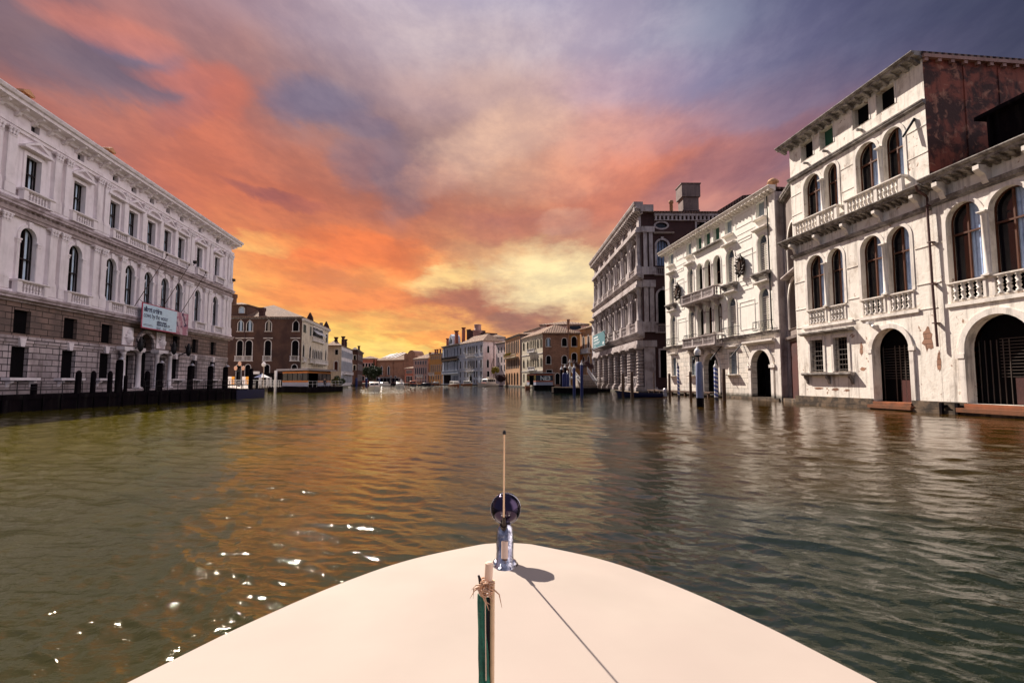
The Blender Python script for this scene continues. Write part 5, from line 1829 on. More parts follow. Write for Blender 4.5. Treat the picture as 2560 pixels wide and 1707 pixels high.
# ------------------------------------------------------------------ A: tall white house with the red flank
A = Bld('palace', A0, A1, 'tall white stucco palace with four storeys, paired arches and a bare red side wall', 'palace')
AL = A.L
H = []
for i, (a, b) in enumerate(((1.4, 2.75), (3.5, 4.87), (6.7, 8.1), (8.72, 10.1))):
    win(A, None, H, a, b, 18.9, 20.3, 'rect', 0.1, 0.025, 0.45, 'pale_stone', 'shutter_green' if i == 1 else 'interior_dark', None, curtain=None if i == 1 else ('curtain_blue', (0.8, 0.97)))
    if i < 3:
        mb = MB()
        mb.box((a + b) / 2 - 0.06, (a + b) / 2 + 0.06, -0.35, 0, 18.45, 18.6)
        mb.build('spout', 'cornice_stone', A.root)


def pair(B, a0, a1, b0, b1, v0, v1, H, sp=None):
    for (p, q) in ((a0, a1), (b0, b1)):
        win(B, None, H, p, q, v0, v1, 'round', 0.22, 0.035, 0.52, 'pale_stone', 'glass_dark', 'window_wood', curtain=('curtain_blue', (0.42, 0.97)), transom=0.62)
    c = (a1 + b0) / 2
    column(B, None, c, -0.02, v0 - 0.02, v1 - (a1 - a0) / 2 + 0.08, 0.155, 'pale_stone', n=12)


pair(A, 1.5, 3.38, 3.78, 5.1, 14.05, 17.5, H)
pair(A, 6.78, 8.6, 9.0, 10.5, 14.05, 17.5, H)
balustrade(A, None, 0.85, 5.45, 12.98, 14.1, 0.52, 0, 'pale_stone', posts=(3.58,), slab=0.0, sp=0.33, r=0.12, n=10, pw=0.24)
balustrade(A, None, 6.2, 10.75, 12.98, 14.1, 0.52, 0, 'pale_stone', posts=(8.8,), slab=0.0, sp=0.33, r=0.12, n=10, pw=0.24)
pair(A, 1.48, 3.34, 3.72, 5.22, 7.2, 11.24, H)
pair(A, 6.78, 8.55, 8.92, 10.55, 7.2, 11.24, H)
for a, b in ((1.42, 3.4), (3.66, 5.3), (6.7, 8.6), (8.86, 10.65)):
    balustrade(A, None, a, b, 6.08, 7.16, 0.06, 0.28, 'pale_stone', slab=0, sp=0.36, r=0.13, n=10, pw=0.14, name='balustrade')
    H.append(outline(a + 0.05, b - 0.05, 6.1, 7.19))
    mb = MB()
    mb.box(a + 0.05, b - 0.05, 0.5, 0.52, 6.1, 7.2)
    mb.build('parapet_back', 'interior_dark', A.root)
ws = []
for a, b in ((1.5, 2.88), (3.93, 5.28)):
    W = win(A, None, H, a, b, 2.48, 4.86, 'rect', 0.2, 0.06, 0.4, 'pale_stone', 'interior_dark')
    mb = MB()
    for k in range(7):
        z = 2.6 + k * 0.35
        mb.tube([(a, 0.1, z), (b, 0.1, z)], 0.016, 5)
    for k in range(5):
        u = a + (b - a) * (k + 0.5) / 5
        mb.tube([(u, 0.1, 2.48), (u, 0.1, 4.86)], 0.016, 5)
    mb.build('window_grille', 'grate', W)
W = win(A, None, H, 7.4, 10.15, 0.42, 5.08, 'round', 0.28, 0.1, 0.75, 'pale_stone', 'interior_dark', name='water_gate')
gr = MB()
for k in range(12):
    gr.box(7.45, 10.1, 0.62, 0.65, 1.95 + k * 0.17, 1.975 + k * 0.17)
for u in (7.5, 8.4, 8.75, 9.1, 10.0):
    gr.box(u, u + 0.04, 0.6, 0.64, 0.5, 4.0)
gr.build('gate_grille', 'grate', W)
gr = MB()
gr.box(8.8, 10.1, 0.6, 0.64, 0.5, 1.85)
gr.build('gate_panel', 'dark_red_wall', W)
mb = MB()
mb.box(7.0, 7.4, -0.14, -0.001, 3.6, 3.85)
mb.box(10.15, 10.55, -0.14, -0.001, 3.6, 3.85)
mb.build('impost', 'pale_stone', W)
wall(A, None, 'white_stucco', 0, AL, 0.3, 20.5, H, 0.5)
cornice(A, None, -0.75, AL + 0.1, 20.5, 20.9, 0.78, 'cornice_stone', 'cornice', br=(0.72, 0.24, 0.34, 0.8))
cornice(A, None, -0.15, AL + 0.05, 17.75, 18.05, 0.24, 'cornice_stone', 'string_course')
mb = MB()
for z in (16.55, 14.95):
    for a, b in ((0, 1.25), (5.35, 6.5), (10.75, AL)):
        mb = MB()
        mb.box(a, b, -0.03, 0, z, z + 0.04)
        mb.build('string_line', 'pale_stone', A.root)
for z in (9.5, 7.35, 5.9):
    for a, b in ((0, 1.2), (5.5, 6.5), (10.85, AL)):
        mb = MB()
        mb.box(a, b, -0.035, 0, z, z + 0.045)
        mb.build('string_line', 'pale_stone', A.root)
for a, b in ((0.8, 5.9), (6.5, 10.95)):
    mb = MB()
    mb.box(a, b, -0.10, 0, 5.80, 6.0)
    mb.build('window_sill', 'pale_stone', A.root)
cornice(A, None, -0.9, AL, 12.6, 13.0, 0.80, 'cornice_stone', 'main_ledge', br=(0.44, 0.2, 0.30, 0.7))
mb = MB()
for k in range(5):
    mb = MB()
    bracket(mb, 0.4 + k * 2.75, 0.26, 0.62, 12.59, 0.85)
    mb.build('corbel', 'pale_stone', A.root)
pass
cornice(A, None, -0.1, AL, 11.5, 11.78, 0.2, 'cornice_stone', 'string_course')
mb = MB()
mb.mould(0.8, 5.85, [(0.003, 5.22), (-0.25, 5.22), (-0.5, 5.36), (-0.5, 5.46), (0.003, 5.5)])
mb.build('window_hood', 'cornice_stone', A.root)
mb = MB()
mb.mould(0.85, 5.85, [(0.003, 2.18), (-0.3, 2.18), (-0.42, 2.28), (-0.42, 2.4), (0.003, 2.4)])
for u in (1.1, 3.4, 5.6):
    bracket(mb, u, 0.2, 0.3, 2.178, 0.6)
mb.build('window_sill', 'cornice_stone', A.root)
mb = MB()
for a, b in ((-0.3, 7.35), (10.2, AL + 1.4)):
    mb.box(a, b, -0.14, 0, 0.22, 0.66)
mb.box(-0.2, AL + 0.1, -0.3, 0, -2.6, 0.2)
mb.build('plinth', 'foundation', A.root)
mb = MB()
mb.box(7.2, 10.4, -0.45, 0.5, 0.1, 0.30)
mb.box(7.4, 10.2, -0.2, 0.6, 0.302, 0.5)
mb.build('step', 'rust_step', A.root)
mb = MB()
mb.box(7.5, 7.72, -0.5, -0.1, 5.45, 5.6)
mb.tube([(7.6, 0, 5.3), (7.6, -0.35, 5.5)], 0.03, 6)
mb.tube([(7.2, -0.05, 5.55), (8.1, -0.45, 5.25)], [0.08, 0.1], 8)
mb.build('security_camera', 'white_paint', A.root)
mb = MB()
mb.tube([(11.4, -0.05, 17.25), (10.95, -0.45, 16.3)], [0.09, 0.07], 8)
mb.build('bracket_stub', 'iron', A.root)
# red flank: sheer plastered wall with faint vertical strips
AF = A1 + Ain * 13
mb = MB(A.frame(A1, AF)[0])
mb.face([(0, 0, 0.3), (13, 0, 0.3), (13, 0, 20.5), (0, 0, 20.5)])
for u in (2.6, 4.9, 7.2, 9.6):
    mb.box(u, u + 0.12, -0.035, -0.001, 12, 20.3)
mb.build('flank_wall', 'red_wall', A.root)
mb = MB(A.frame(A1, AF)[0])
mb.box(-0.1, 13, -0.22, 0, 20.5, 20.7)
for k in range(16):
    mb.box(k * 0.85, k * 0.85 + 0.22, -0.18, -0.001, 20.3, 20.498)
mb.build('flank_eaves', 'pink_stucco', A.root)
AP = [A0, A1, AF, A0 + Ain * 13]
body(A, AP, 0.3, 20.5, 'grey_stucco', skip=(0, 1))
hip(A, AP, 20.88, 1.6, 0.15, 'roof_tiles_dark', 0.5)
mb = MB()
mb.tube([(AL + 0.02, -0.95, 12.9), (AL - 0.05, -0.75, 12.6), (AL, -0.3, 12.3), (AL - 0.08, -0.15, 12.2), (AL - 0.05, -0.22, 11.4), (AL, -0.24, 7.0), (AL + 0.05, -0.22, 3.7)], 0.065, 8)
for z in (11.7, 9.6, 7.2, 5.0):
    mb.box(AL - 0.13, AL + 0.1, -0.3, 0, z, z + 0.06)
mb.build('drain_pipe', 'rust_pipe', A.root)
# plaster fallen from the bricks beside the pipe
rg = random.Random(31)
for cx_, cz_, w_, h_ in ((11.35, 4.2, 0.42, 0.75), (11.95, 2.9, 0.14, 0.7), (6.45, 3.9, 0.16, 0.5), (6.5, 2.6, 0.3, 0.14), (2.2, 1.25, 0.55, 0.10), (3.9, 1.2, 0.5, 0.12), (5.0, 1.15, 0.3, 0.1)):
    n_ = 16
    mb = MB()
    mb.prism([(cx_ + w_ * math.cos(2 * PI * k / n_) * rg.uniform(0.55, 1.1), cz_ + h_ * math.sin(2 * PI * k / n_) * rg.uniform(0.6, 1.1)) for k in range(n_)], -0.006, 0.0)
    mb.build('bare_brick', 'brick_far', A.root)

# ------------------------------------------------------------------ B: lower white wing at the right edge
B0 = A0 + Ad * (AL + 0.01)
BB = Bld('palace', B0, A0 + Ad * (AL + 11.5), 'lower white wing with wide arched windows and a barred water gate, right edge', 'palace')


def bu(u):
    return u - AL


H = []
pair(BB, bu(12.85), bu(14.75), bu(15.15), bu(17.05), 7.15, 11.35, H)
pair(BB, bu(19.0), bu(20.8), bu(21.2), bu(23.0), 7.15, 11.35, H)
for a, b in ((12.8, 14.8), (15.1, 17.1), (18.95, 20.85), (21.15, 23.05)):
    a, b = bu(a), bu(b)
    balustrade(BB, None, a, b, 6.08, 7.12, 0.06, 0.28, 'pale_stone', slab=0, sp=0.38, r=0.14, n=10, pw=0.14, name='balustrade')
    H.append(outline(a + 0.05, b - 0.05, 6.1, 7.14))
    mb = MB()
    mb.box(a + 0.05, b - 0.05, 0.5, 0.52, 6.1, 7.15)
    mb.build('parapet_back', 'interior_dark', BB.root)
g0, g1 = bu(13.5), bu(16.9)
W = win(BB, None, H, g0, g1, 0.62, 5.15, 'round', 0.32, 0.1, 0.8, 'pale_stone', 'interior_dark', name='water_gate')
gr = MB()
for k in range(13):
    gr.box(g0 + 1.2, g1, 0.62, 0.65, 2.0 + k * 0.16, 2.025 + k * 0.16)
for k in range(6):
    gr.box(g0 + 0.15 + k * 0.3, g0 + 0.18 + k * 0.3, 0.6, 0.64, 0.62, 3.9)
gr.build('gate_grille', 'grate', W)
gr = MB()
gr.box(g0 + 1.9, g1 - 0.02, 0.55, 0.6, 0.65, 1.95)
gr.build('gate_panel', 'dark_red_wall', W)
mb = MB()
mb.box(g0 - 0.5, g0, -0.14, -0.001, 3.0, 3.25)
mb.box(g1, g1 + 0.5, -0.14, -0.001, 3.0, 3.25)
mb.build('impost', 'pale_stone', W)
wall(BB, None, 'white_stucco', 0, BB.L, 0.3, 12.75, H, 0.5)
cornice(BB, None, 0.0, BB.L, 12.72, 13.2, 0.88, 'cornice_stone', 'cornice', br=(0.44, 0.2, 0.30, 0.75))
mb = MB()
for k in range(5):
    mb = MB()
    bracket(mb, 0.9 + k * 2.3, 0.32, 0.72, 12.71, 1.0)
    mb.build('corbel', 'pale_stone', BB.root)
pass
cornice(BB, None, 0, BB.L, 11.62, 11.95, 0.22, 'cornice_stone', 'string_course')
mb = MB()
for z in (9.5, 7.3):
    for a, b in ((0, bu(12.6)), (bu(17.3), bu(18.8))):
        mb = MB()
        mb.box(a, b, -0.035, 0, z, z + 0.045)
        mb.build('string_line', 'pale_stone', BB.root)
mb = MB()
mb.box(bu(12.6), bu(17.4), -0.1, 0, 5.8, 6.0)
mb.build('window_sill', 'pale_stone', BB.root)
mb = MB()
mb.box(0.02, g0 - 0.35, -0.14, 0, 0.24, 0.64)
mb.box(0, BB.L, -0.32, 0, -2.6, 0.2)
mb.build('plinth', 'foundation', BB.root)
mb = MB()
mb.box(g0 - 0.3, g1 + 0.4, -0.5, 0.5, 0.16, 0.38)
mb.box(g0 - 0.1, g1 + 0.2, -0.2, 0.6, 0.382, 0.6)
mb.build('step', 'rust_step', BB.root)
for u in (bu(12.2), bu(13.1)):
    mb = MB()
    mb.box(u, u + 0.16, -0.45, -0.3, -1.0, 0.62)
    mb.box(u - 0.05, u + 0.21, -0.3, -0.02, 0.35, 0.5)
    mb.build('fender', 'wood_dark', BB.root)
BE = A0 + Ad * (AL + 11.5)
BP = [B0, BE, BE + Ain * 12, B0 + Ain * 12]
body(BB, BP, 0.3, 12.9, 'grey_stucco', skip=(0, 3))
mb = MB()
mb.face([(0, 0.0, 13.18), (BB.L, 0.0, 13.18), (BB.L, 12, 16.8), (0, 12, 16.8)], uv=[(0, 0), (11, 0), (11, 12), (0, 12)])
mb.face([(0, 0, 12.4), (0, 0, 13.18), (0, 12, 16.8), (0, 12, 12.8)])
mb.build('roof', 'roof_tiles_dark', BB.root)
mb = MB()
mb.box(1.6, 9.5, 2.2, 9.5, 13.2, 16.2)
mb.box(1.2, 10, 1.7, 10, 16.2, 16.4)
for k in range(4):
    mb.box(1.7 + k * 2.0, 1.85 + k * 2.0, 1.9, 2.2, 13.6, 16.2)
mb.build('roof_shade_block', 'wood_dark', BB.root)  # near-black boxes standing in for the shade over the roof terrace

# ------------------------------------------------------------------ N: narrow recessed house with open loggias
N0, N1 = C1 + Cd * 0.35 + Cin * 0.7, A0 - Ad * 0.05 + Ain * 0.7
NB = Bld('house', N0, N1, 'narrow dark red house with arched loggias squeezed between the two white palaces', 'house')
H = []
NL = NB.L
win(NB, None, H, 1.2, NL - 0.6, 11.3, 15.3, 'round', 0.2, 0.08, 1.6, 'pale_stone', 'dark_red_wall')
win(NB, None, H, 0.9, NL - 0.5, 6.3, 10.4, 'round', 0.25, 0.12, 1.6, 'pale_stone', 'dark_red_wall')
wall(NB, None, 'grey_stucco', 0, NL, 5.2, 18.0, H, 1.6)
wall(NB, None, 'dark_red_wall', 0, NL, -1.0, 5.2, [], 0.2)
mb = MB()
mb.box(0, 0.55, -0.14, 0, 0.3, 14.5)
mb.mould(0.6, NL, [(0.003, 10.7), (-0.5, 10.72), (-0.6, 10.85), (-0.6, 10.95), (0.003, 11.25)])
mb.mould(0.2, NL, [(0.003, 5.4), (-0.3, 5.4), (-0.4, 5.6), (0.003, 5.65)])
for v in (6.3, 11.3):
    mb.lathe(NL * 0.55, 0.9, [(0.2, v), (0.15, v + 0.2), (0.14, v + 2.0), (0.24, v + 2.3)], 10)
mb.build('stone_trim', 'rezz_stone', NB.root)
cornice(NB, None, -0.1, NL, 17.9, 18.3, 0.5, 'cornice_stone')
NP = [N0, N1, N1 + Ain * 9, N0 + Ain * 9]
body(NB, NP, 0.3, 18.0, 'grey_stucco', skip=(0,))
hip(NB, NP, 18.3, 0.8, 0.1, 'roof_tiles_dark')
mb = MB()
for a, b, z0, z1 in ((1.4, NL - 0.8, 11.4, 13.6), (1.1, NL - 0.7, 6.4, 9.0)):
    mb.box(a, a + 0.9, 1.35, 1.42, z0, z1)
    mb.box(b - 0.9, b, 1.35, 1.42, z0, z1)
mb.build('loggia_shutters', 'window_wood', NB.root)

# ------------------------------------------------------------------ C: white palace with coats of arms
CC = Bld('palace', C0, C1, 'white plastered palace with louvred shutters, two dark coats of arms and stacked balconies')
CL = CC.L
H = []
for i, (a, b) in enumerate(((1.35, 2.95), (6.8, 8.2), (9.5, 10.85), (11.5, 12.9), (13.6, 15.0), (16.1, 17.55), (21.9, 23.3))):
    mm = 'shutter_green' if i in (2, 3, 4) else 'shutter_grey'
    win(CC, None, H, a, b, 17.35, 18.95, 'rect', 0.12, 0.03, 0.35, 'pale_stone', mm, sill=0.1 if i not in (2, 3, 4) else 0.0, sillout=0.35)
mb = MB()
mb.mould(8.9, 15.4, [(0.003, 17.1), (-0.25, 17.1), (-0.35, 17.2), (-0.35, 17.3), (0.003, 17.3)])
mb.build('long_sill', 'cornice_stone', CC.root)
for (v0, v1) in ((12.1, 15.7), (6.5, 10.55)):
    for k, (a, b) in enumerate(((1.58, 3.2), (7.05, 8.5), (16.2, 17.85), (22.0, 23.5))):
        win(CC, None, H, a, b, v0, v1, 'round', 0.2, 0.06, 0.35, 'pale_stone', 'interior_dark', shut='shutter_pale', hood=0.45)
        if v0 > 10:
            mb = MB()
            mb.mould(a - 0.55, b + 0.55, [(0.003, v0 - 0.36), (-0.4, v0 - 0.36), (-0.6, v0 - 0.2), (-0.6, v0 - 0.08), (0.003, v0 - 0.06)])
            for s in (a - 0.2, b + 0.2):
                bracket(mb, s, 0.24, 0.5, v0 - 0.362, 0.6)
            mb.build('window_shelf', 'cornice_stone', CC.root)
        else:
            mb = MB()
            pts = [(a - 0.5, -0.02, v0 + 0.1), (a - 0.5, -0.5, v0 + 0.1), (b + 0.5, -0.5, v0 + 0.1), (b + 0.5, -0.02, v0 + 0.1)]
            for dz in (0.0, 0.8):
                mb.tube([Vector(p) + Vector((0, 0, dz)) for p in pts], 0.03, 5)
            for i in range(11):
                u = a - 0.5 + (b - a + 1.0) * i / 10
                mb.tube([(u, -0.5, v0 + 0.1), (u + 0.06 * (-1) ** i, -0.58, v0 + 0.45), (u, -0.5, v0 + 0.9)], 0.02, 4)
            mb.build('window_railing', 'iron', CC.root)
for (v0, v1) in ((12.5, 15.75), (7.2, 10.55)):
    for a, b in ((9.35, 10.9), (11.4, 12.85), (13.45, 15.05)):
        win(CC, None, H, a, b, v0, v1, 'round', 0.14, 0.06, 1.3, 'pale_stone', 'interior_dark', 'window_wood', curtain=('far_white', (0.5, 0.9)) if v0 < 10 and a > 10 else None, bars=1)
    for u in (11.15, 13.15):
        column(CC, None, u, 0.1, v0, v1 - 0.72, 0.17, 'rezz_stone', n=10)
    balustrade(CC, None, 7.5, 15.35, v0 - 1.35, v0 - 0.33, 1.15, 0, 'rezz_stone', posts=(10.1, 12.7), slab=0.28, sp=0.33, r=0.11, n=8, pw=0.26, brackets=4)
for u, z in ((4.45, 13.3), (19.3, 13.4)):
    mb = MB()
    # shield with helm and mantling
    sh = [(u - 0.45, z + 0.55), (u - 0.5, z), (u - 0.3, z - 0.55), (u, z - 0.85), (u + 0.3, z - 0.55), (u + 0.5, z), (u + 0.45, z + 0.55)]
    mb.prism(sh[::-1], -0.35, 0)
    mb.lathe(u, -0.25, [(0.12, z + 0.5), (0.28, z + 0.62), (0.3, z + 0.85), (0.16, z + 1.05), (0.03, z + 1.15)], 8)
    rg = random.Random(int(u))
    for k in range(16):
        a = 2 * PI * k / 16
        r0, r1 = 0.5, 0.72 + 0.14 * (k % 2)
        mb.tube([(u + r0 * math.cos(a), -0.3, z + 0.05 + r0 * 1.3 * math.sin(a)), (u + r1 * math.cos(a + 0.2), -0.4, z + 0.05 + r1 * 1.35 * math.sin(a + 0.2)), (u + r1 * 0.9 * math.cos(a + 0.45), -0.25, z + 0.05 + r1 * 1.2 * math.sin(a + 0.45))], [0.11, 0.12, 0.04], 6)
    mb.prism([(u - 0.22, z - 0.4), (u + 0.22, z - 0.4), (u + 0.28, z + 0.3), (u - 0.28, z + 0.3)], -0.45, -0.35)
    mb.build('coat_of_arms', 'bronze', CC.root)
for a, b in ((1.65, 3.15), (7.0, 8.55), (16.15, 17.7)):
    W = win(CC, None, H, a, b, 2.5, 4.85, 'rect', 0.16, 0.06, 0.35, 'pale_stone', 'interior_dark', shut='shutter_grey', hood=0.35, sill=0.25, sillout=0.5)
dw = win(CC, None, H, 10.6, 14.0, 0.3, 4.95, 'round', 0.3, 0.12, 1.4, 'pale_stone', 'interior_dark', name='water_gate')
dw = win(CC, None, H, 20.3, 23.5, -0.3, 4.75, 'round', 0.42, 0.16, 1.4, 'pale_stone', 'interior_dark', name='water_gate')
mb = MB()
for u in (20.0, 23.8):
    mb.box(u - 0.42, u + 0.42, -0.26, -0.001, 3.02, 3.3)
mb.mould(19.4, 24.4, [(0.003, 5.35), (-0.3, 5.35), (-0.5, 5.5), (-0.5, 5.65), (0.003, 5.7)])
mb.build('impost', 'pale_stone', dw)
Hup = [h for h in H if min(p[1] for p in h) > 5.5]
Hlo = [h for h in H if min(p[1] for p in h) < 5.5]
wall(CC, None, 'white_plaster', 0, CL, 6.2, 19.15, Hup, 0.4)
wall(CC, None, 'white_ashlar', 0, CL, -0.4, 6.2, Hlo, 0.5)
cornice(CC, None, -0.9, CL + 0.4, 19.15, 19.7, 0.70, 'pale_stone', 'cornice', br=(0.62, 0.3, 0.26, 0.85))
cornice(CC, None, -0.2, CL + 0.3, 6.05, 6.4, 0.4, 'cornice_stone', 'string_course')
mb = MB()
for a, b in ((0, 1.2), (3.5, 6.7), (8.75, 9.1), (15.4, 15.9), (18.1, 21.7), (23.8, CL)):
    for z in (14.3, 9.3, 16.75):
        if not (z == 16.75 and (b < 2 or a > 23)):
            mb = MB()
            mb.box(a, b, -0.03, 0, z, z + 0.05)
            mb.build('string_line', 'pale_stone', CC.root)
for a, b, z0, z1 in ((3.75, 5.9, 17.5, 18.8), (18.2, 21.2, 17.5, 18.8), (4.0, 5.9, 11.9, 14.9), (18.4, 21.1, 11.9, 14.9), (3.8, 6.2, 6.9, 9.8), (18.5, 21.2, 6.9, 9.8),
                     (3.8, 5.9, 10.9, 11.5), (18.5, 21.0, 10.9, 11.5), (3.8, 5.9, 15.9, 16.3), (18.5, 21.0, 15.9, 16.3)):
    mb = MB()
    mb.ring([(a + 0.09, z0 + 0.09), (b - 0.09, z0 + 0.09), (b - 0.09, z1 - 0.09), (a + 0.09, z1 - 0.09)], [(a, z0), (b, z0), (b, z1), (a, z1)], -0.035, 0)
    mb.build('wall_panel', 'pale_stone', CC.root)
mb = MB()
mb.box(CL - 0.5, CL + 0.3, -0.12, 0.0, -0.4, 19.0)
mb.build('corner_strip', 'pale_stone', CC.root)
mb = MB()
mb.box(CL + 0.001, CL + 0.34, 0.003, 0.9, -0.4, 19.1)
mb.build('corner_pier', 'rezz_stone', CC.root)
mb = MB()
mb.tube([(CL - 0.75, -0.15, 19), (CL - 0.75, -0.15, 7.2), (CL - 0.6, -0.15, 6.5)], 0.06, 6)
mb.build('drain_pipe', 'iron', CC.root)
for u, z in ((14.8, 5.6), (18.8, 5.6)):
    mb = MB()
    mb.tube([(u, -0.05, z), (u, -1.4, z - 1.5)], 0.06, 6)
    mb.build('bracket_pole', 'iron', CC.root)
CP = [C0, C1, C1 + Cin * 14, C0 + Cin * 14]
body(CC, CP, 0.0, 19.2, 'grey_stucco', skip=(0,))
hip(CC, CP, 19.62, 1.4, 0.1, 'roof_tiles_dark')
mb = MB()
mb.lathe(CL - 1.3, 0.9, [(0.35, 20), (0.35, 20.5), (0.55, 20.55), (0.45, 20.8), (0.1, 21.0)], 8)
mb.build('chimney', 'peach_stucco', CC.root)
mb = MB()
mb.box(-0.1, CL, -0.22, 0, -2.6, 0.25)
mb.build('plinth', 'foundation', CC.root)
jt = MB(Matrix.Identity(4))
JT = empty('jetty', C0, CC.ang, 'narrow plank jetty running along the foot of the white plastered palace', 'jetty')
jt = MB()
jt.box(-3.5, 14.6, -1.5, -0.4, 0.42, 0.58)
for k in range(10):
    jt.box(-3.2 + k * 1.9, -3.0 + k * 1.9, -1.45, -1.2, -2, 0.42)
jt.build('walkway', 'wood_brown', JT)

# ------------------------------------------------------------------ R: columned baroque palace
RR = Bld('palace', R0, R1, 'grand baroque palace with three storeys of columns, a teal banner and a massive chimney')
RL = RR.L
RR.root.scale.z = 0.965
bays = 7
bw = (RL - 1.2) / bays
H = []
for k in range(bays):
    c = 0.6 + bw * (k + 0.5)
    for v0, v1 in ((11.1, 16.2), (19.8, 24.8)):
        W = win(RR, None, H, c - 1.35, c + 1.35, v0, v1, 'round', 0.3, 0.12, 1.1, 'rezz_stone', 'interior_dark', key=True)
        for s in (-1, 1):
            mb = MB()
            mb.lathe(c + s * 1.5, -0.35, [(0.24, v0 - 0.3), (0.16, v0), (0.15, v1 - 2.0), (0.26, v1 - 1.6)], 10)
            mb.box(c + s * 1.5 - 0.3, c + s * 1.5 + 0.3, -0.62, 0, v1 - 1.598, v1 - 1.35)
            mb.build('side_column', 'rezz_stone', W)
        # river-god spandrel figures over the arches
        for s in (-1, 1):
            mb = MB()
            mb.tube([(c + s * 0.5, -0.15, v1 + 0.28), (c + s * 1.0, -0.3, v1 + 0.05), (c + s * 1.5, -0.25, v1 - 0.7)], [0.12, 0.26, 0.12], 7)
            mb.lathe(c + s * 0.55, -0.25, [(0.04, v1 + 0.3), (0.14, v1 + 0.42), (0.05, v1 + 0.56)], 6)
            mb.build('spandrel_figure', 'rezz_stone', W)
    win(RR, None, H, c - 0.95, c + 0.95, 26.3, 27.3, 'oval' if k % 1 == 0 else 'rect', 0.2, 0.08, 0.5, 'rezz_stone', 'interior_dark', name='attic_window')
    if k in (2, 3, 4):
        win(RR, None, H, c - 1.5, c + 1.5, 0.5, 7.0, 'rect', 0.12, 0.06, 2.2, 'rezz_rustic', 'interior_dark', name='portico_bay')
    else:
        win(RR, None, H, c - 1.3, c + 1.3, 2.6, 7.0, 'rect', 0.25, 0.1, 0.8, 'rezz_stone', 'interior_dark')
        mb = MB()
        mb.box(c - 1.5, c + 1.5, -0.5, 0, 2.35, 2.58)
        for i in range(3):
            mb.lathe(c - 1.0 + i * 1.0, -0.2, [(0.3, 0.9), (0.42, 1.4), (0.22, 1.8), (0.34, 2.1), (0.2, 2.34)], 8)
        mb.build('carved_base', 'rezz_stone', RR.root)
Hl = [h for h in H if min(p[1] for p in h) < 8]
Hu = [h for h in H if min(p[1] for p in h) >= 8]
wall(RR, None, 'rezz_rustic', 0, RL, 0.2, 7.6, Hl, 0.8)
wall(RR, None, 'rezz_wall', 0, RL, 7.6, 28.2, Hu, 0.9)  # wall between the columns coloured darker for dirt and the shade there
for k in range(bays + 1):
    c = 0.6 + bw * k
    for s in ((-0.5, 0.5) if k in (1, 6) else (0.0,)):
        u = min(max(c + s, 0.6), RL - 0.6)
        column(RR, None, u, -0.35, 0.9, 7.1, 0.50, 'rezz_rustic', rings=10, n=14)
        column(RR, None, u, -0.32, 11.0, 16.4, 0.38, 'rezz_stone', n=12)
        column(RR, None, u, -0.30, 19.6, 25.1, 0.36, 'rezz_stone', n=12)
    mb = MB()
    u = min(max(c, 0.7), RL - 0.7)
    w = 1.1 if k in (1, 6) else 0.68
    for o_, z0, z1 in ((1.2, 0.2, 0.9), (0.85, 9.42, 11.0), (0.8, 18.42, 19.6), (0.35, 26.0, 27.7)):
        mb = MB()
        mb.box(u - w, u + w, -o_, 0, z0, z1)
        mb.build('pedestal', 'rezz_stone', RR.root)
for k in range(bays):
    c = 0.6 + bw * (k + 0.5)
    h = bw / 2 - 0.7
    if k in (1, 6):
        pass
    balustrade(RR, None, c - h, c + h, 9.42, 10.9, 0.75, 0, 'rezz_stone', slab=0, sp=0.4, r=0.13, n=6, pw=0.2)
    balustrade(RR, None, c - h, c + h, 18.42, 19.5, 0.7, 0, 'rezz_stone', slab=0, sp=0.4, r=0.12, n=6, pw=0.2)
mb = MB()
for z0, z1, o in ((7.1, 7.5, 1.1), (7.5, 8.1, 0.95), (16.4, 16.8, 1.0), (16.8, 17.4, 0.85), (25.1, 25.5, 0.95), (25.5, 25.95, 0.8)):
    mb.box(-o * 0.2, RL + o * 0.2, -o, 0, z0 + 0.002, z1)
mb.build('entablature', 'rezz_stone', RR.root)
cornice(RR, None, -0.7, RL + 0.9, 8.5, 9.4, 1.15, 'rezz_stone', 'string_cornice', br=(0.75, 0.3, 0.4, 0.75))
cornice(RR, None, -0.7, RL + 0.9, 17.6, 18.4, 1.1, 'rezz_stone', 'string_cornice', br=(0.75, 0.3, 0.35, 0.75))
cornice(RR, None, -1.3, RL + 1.3, 28.1, 29.6, 1.4, 'rezz_stone', 'cornice', br=(0.95, 0.42, 0.8, 0.78))
# return side
RS = R1 + Rin * 30
M, _ = RR.frame(R1, RS)
mb = MB(M)
for z0, z1, w in ((0.9, 7.1, 1.0), (11.0, 16.4, 0.8), (19.6, 25.1, 0.7)):
    for u in (0.55, 1.4) if z0 > 5 else (0.9,):
        mb.box(u - w / 2 * (0.8 if z0 > 5 else 1.6), u + w / 2 * (0.8 if z0 > 5 else 1.6), -0.22, 0, z0, z1)
mb.box(0, 1.95, -0.3, 0, 0.2, 0.9)
for z0, z1, o in ((7.1, 8.1, 0.4), (9.4, 11.0, 0.3), (16.4, 17.5, 0.4), (18.4, 19.6, 0.3), (25.1, 26.0, 0.4)):
    mb.box(0, 1.95, -o, 0, z0 + 0.002, z1 - 0.002)
mb.build('corner_pilasters', 'rezz_stone', RR.root)
H = []
W1 = win(RR, M, H, 2.3, 4.0, 19.8, 23.9, 'round', 0.3, 0.15, 0.5, 'rezz_stone', 'curtain_blue', 'window_black', key=True, bars=3)
win(RR, M, H, 2.3, 4.0, 10.8, 16.0, 'round', 0.3, 0.15, 0.5, 'rezz_stone', 'interior_dark', key=True)
win(RR, M, H, 2.2, 4.0, 25.8, 26.7, 'oval', 0.25, 0.1, 0.3, 'rezz_stone', 'glass_dark')
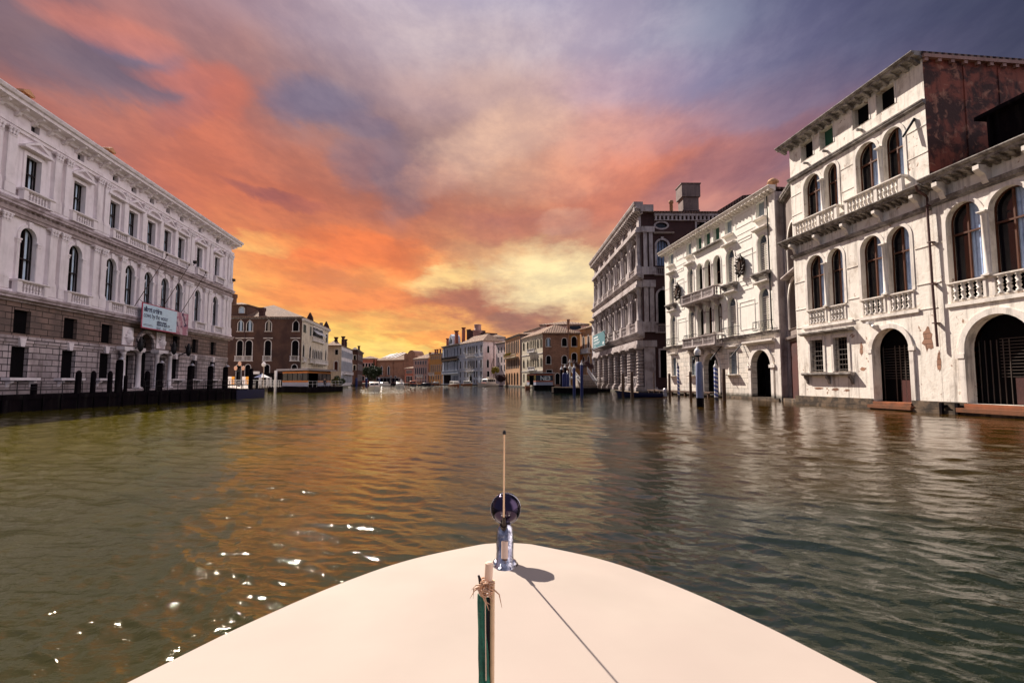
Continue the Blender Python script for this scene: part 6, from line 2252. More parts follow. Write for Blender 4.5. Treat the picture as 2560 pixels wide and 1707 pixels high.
win(RR, M, H, 2.5, 3.9, 2.4, 6.6, 'rect', 0.25, 0.1, 0.4, 'rezz_stone', 'interior_dark')
for u in (8.5, 12.5):
    win(RR, M, H, u, u + 1.5, 20.0, 23.6, 'round', 0.25, 0.1, 0.3, 'rezz_stone', 'interior_dark')
    win(RR, M, H, u, u + 1.2, 25.6, 26.8, 'rect', 0.25, 0.1, 0.3, 'rezz_stone', 'interior_dark')
wall(RR, M, 'brick_red', 0, 30, 0.2, 28.2, H, 0.5, name='side_wall')
balustrade(RR, M, 1.95, 4.3, 18.4, 19.5, 0.25, 0.1, 'rezz_stone', slab=0.2, sp=0.33, n=6)
balustrade(RR, M, 1.95, 4.3, 9.4, 10.6, 0.25, 0.1, 'rezz_stone', slab=0.2, sp=0.33, n=6)
mb = MB(M)
mb.mould(1.9, 4.9, [(0.003, 24.9), (-0.4, 24.9), (-0.6, 25.1), (0.003, 25.25)])
mb.box(2.0, 30, -0.3, 0, 27.0, 27.1)
mb.box(2.0, 30, -0.35, 0, 27.75, 28.2)
for k in range(44):
    u = 2.1 + k * 0.62
    mb.box(u, u + 0.28, -0.3, 0, 27.1, 27.75)
mb.build('side_eaves', 'rezz_stone', RR.root)
mb = MB(M)
mb.box(-1.2, 1.7, -0.9, 0.0, 28.25, 29.3)
mb.build('cornice_return', 'rezz_stone', RR.root)
rp = [R0, R1, RS, R0 + Rin * 30]
body(RR, rp, 0.2, 28.2, 'brick_red', skip=(0, 1))
hip(RR, rp, 28.4, 2.4, 0.5, 'roof_tiles_dark', 0.5)
chm = MB(M)
chm.box(6.6, 9.0, 0.2, 2.4, 26.5, 31.0)
chm.box(6.45, 9.1, 0.05, 2.55, 28.7, 28.85)
chm.box(6.35, 9.2, -0.05, 2.65, 30.95, 33.0)
chm.box(6.25, 9.3, -0.15, 2.75, 33.002, 33.15)
chm.build('chimney', 'rezz_wall', RR.root)
chm = MB(M)
chm.lathe(4.95, 0.8, [(0.26, 28), (0.26, 30.1), (0.36, 30.12), (0.36, 30.5), (0.2, 30.6)], 8)
chm.build('small_chimney', 'peach_stucco', RR.root)
mb = MB(M)
mb.prism([(11, 28.2), (22, 28.2), (22, 32.0), (16, 31.4)], 0.5, 9)
mb.build('upper_roof', 'roof_tiles_dark', RR.root)
mb = MB()
for k in range(5):
    mb.box(3 - k * 0.15, RL - 9 + k * 0.6, -1.3 - (4 - k) * 0.5, -0.1, -0.5 + k * 0.14, -0.36 + k * 0.14)
mb.build('water_steps', 'quay_stone', RR.root)

tb = empty('banner', R0, RR.ang, 'teal banner with white lines of lettering hung on the columned palace, right bank', 'banner')
mb = MB()
mb.box(6.6, 19.0, -1.95, -1.90, 8.5, 11.2)
mb.build('sheet', 'banner_teal', tb)
mb = MB()
for a, b, z, t in ((7.4, 12.0, 10.45, 0.35), (7.4, 12.6, 9.9, 0.3), (7.4, 14.0, 9.45, 0.14), (7.4, 13.2, 9.2, 0.12), (7.4, 10.0, 8.75, 0.1), (16.8, 18.3, 8.75, 0.5)):
    u = a
    rg = random.Random(int(z * 10))
    while u < b:
        w = rg.uniform(0.25, 0.7) if t < 1 else 1
        mb.box(u, min(b, u + w), -1.956, -1.951, z, z + t)
        u += w + 0.12
mb.build('lettering', 'banner_white', tb)
mb = MB()
mb.tube([(6.5, -1.92, 11.25), (19.1, -1.92, 11.25)], 0.06, 6)
mb.tube([(6.5, -1.92, 8.45), (19.1, -1.92, 8.45)], 0.06, 6)
for u in (7, 12.5, 18.5):
    mb.tube([(u, -1.92, 11.25), (u, -0.8, 11.3)], 0.04, 5)
mb.build('banner_frame', 'metal_grey', tb)
for u in (19.4, 27):
    mb = MB()
    mb.tube([(u, -1.2, 9.6), (u - 0.6, -4.0, 14.6)], [0.07, 0.04], 6)
    mb.build('flag_pole', 'wood_brown', RR.root)


# ------------------------------------------------------------------ people (small, far off): one skinned surface each
def person(p, rz, label, top='cloth_dark', pose='stand', h=1.7, group=None, parent=None):
    o = empty('person', p, rz, label, 'person', group)
    s = h / 1.75
    if pose == 'sit':
        J = {'pel': (0, 0, 0.5), 'che': (0, 0.02, 0.95), 'nk': (0, 0, 1.1), 'hd': (0, -0.03, 1.22), 'ht': (0, -0.03, 1.36),
             'kl': (-0.1, -0.42, 0.52), 'kr': (0.1, -0.42, 0.52), 'fl': (-0.1, -0.42, 0.08), 'fr': (0.1, -0.42, 0.08), 'tl': (-0.1, -0.55, 0.04), 'tr': (0.1, -0.55, 0.04)}
        dz = 0
    else:
        J = {'pel': (0, 0, 0.92), 'che': (0, 0, 1.32), 'nk': (0, 0, 1.48), 'hd': (0, -0.02, 1.57), 'ht': (0, -0.02, 1.71),
             'kl': (-0.1, -0.03, 0.5), 'kr': (0.11, 0.02, 0.5), 'fl': (-0.11, 0.02, 0.08), 'fr': (0.13, 0.05, 0.08), 'tl': (-0.12, -0.12, 0.04), 'tr': (0.15, -0.1, 0.04)}
    cz = J['che'][2]
    J['sl'], J['sr'] = (-0.19, 0, cz + 0.06), (0.19, 0, cz + 0.06)
    J['el'], J['er'] = (-0.25, 0.03, cz - 0.22), (0.25, 0.03, cz - 0.22)
    J['hl'], J['hr'] = (-0.22, -0.12, cz - 0.44), (0.22, -0.12, cz - 0.44)
    keys = list(J)
    E_ = [('pel', 'che'), ('che', 'nk'), ('nk', 'hd'), ('hd', 'ht'), ('che', 'sl'), ('che', 'sr'), ('sl', 'el'), ('sr', 'er'), ('el', 'hl'), ('er', 'hr'),
          ('pel', 'kl'), ('pel', 'kr'), ('kl', 'fl'), ('kr', 'fr'), ('fl', 'tl'), ('fr', 'tr')]
    rad = dict(pel=0.15, che=0.17, nk=0.065, hd=0.10, ht=0.085, kl=0.085, kr=0.085, fl=0.055, fr=0.055, tl=0.045, tr=0.045, sl=0.07, sr=0.07, el=0.05, er=0.05, hl=0.038, hr=0.038)
    me = bpy.data.meshes.new('body')
    me.from_pydata([tuple(c * s for c in J[k]) for k in keys], [(keys.index(a), keys.index(b)) for a, b in E_], [])
    b = bpy.data.objects.new('body', me)
    col.objects.link(b)
    md = b.modifiers.new('skin', 'SKIN')
    for i, k in enumerate(keys):
        me.skin_vertices[0].data[i].radius = (rad[k] * s, rad[k] * s * 0.85)
    me.skin_vertices[0].data[0].use_root = True
    b.modifiers.new('sub', 'SUBSURF').render_levels = 1
    bpy.context.view_layer.update()
    dg = bpy.context.evaluated_depsgraph_get()
    me2 = bpy.data.meshes.new_from_object(b.evaluated_get(dg))
    b.modifiers.clear()
    b.data = me2
    me2.materials.clear()
    me2.materials.append(MATS[top])
    me2.materials.append(MATS['flesh'])
    nz = J['nk'][2] * s
    for f in me2.polygons:
        if f.center.z > nz or (abs(f.center.x) > 0.17 and f.center.z < (cz - 0.36) * s and f.center.z > 0.6):
            f.material_index = 1
        f.use_smooth = True
    b.parent = o
    hm = MB()
    hz = J['ht'][2] * s
    hm.lathe(0, J['ht'][1] + 0.015, [(0.095 * s, hz - 0.03), (0.105 * s, hz + 0.02), (0.08 * s, hz + 0.075), (0.02, hz + 0.095)], 10)
    hm.build('hair', 'cloth_dark', o)
    return o


# ------------------------------------------------------------------ left water bus stop
K0, K1, K2 = pix(706, 86), pix(769, 80), pix(826, 90.5)
ST = Bld('water_bus_stop', K0, K1, 'floating water bus stop with orange stripes and flat grey roof before the brown palace', 'water bus stop')


def stop_faces(B, M, L, door=None, strip='orange_strip', zt=3.3):
    segs = [(0, L)] if not door else [(0, door[0]), (door[1], L)]
    for a, b in segs:
        mb = MB(M)
        mb.box(a, b, -0.02, 0.05, 0.95, 1.58)
        mb.build('white_panel', 'stop_white', B.root)
    mb = MB(M)
    for a, b in segs:
        mb.box(a, b, -0.04, 0.05, 1.582, 1.86)
    mb.box(0, L, -0.04, 0.05, zt - 0.28, zt)
    mb.build('colour_strip', strip, B.root)
    for a, b in segs:
        mb = MB(M)
        mb.box(a, b, 0.02, 0.04, 1.862, zt - 0.282)
        mb.build('glazing', 'glass_dark', B.root)
    mb = MB(M)
    for a, b in segs:
        n = max(1, int((b - a) / 1.6))
        for k in range(n + 1):
            u = a + (b - a) * k / n
            mb.box(u - 0.04, u + 0.04, -0.03, 0.06, 1.862, zt - 0.282)
    mb.build('glazing_bars', 'iron', B.root)


stop_faces(ST, None, ST.L)
M, L2 = ST.frame(K1, K2)
stop_faces(ST, M, L2, door=(L2 * 0.03, L2 * 0.42))
sq = [ST.loc(K0), ST.loc(K1), ST.loc(K2), ST.loc(K2 + (K0 - K1))]
mb = MB()
mb.face([(p.x, p.y, 0.85) for p in sq])
mb.face([(p.x, p.y, 3.55) for p in sq[::-1]])
for i in (2, 3):
    a, b = sq[i], sq[(i + 1) % 4]
    mb.face([(a.x, a.y, 0.85), (b.x, b.y, 0.85), (b.x, b.y, 3.5), (a.x, a.y, 3.5)])
mb.build('cabin', 'iron', ST.root)
c = sum(sq, Vector((0, 0, 0))) / 4


def grow(ps, c, d):
    return [p + (p - c).normalized() * d for p in ps]


mb = MB()
g = grow(sq, c, 1.0)
for z0, z1 in ((3.45, 3.62), (3.66, 3.74)):
    mb.face([(p.x, p.y, z1) for p in g])
    mb.face([(p.x, p.y, z0) for p in g[::-1]])
    for i in range(4):
        a, b = g[i], g[(i + 1) % 4]
        mb.face([(a.x, a.y, z0), (b.x, b.y, z0), (b.x, b.y, z1), (a.x, a.y, z1)])
mb.build('roof', 'metal_grey', ST.root)
mb = MB()
g = grow(sq, c, 2.2)
g[3] = g[3]
mb.face([(p.x, p.y, 0.86) for p in g])
for i in range(4):
    a, b = g[i], g[(i + 1) % 4]
    mb.face([(a.x, a.y, -0.6), (b.x, b.y, -0.6), (b.x, b.y, 0.86), (a.x, a.y, 0.86)])
mb.build('pontoon', 'wood_dark', ST.root)
mb = MB()
railing(mb, [(g[1].x - 0.2, g[1].y + 0.2, 0.86), (g[2].x - 0.3, g[2].y, 0.86)], 0.9, 1.5, (1.0, 0.5))
mb.build('railing', 'white_paint', ST.root)
post(689, 83, 3.45, 0.22, 'white_paint', 'thick white steel pile at the left end of the water bus stop', 'steel piles of the bus stop', name='steel_pile')
post(836, 93, 1.3, 0.35, 'wood_brown', 'short fat wooden pile at the right end of the left water bus stop', 'steel piles of the bus stop', name='wooden_pile')
pp = pix(812, 82.5)
person((pp.x, pp.y, 0.86), 0.4, 'person in dark clothes sitting at the edge of the left water bus stop', 'cloth_dark', 'sit')

# small moored skiff, right of the stop
# campo furniture: railings, timetables, lamps, umbrella, kiosk
for x, Y, lb in ((578, 72, 'left'), (613, 72, 'right')):
    p = pix(x, Y)
    o = empty('notice_board', (p.x, p.y, 0.85), 0, '%s of the two white and yellow notice boards behind the railing' % lb, 'notice board', 'yellow and white notice boards')
    mb = MB()
    mb.box(-0.45, 0.05, -0.03, 0.03, 0.5, 1.55)
    mb.build('white_panel', 'white_paint', o)
    mb = MB()
    mb.box(0.052, 0.45, -0.03, 0.03, 0.5, 1.55)
    mb.build('yellow_panel', 'yellow_paint', o)
    mb = MB()
    for u in (-0.4, 0.4):
        mb.tube([(u, 0.05, 0), (u, 0.05, 1.5)], 0.03, 6)
    mb.build('legs', 'iron', o)
fz = empty('railing', pix(566, 66, 0.85), 0, 'white painted steel railing around the queue ramp beside the white palace', 'railing')
mb = MB()
o0_ = pix(566, 66)
lp = [pix(566, 66) - o0_, pix(640, 68) - o0_, pix(672, 74) - o0_, pix(702, 80) - o0_]
railing(mb, [tuple(p) for p in lp], 1.05, 1.3, (1.0, 0.8, 0.6, 0.4, 0.2), 0.03)
mb.build('rails', 'white_paint', fz)
lamp = pix(597.5, 88)
o = empty('street_lamp', (lamp.x, lamp.y, 0.85), 0, 'street lamp with three pinkish glass lanterns on the square', 'street lamp')
mb = MB()
mb.lathe(0, 0, [(0.22, 0), (0.2, 0.5), (0.08, 0.7), (0.06, 2.6), (0.09, 2.7), (0.05, 3.1)], 10)
mb.tube([(-0.65, 0, 2.75), (-0.35, 0, 2.5), (0, 0, 2.7), (0.35, 0, 2.5), (0.65, 0, 2.75)], 0.035, 6)
mb.build('pole', 'iron', o)
for u, z in ((-0.65, 2.75), (0.65, 2.75), (0, 3.5)):
    mb = MB()
    mb.lathe(u, 0, [(0.10, z), (0.24, z + 0.12), (0.27, z + 0.5), (0.2, z + 0.62), (0.06, z + 0.75)], 10)
    mb.build('lantern', 'globe_peach', o)
lamp = pix(658, 86)
o = empty('street_lamp', (lamp.x, lamp.y, 0.85), 0, 'slim street lamp with a single white lantern beside the umbrella', 'street lamp')
mb = MB()
mb.lathe(0, 0, [(0.12, 0), (0.06, 0.5), (0.05, 3.3)], 8)
mb.build('pole', 'wood_pale', o)
mb = MB()
mb.lathe(0, 0, [(0.12, 3.3), (0.32, 3.45), (0.34, 3.8), (0.2, 4.0), (0.05, 4.15)], 10)
mb.build('lantern', 'globe_white', o)
up_ = pix(655, 92)
o = empty('umbrella', (up_.x, up_.y, 0.85), 0.3, 'navy and white market umbrella on the square before the brown palace', 'umbrella')
mb = MB()
n = 8
for k in range(n):
    a, b = 2 * PI * k / n, 2 * PI * (k + 1) / n
    if k in (3, 4, 5):
        continue
    mb.face([(0, 0, 2.25), (1.35 * math.cos(a), 1.35 * math.sin(a), 1.55), (1.35 * math.cos(b), 1.35 * math.sin(b), 1.55)])
mb.build('canopy', 'cloth_white', o)
mb = MB()
for k in (3, 4, 5):
    a, b = 2 * PI * k / n, 2 * PI * (k + 1) / n
    mb.face([(0, 0, 2.25), (1.35 * math.cos(a), 1.35 * math.sin(a), 1.55), (1.35 * math.cos(b), 1.35 * math.sin(b), 1.55)])
mb.build('navy_canopy', 'cloth_navy', o)
mb = MB()
mb.tube([(0, 0, 0), (0, 0, 2.35)], 0.04, 6)
mb.build('pole', 'white_paint', o)
kp = pix(664, 96)
o = empty('kiosk', (kp.x, kp.y, 0.85), 0.1, 'dark newspaper kiosk with pale doors behind the umbrella', 'kiosk')
mb = MB()
mb.box(-2.6, 2.2, 0, 2.4, 0, 2.3)
mb.box(-2.8, 2.4, -0.3, 2.6, 2.302, 2.45)
mb.build('body', 'wood_dark', o)
mb = MB()
for a, b in ((-1.2, -0.7), (0.1, 0.5), (0.7, 1.1)):
    mb.box(a, b, -0.04, -0.001, 0.1, 1.6)
mb.box(-2.6, -1.0, -0.34, -0.3, 2.2, 2.7)
mb.build('door', 'white_paint', o)

# ------------------------------------------------------------------ right water bus stop and landing
Q0, Q1 = pix(1340, 103), pix(1382, 103)
S2 = Bld('water_bus_stop', Q0, Q1, 'small water bus stop with reddish stripe and painted glass reflections at the right bank', 'water bus stop')
stop_faces(S2, None, S2.L, strip='red_stucco', zt=3.2)
Q2 = Q0 + Vector((-1.6, 7, 0))
M, L2 = S2.frame(Q2, Q0)
stop_faces(S2, M, L2, door=(L2 * 0.3, L2 * 0.75), strip='red_stucco', zt=3.2)
mb = MB()
mb.face([(0, 0.02, 3.3), (S2.L, 0.02, 3.3), (S2.L, 7, 3.3), (-1.6, 7, 3.3)])
mb.face([(S2.L, 0, 0.9), (S2.L, 7, 0.9), (S2.L, 7, 3.3), (S2.L, 0, 3.3)])
mb.face([(S2.L, 7, 0.9), (-1.6, 7, 0.9), (-1.6, 7, 3.3), (S2.L, 7, 3.3)])
mb.build('cabin', 'iron', S2.root)
mb = MB()
mb.prism([(-0.5, 3.32), (S2.L + 0.4, 3.32), (S2.L + 0.4, 3.46), (-0.5, 3.46)], -0.5, 0.2)
mb.face([(-0.5, 0.2, 3.45), (S2.L + 0.4, 0.2, 3.45), (S2.L + 0.4, 7.5, 3.45), (-2.4, 7.5, 3.45)])
mb.build('roof', 'metal_grey', S2.root)
mb = MB()
mb.box(-0.4, S2.L + 0.3, -0.5, 9, -0.6, 0.9)
mb.build('pontoon', 'wood_dark', S2.root)
text('NE3', 1.15, 0.85, 1.95, -0.05, S2.root, m='banner_white', bold=0.03, name='glass_reflections', sx=1.0)  # white letter shapes drawn as the reflections in the glass
p = pix(1320, 104)
o = empty('float', (p.x, p.y, 0), 0, 'rust orange steel float moored left of the small water bus stop', 'float')
mb = MB()
mb.box(-0.55, 0.45, 0, 3, -0.3, 0.75)
mb.build('tank', 'rust_step', o)
mb = MB()
mb.box(-0.6, 0.5, -0.06, 3.05, 0.751, 0.84)
for u in (-0.4, 0.3):
    mb.lathe(u, 0.2, [(0.06, 0.84), (0.06, 1.05), (0.1, 1.06), (0.1, 1.12)], 8)
mb.build('deck', 'wood_brown', o)
W0, W1 = pix(1381, 76), pix(1447, 73)
PL = Bld('landing_stage', W0, W1, 'low dark wooden landing stage with a pale edge among the blue posts, right bank', 'landing stage')
mb = MB()
mb.box(0, PL.L, 0, 5, -0.6, 0.82)
for k in range(9):
    mb.box(k * 0.46, k * 0.46 + 0.12, -0.08, -0.001, -0.6, 0.8)
mb.build('deck', 'wood_dark', PL.root)
mb = MB()
mb.box(-0.05, PL.L + 0.05, -0.12, 0.3, 0.822, 0.93)
mb.box(-0.03, 0.25, -0.14, -0.001, 0.1, 0.821)
mb.build('edge', 'wood_pale', PL.root)
gb = 'blue mooring posts with white finials, right bank'
post(1435.5, 71, 3.55, 0.20, 'blue_paint', 'tall blue post with white finial, left of the two before the steps', gb, cap=True)
post(1454.5, 63.5, 3.75, 0.19, 'blue_paint', 'tall blue post with white finial standing nearest on the right bank', gb, cap=True)
post(1404, 80, 3.55, 0.22, 'wood_dark', 'dark post with white finial at the left of the blue cluster', gb, cap=True)
post(1413, 82, 3.9, 0.24, 'wood_dark', 'dark post with white finial rising highest behind the blue cluster', gb, cap=True)
gc = 'cluster of plain blue mooring posts'
post(1409.5, 78, 3.0, 0.25, 'blue_paint', 'left one of the three plain blue posts in the cluster', gc, dome=True)
post(1414, 79.5, 3.05, 0.25, 'blue_paint', 'middle one of the three plain blue posts in the cluster', gc, dome=True)
post(1420, 78, 3.0, 0.22, 'blue_paint', 'right one of the three plain blue posts in the cluster', gc, dome=True)
# timber ramp fence
o = empty('ramp_fence', pix(1459, 86), 0, 'dark lattice fence of the wooden ramp beside the columned palace', 'fence')
mb = MB()
w = 64 / 1297 * 86
for k in range(22):
    u = w * k / 21
    mb.box(u - 0.035, u + 0.035, 0, 0.07, 0.5, 1.85)
for z in (0.6, 0.9, 1.2, 1.5, 1.8):
    mb.box(-0.05, w + 0.05, -0.03, 0.0, z, z + 0.07)
mb.build('lattice', 'wood_brown', o)
mb = MB()
mb.box(-1.5, w + 0.2, 0.1, 3, -1.5, 0.5)
mb.build('ramp_deck', 'wood_dark', o)
# steps with white railings
sp_ = pix(1450, 100)
o = empty('stairs', (sp_.x, sp_.y, 0.25), 0, 'stone steps between two white iron railings under the hanging flowers', 'stairs')
mb = MB()
for k in range(14):
    mb.box(-0.2, 3.4, k * 0.28, 6, k * 0.2, k * 0.2 + 0.2 - 0.002)
mb.build('steps', 'quay_stone', o)
mb = MB()
for u in (-0.3, 2.5):
    a, b = Vector((u + 0.8, -0.3, 0.6)), Vector((u - 0.9 if u < 0 else u - 0.6, 3.4, 3.4))
    for dz in (0, 0.9):
        mb.tube([a + Vector((0, 0, dz)), b + Vector((0, 0, dz))], 0.06, 6)
    for k in range(12):
        q = a + (b - a) * k / 11
        r_ = a + (b - a) * min(k + 1, 11) / 11
        mb.tube([q, r_ + Vector((0, 0, 0.9))], 0.035, 5)
        mb.tube([q + Vector((0, 0, 0.9)), r_], 0.035, 5)
mb.build('railing', 'white_paint', o)
vn = empty('vine', pix(1458, 104, 0.3), 0, 'hanging vine with purple and green leaves above the stone steps', 'plant')
mb = MB()
rg = random.Random(12)
for i in range(2600):
    u = rg.uniform(-2.1, 2.1)
    z = 4.7 + 0.35 * math.sin(u * 2.5) + rg.gauss(0, 0.32)
    q = Vector((u, rg.uniform(-0.5, 0.6), z))
    a = Vector((rg.gauss(0, 1), rg.gauss(0, 1), rg.gauss(0, 1))).normalized() * 0.14
    b = Vector((rg.gauss(0, 1), rg.gauss(0, 1), rg.gauss(0, 1))).normalized() * 0.10
    mb.face([q - a, q + b, q + a])
mb.build('leaves', 'leaf_purple', vn)
mb = MB()
mb.box(-2.2, 2.2, -0.05, 0.05, 4.3, 4.42)
for u in (-2.1, 0.4, 2.1):
    mb.box(u - 0.06, u + 0.06, -0.06, 0.06, 0, 4.4)
mb.build('pergola', 'wood_brown', vn)
cl_ = pix(1425, 98)
o = empty('street_lamp', (cl_.x, cl_.y, 0.3), 0, 'ornate pale candelabra lamp left of the stone steps', 'street lamp')
mb = MB()
mb.lathe(0, 0, [(0.4, 0), (0.4, 0.5), (0.15, 0.7), (0.12, 1.6), (0.25, 1.8), (0.3, 2.1), (0.12, 2.3), (0.1, 3.6), (0.3, 3.8), (0.36, 4.1), (0.15, 4.3), (0.1, 4.9), (0.28, 5.1), (0.12, 5.3), (0.02, 5.7)], 10)
mb.build('pole', 'pale_stone', o)
for u, z in ((0.35, 1.9), (1.4, 2.0), (-0.5, 2.9)):
    mb = MB()
    mb.lathe(u, -0.1, [(0.05, z), (0.18, z + 0.1), (0.2, z + 0.25), (0.1, z + 0.38), (0.02, z + 0.42)], 10)
    mb.build('globe', 'globe_white', o)

# posts along the right palaces
gp = 'weathered wooden mooring posts before the right bank palaces'
post(1557, 57.5, 2.65, 0.15, 'wood_brown', 'slim brown post left of the moored motorboat', gp)
post(1580, 55.5, 2.75, 0.17, 'wood_brown', 'thicker brown post right at the bow of the moored motorboat', gp, lean=-0.02)
post(1635, 70, 2.9, 0.08, 'wood_brown', 'very thin leaning pole behind the moored motorboat', gp, lean=-0.05)
post(1673.5, 56.5, 2.6, 0.14, 'wood_brown', 'brown post at the left corner of the white plastered palace', gp)
post(1726, 53, 2.75, 0.14, 'wood_brown', 'brown post between the left striped pole and the big lilac lamp post', gp)
post(1809.5, 48, 2.9, 0.17, 'wood_brown', 'brown post right of the striped pole by the arched water gate', gp)
gs = 'blue and white striped mooring poles'
post(1696, 55.5, 3.15, 0.13, 'barber_stripe', 'left and thinner of the two blue and white spiral striped poles', gs, cap=True, capm='blue_paint', name='striped_pole')
post(1790, 46.8, 3.05, 0.17, 'barber_stripe', 'blue and white spiral striped pole before the arched water gate', gs, cap=True, capm='white_paint', name='striped_pole')
lp_ = pix(1750.5, 36.4)
o = empty('lamp_post', (lp_.x, lp_.y, 0), 0, 'big lilac mooring post carrying a white globe lamp in front of the white plastered palace', 'lamp post')
mb = MB()
mb.lathe(-0.04, 0, [(0.25, 0.62), (0.26, 1.2), (0.24, 2.9), (0.20, 3.0), (0.20, 3.12), (0.05, 3.15)], 12)
mb.build('post', 'lilac_paint', o)
mb = MB()
mb.lathe(-0.04, 0, [(0.255, -2), (0.255, 0.615)], 12)
mb.build('wet_foot', 'wood_dark', o)
mb = MB()
mb.tube([(-0.06, 0, 3.1), (-0.08, 0, 3.45), (-0.14, 0, 3.55)], 0.05, 8)
mb.lathe(-0.14, 0, [(0.06, 3.45), (0.22, 3.52), (0.24, 3.58)], 12)
mb.tube([(-0.1, 0, 3.3), (-0.4, -0.02, 3.42), (-0.42, -0.02, 3.35)], 0.02, 6)
mb.lathe(-0.42, -0.02, [(0.03, 3.38), (0.10, 3.3), (0.08, 3.08), (0.02, 3.02)], 6)
mb.build('bracket', 'iron', o)
mb = MB()
mb.lathe(-0.14, 0, [(0.16, 3.58), (0.225, 3.68), (0.24, 3.82), (0.2, 3.97), (0.12, 4.05), (0.07, 4.08), (0.07, 4.16), (0.02, 4.2)], 16)
mb.build('globe', 'globe_white', o)


# ------------------------------------------------------------------ boats
def hull_mesh(mb, L, W, free, bow=0.35, sheer=0.25, n=16, stern=0.9, full=2.4):
    """loft from stern (y=0) to bow (y=L); gunwale height `free` rising by sheer at the bow"""
    rowsL = []
    for i in range(n + 1):
        t = i / n
        w = W / 2 * (stern + (1 - stern) * min(1, t * 3)) * (1 - max(0.0, (t - 0.45) / 0.55) ** full)
        w = max(w, 0.015)
        z = free + sheer * t ** 2
        y = L * t
        yb = L * t * (1 - 0.06 * t)
        rowsL.append([(-w, y, z), (-w * 0.97, yb, z * 0.45), (-w * 0.8, yb, 0.0), (-w * 0.35, yb * 0.97, -0.3), (0, yb * 0.96, -0.38), (w * 0.35, yb * 0.97, -0.3), (w * 0.8, yb, 0.0), (w * 0.97, yb, z * 0.45), (w, y, z)])
    mb.grid(rowsL, True)
    mb.face([p for p in rowsL[0]][::-1])
    return rowsL


def deck_mesh(mb, L, W, free, sheer, stern=0.9, full=2.4, n=16, y0=0.0, dz=-0.03, f=0.97, crown=0.05):
    rows_ = []
    for i in range(n + 1):
        t = y0 / L + (1 - y0 / L) * i / n
        w = W / 2 * (stern + (1 - stern) * min(1, t * 3)) * (1 - max(0.0, (t - 0.45) / 0.55) ** full)
        w = max(w, 0.01) * f
        z = free + sheer * t ** 2 + dz
        rows_.append([(-w, L * t, z), (-w * 0.5, L * t, z + crown * 0.8), (0, L * t, z + crown), (w * 0.5, L * t, z + crown * 0.8), (w, L * t, z)])
    mb.grid(rows_, True)


def taxi(x, Y, rz, label, L=8.5, W=2.2, hullm='taxi_white', cabm='taxi_white', group=None, free=0.7, ch=0.95, y0=0.15, y1=0.62, glass='glass_dark', cat='boat', name='water_taxi', sheer=0.3, tall=0):
    p = pix(x, Y)
    o = empty(name, (p.x, p.y, 0.0), rz, label, cat, group)
    mb = MB()
    hull_mesh(mb, L, W, free, sheer=sheer)
    h = mb.build('hull', hullm, o)
    mb = MB()
    deck_mesh(mb, L, W, free, sheer)
    mb.build('deck', 'varnish' if hullm != 'varnish' else 'taxi_white', o)
    mb = MB()
    a, b = L * y0, L * y1
    w = W * 0.40
    zb, zt = free + 0.02, free + ch
    pr = [(a, zb), (b + 0.5, zb), (b, zb + ch * 0.45), (b - 0.35, zt - 0.08), (b - 0.6, zt), (a + 0.1, zt), (a, zt - 0.1)]
    rows_ = []
    for s in (-1, -0.88, 0.88, 1):
        q = 1.0 if abs(s) < 0.9 else 0.0
        rows_.append([(s * w, y, z + (0.06 * q if z > zt - 0.15 else 0)) for y, z in pr])
    mb.grid(rows_, True)
    mb.face([(-w, y, z) for y, z in pr])
    mb.face([(w, y, z) for y, z in pr[::-1]])
    cb = mb.build('cabin', cabm, o)
    mb = MB()
    for s in (-1, 1):
        n = 4
        for k in range(n):
            u0, u1 = a + 0.25 + (b - a - 0.7) * k / n, a + 0.25 + (b - a - 0.7) * (k + 0.85) / n
            mb.box(s * w - 0.02, s * w + 0.02, u0, u1, zb + ch * 0.42, zt - 0.14)
    mb.face([(-w * 0.85, b + 0.06, zb + ch * 0.42), (w * 0.85, b + 0.06, zb + ch * 0.42), (w * 0.8, b - 0.3, zt - 0.1), (-w * 0.8, b - 0.3, zt - 0.1)])
    mb.box(-w * 0.9, w * 0.9, a - 0.03, a - 0.005, zb + ch * 0.4, zt - 0.15)
    mb.build('windows', glass, cb)
    if tall:
        mb = MB()
        mb.box(-w * 0.7, w * 0.7, a + 0.8, a + 2.4, zt + 0.05, zt + 0.5)
        mb.box(-w * 0.85, w * 0.85, a + 0.6, a + 2.7, zt + 0.502, zt + 0.6)
        mb.build('wheelhouse', cabm, o)
    mb = MB()
    mb.tube([(0, b + 0.6, free + 0.1), (0, b + 0.6, free + 0.55)], 0.025, 6)
    mb.lathe(0, b + 0.6, [(0.04, free + 0.5), (0.08, free + 0.56), (0.06, free + 0.66), (0.01, free + 0.7)], 8)
    mb.tube([(-w, a + 0.4, zt), (-w, a + 0.4, zt + 0.7)], 0.015, 5)
    mb.build('fittings', 'metal_grey', o)
    return o


# bow towards the camera = rz near 180 degrees (local +y is the bow)
bt = taxi(936, 90, R(195), 'white water taxi coming head-on, nearest of the boats in mid canal', 7.0, 2.0, ch=0.9)
bt2 = taxi(1001, 123, R(191), 'white motorboat with a standing white-shirted man, second from the left in mid canal', 7.0, 2.1, ch=0.7, y1=0.55)
p = pix(1003, 120)
person((p.x, p.y, 0.75), 0, 'person in white shirt standing at the wheel of the second white boat', 'cloth_white', 'stand', 1.7)
taxi(1033, 165, R(190), 'dark hulled cabin boat with a pale roof behind the white motorboats', 8.0, 2.3, hullm='taxi_dark', cabm='varnish', ch=1.1)
taxi(972, 190, R(150), 'small distant pale launch between the two white boats', 7, 2.0, ch=0.6)
taxi(1082, 170, R(70), 'low dark workboat lying broadside before the orange brown house', 6.0, 2.2, hullm='taxi_dark', cabm='taxi_dark', ch=0.5, free=0.6)
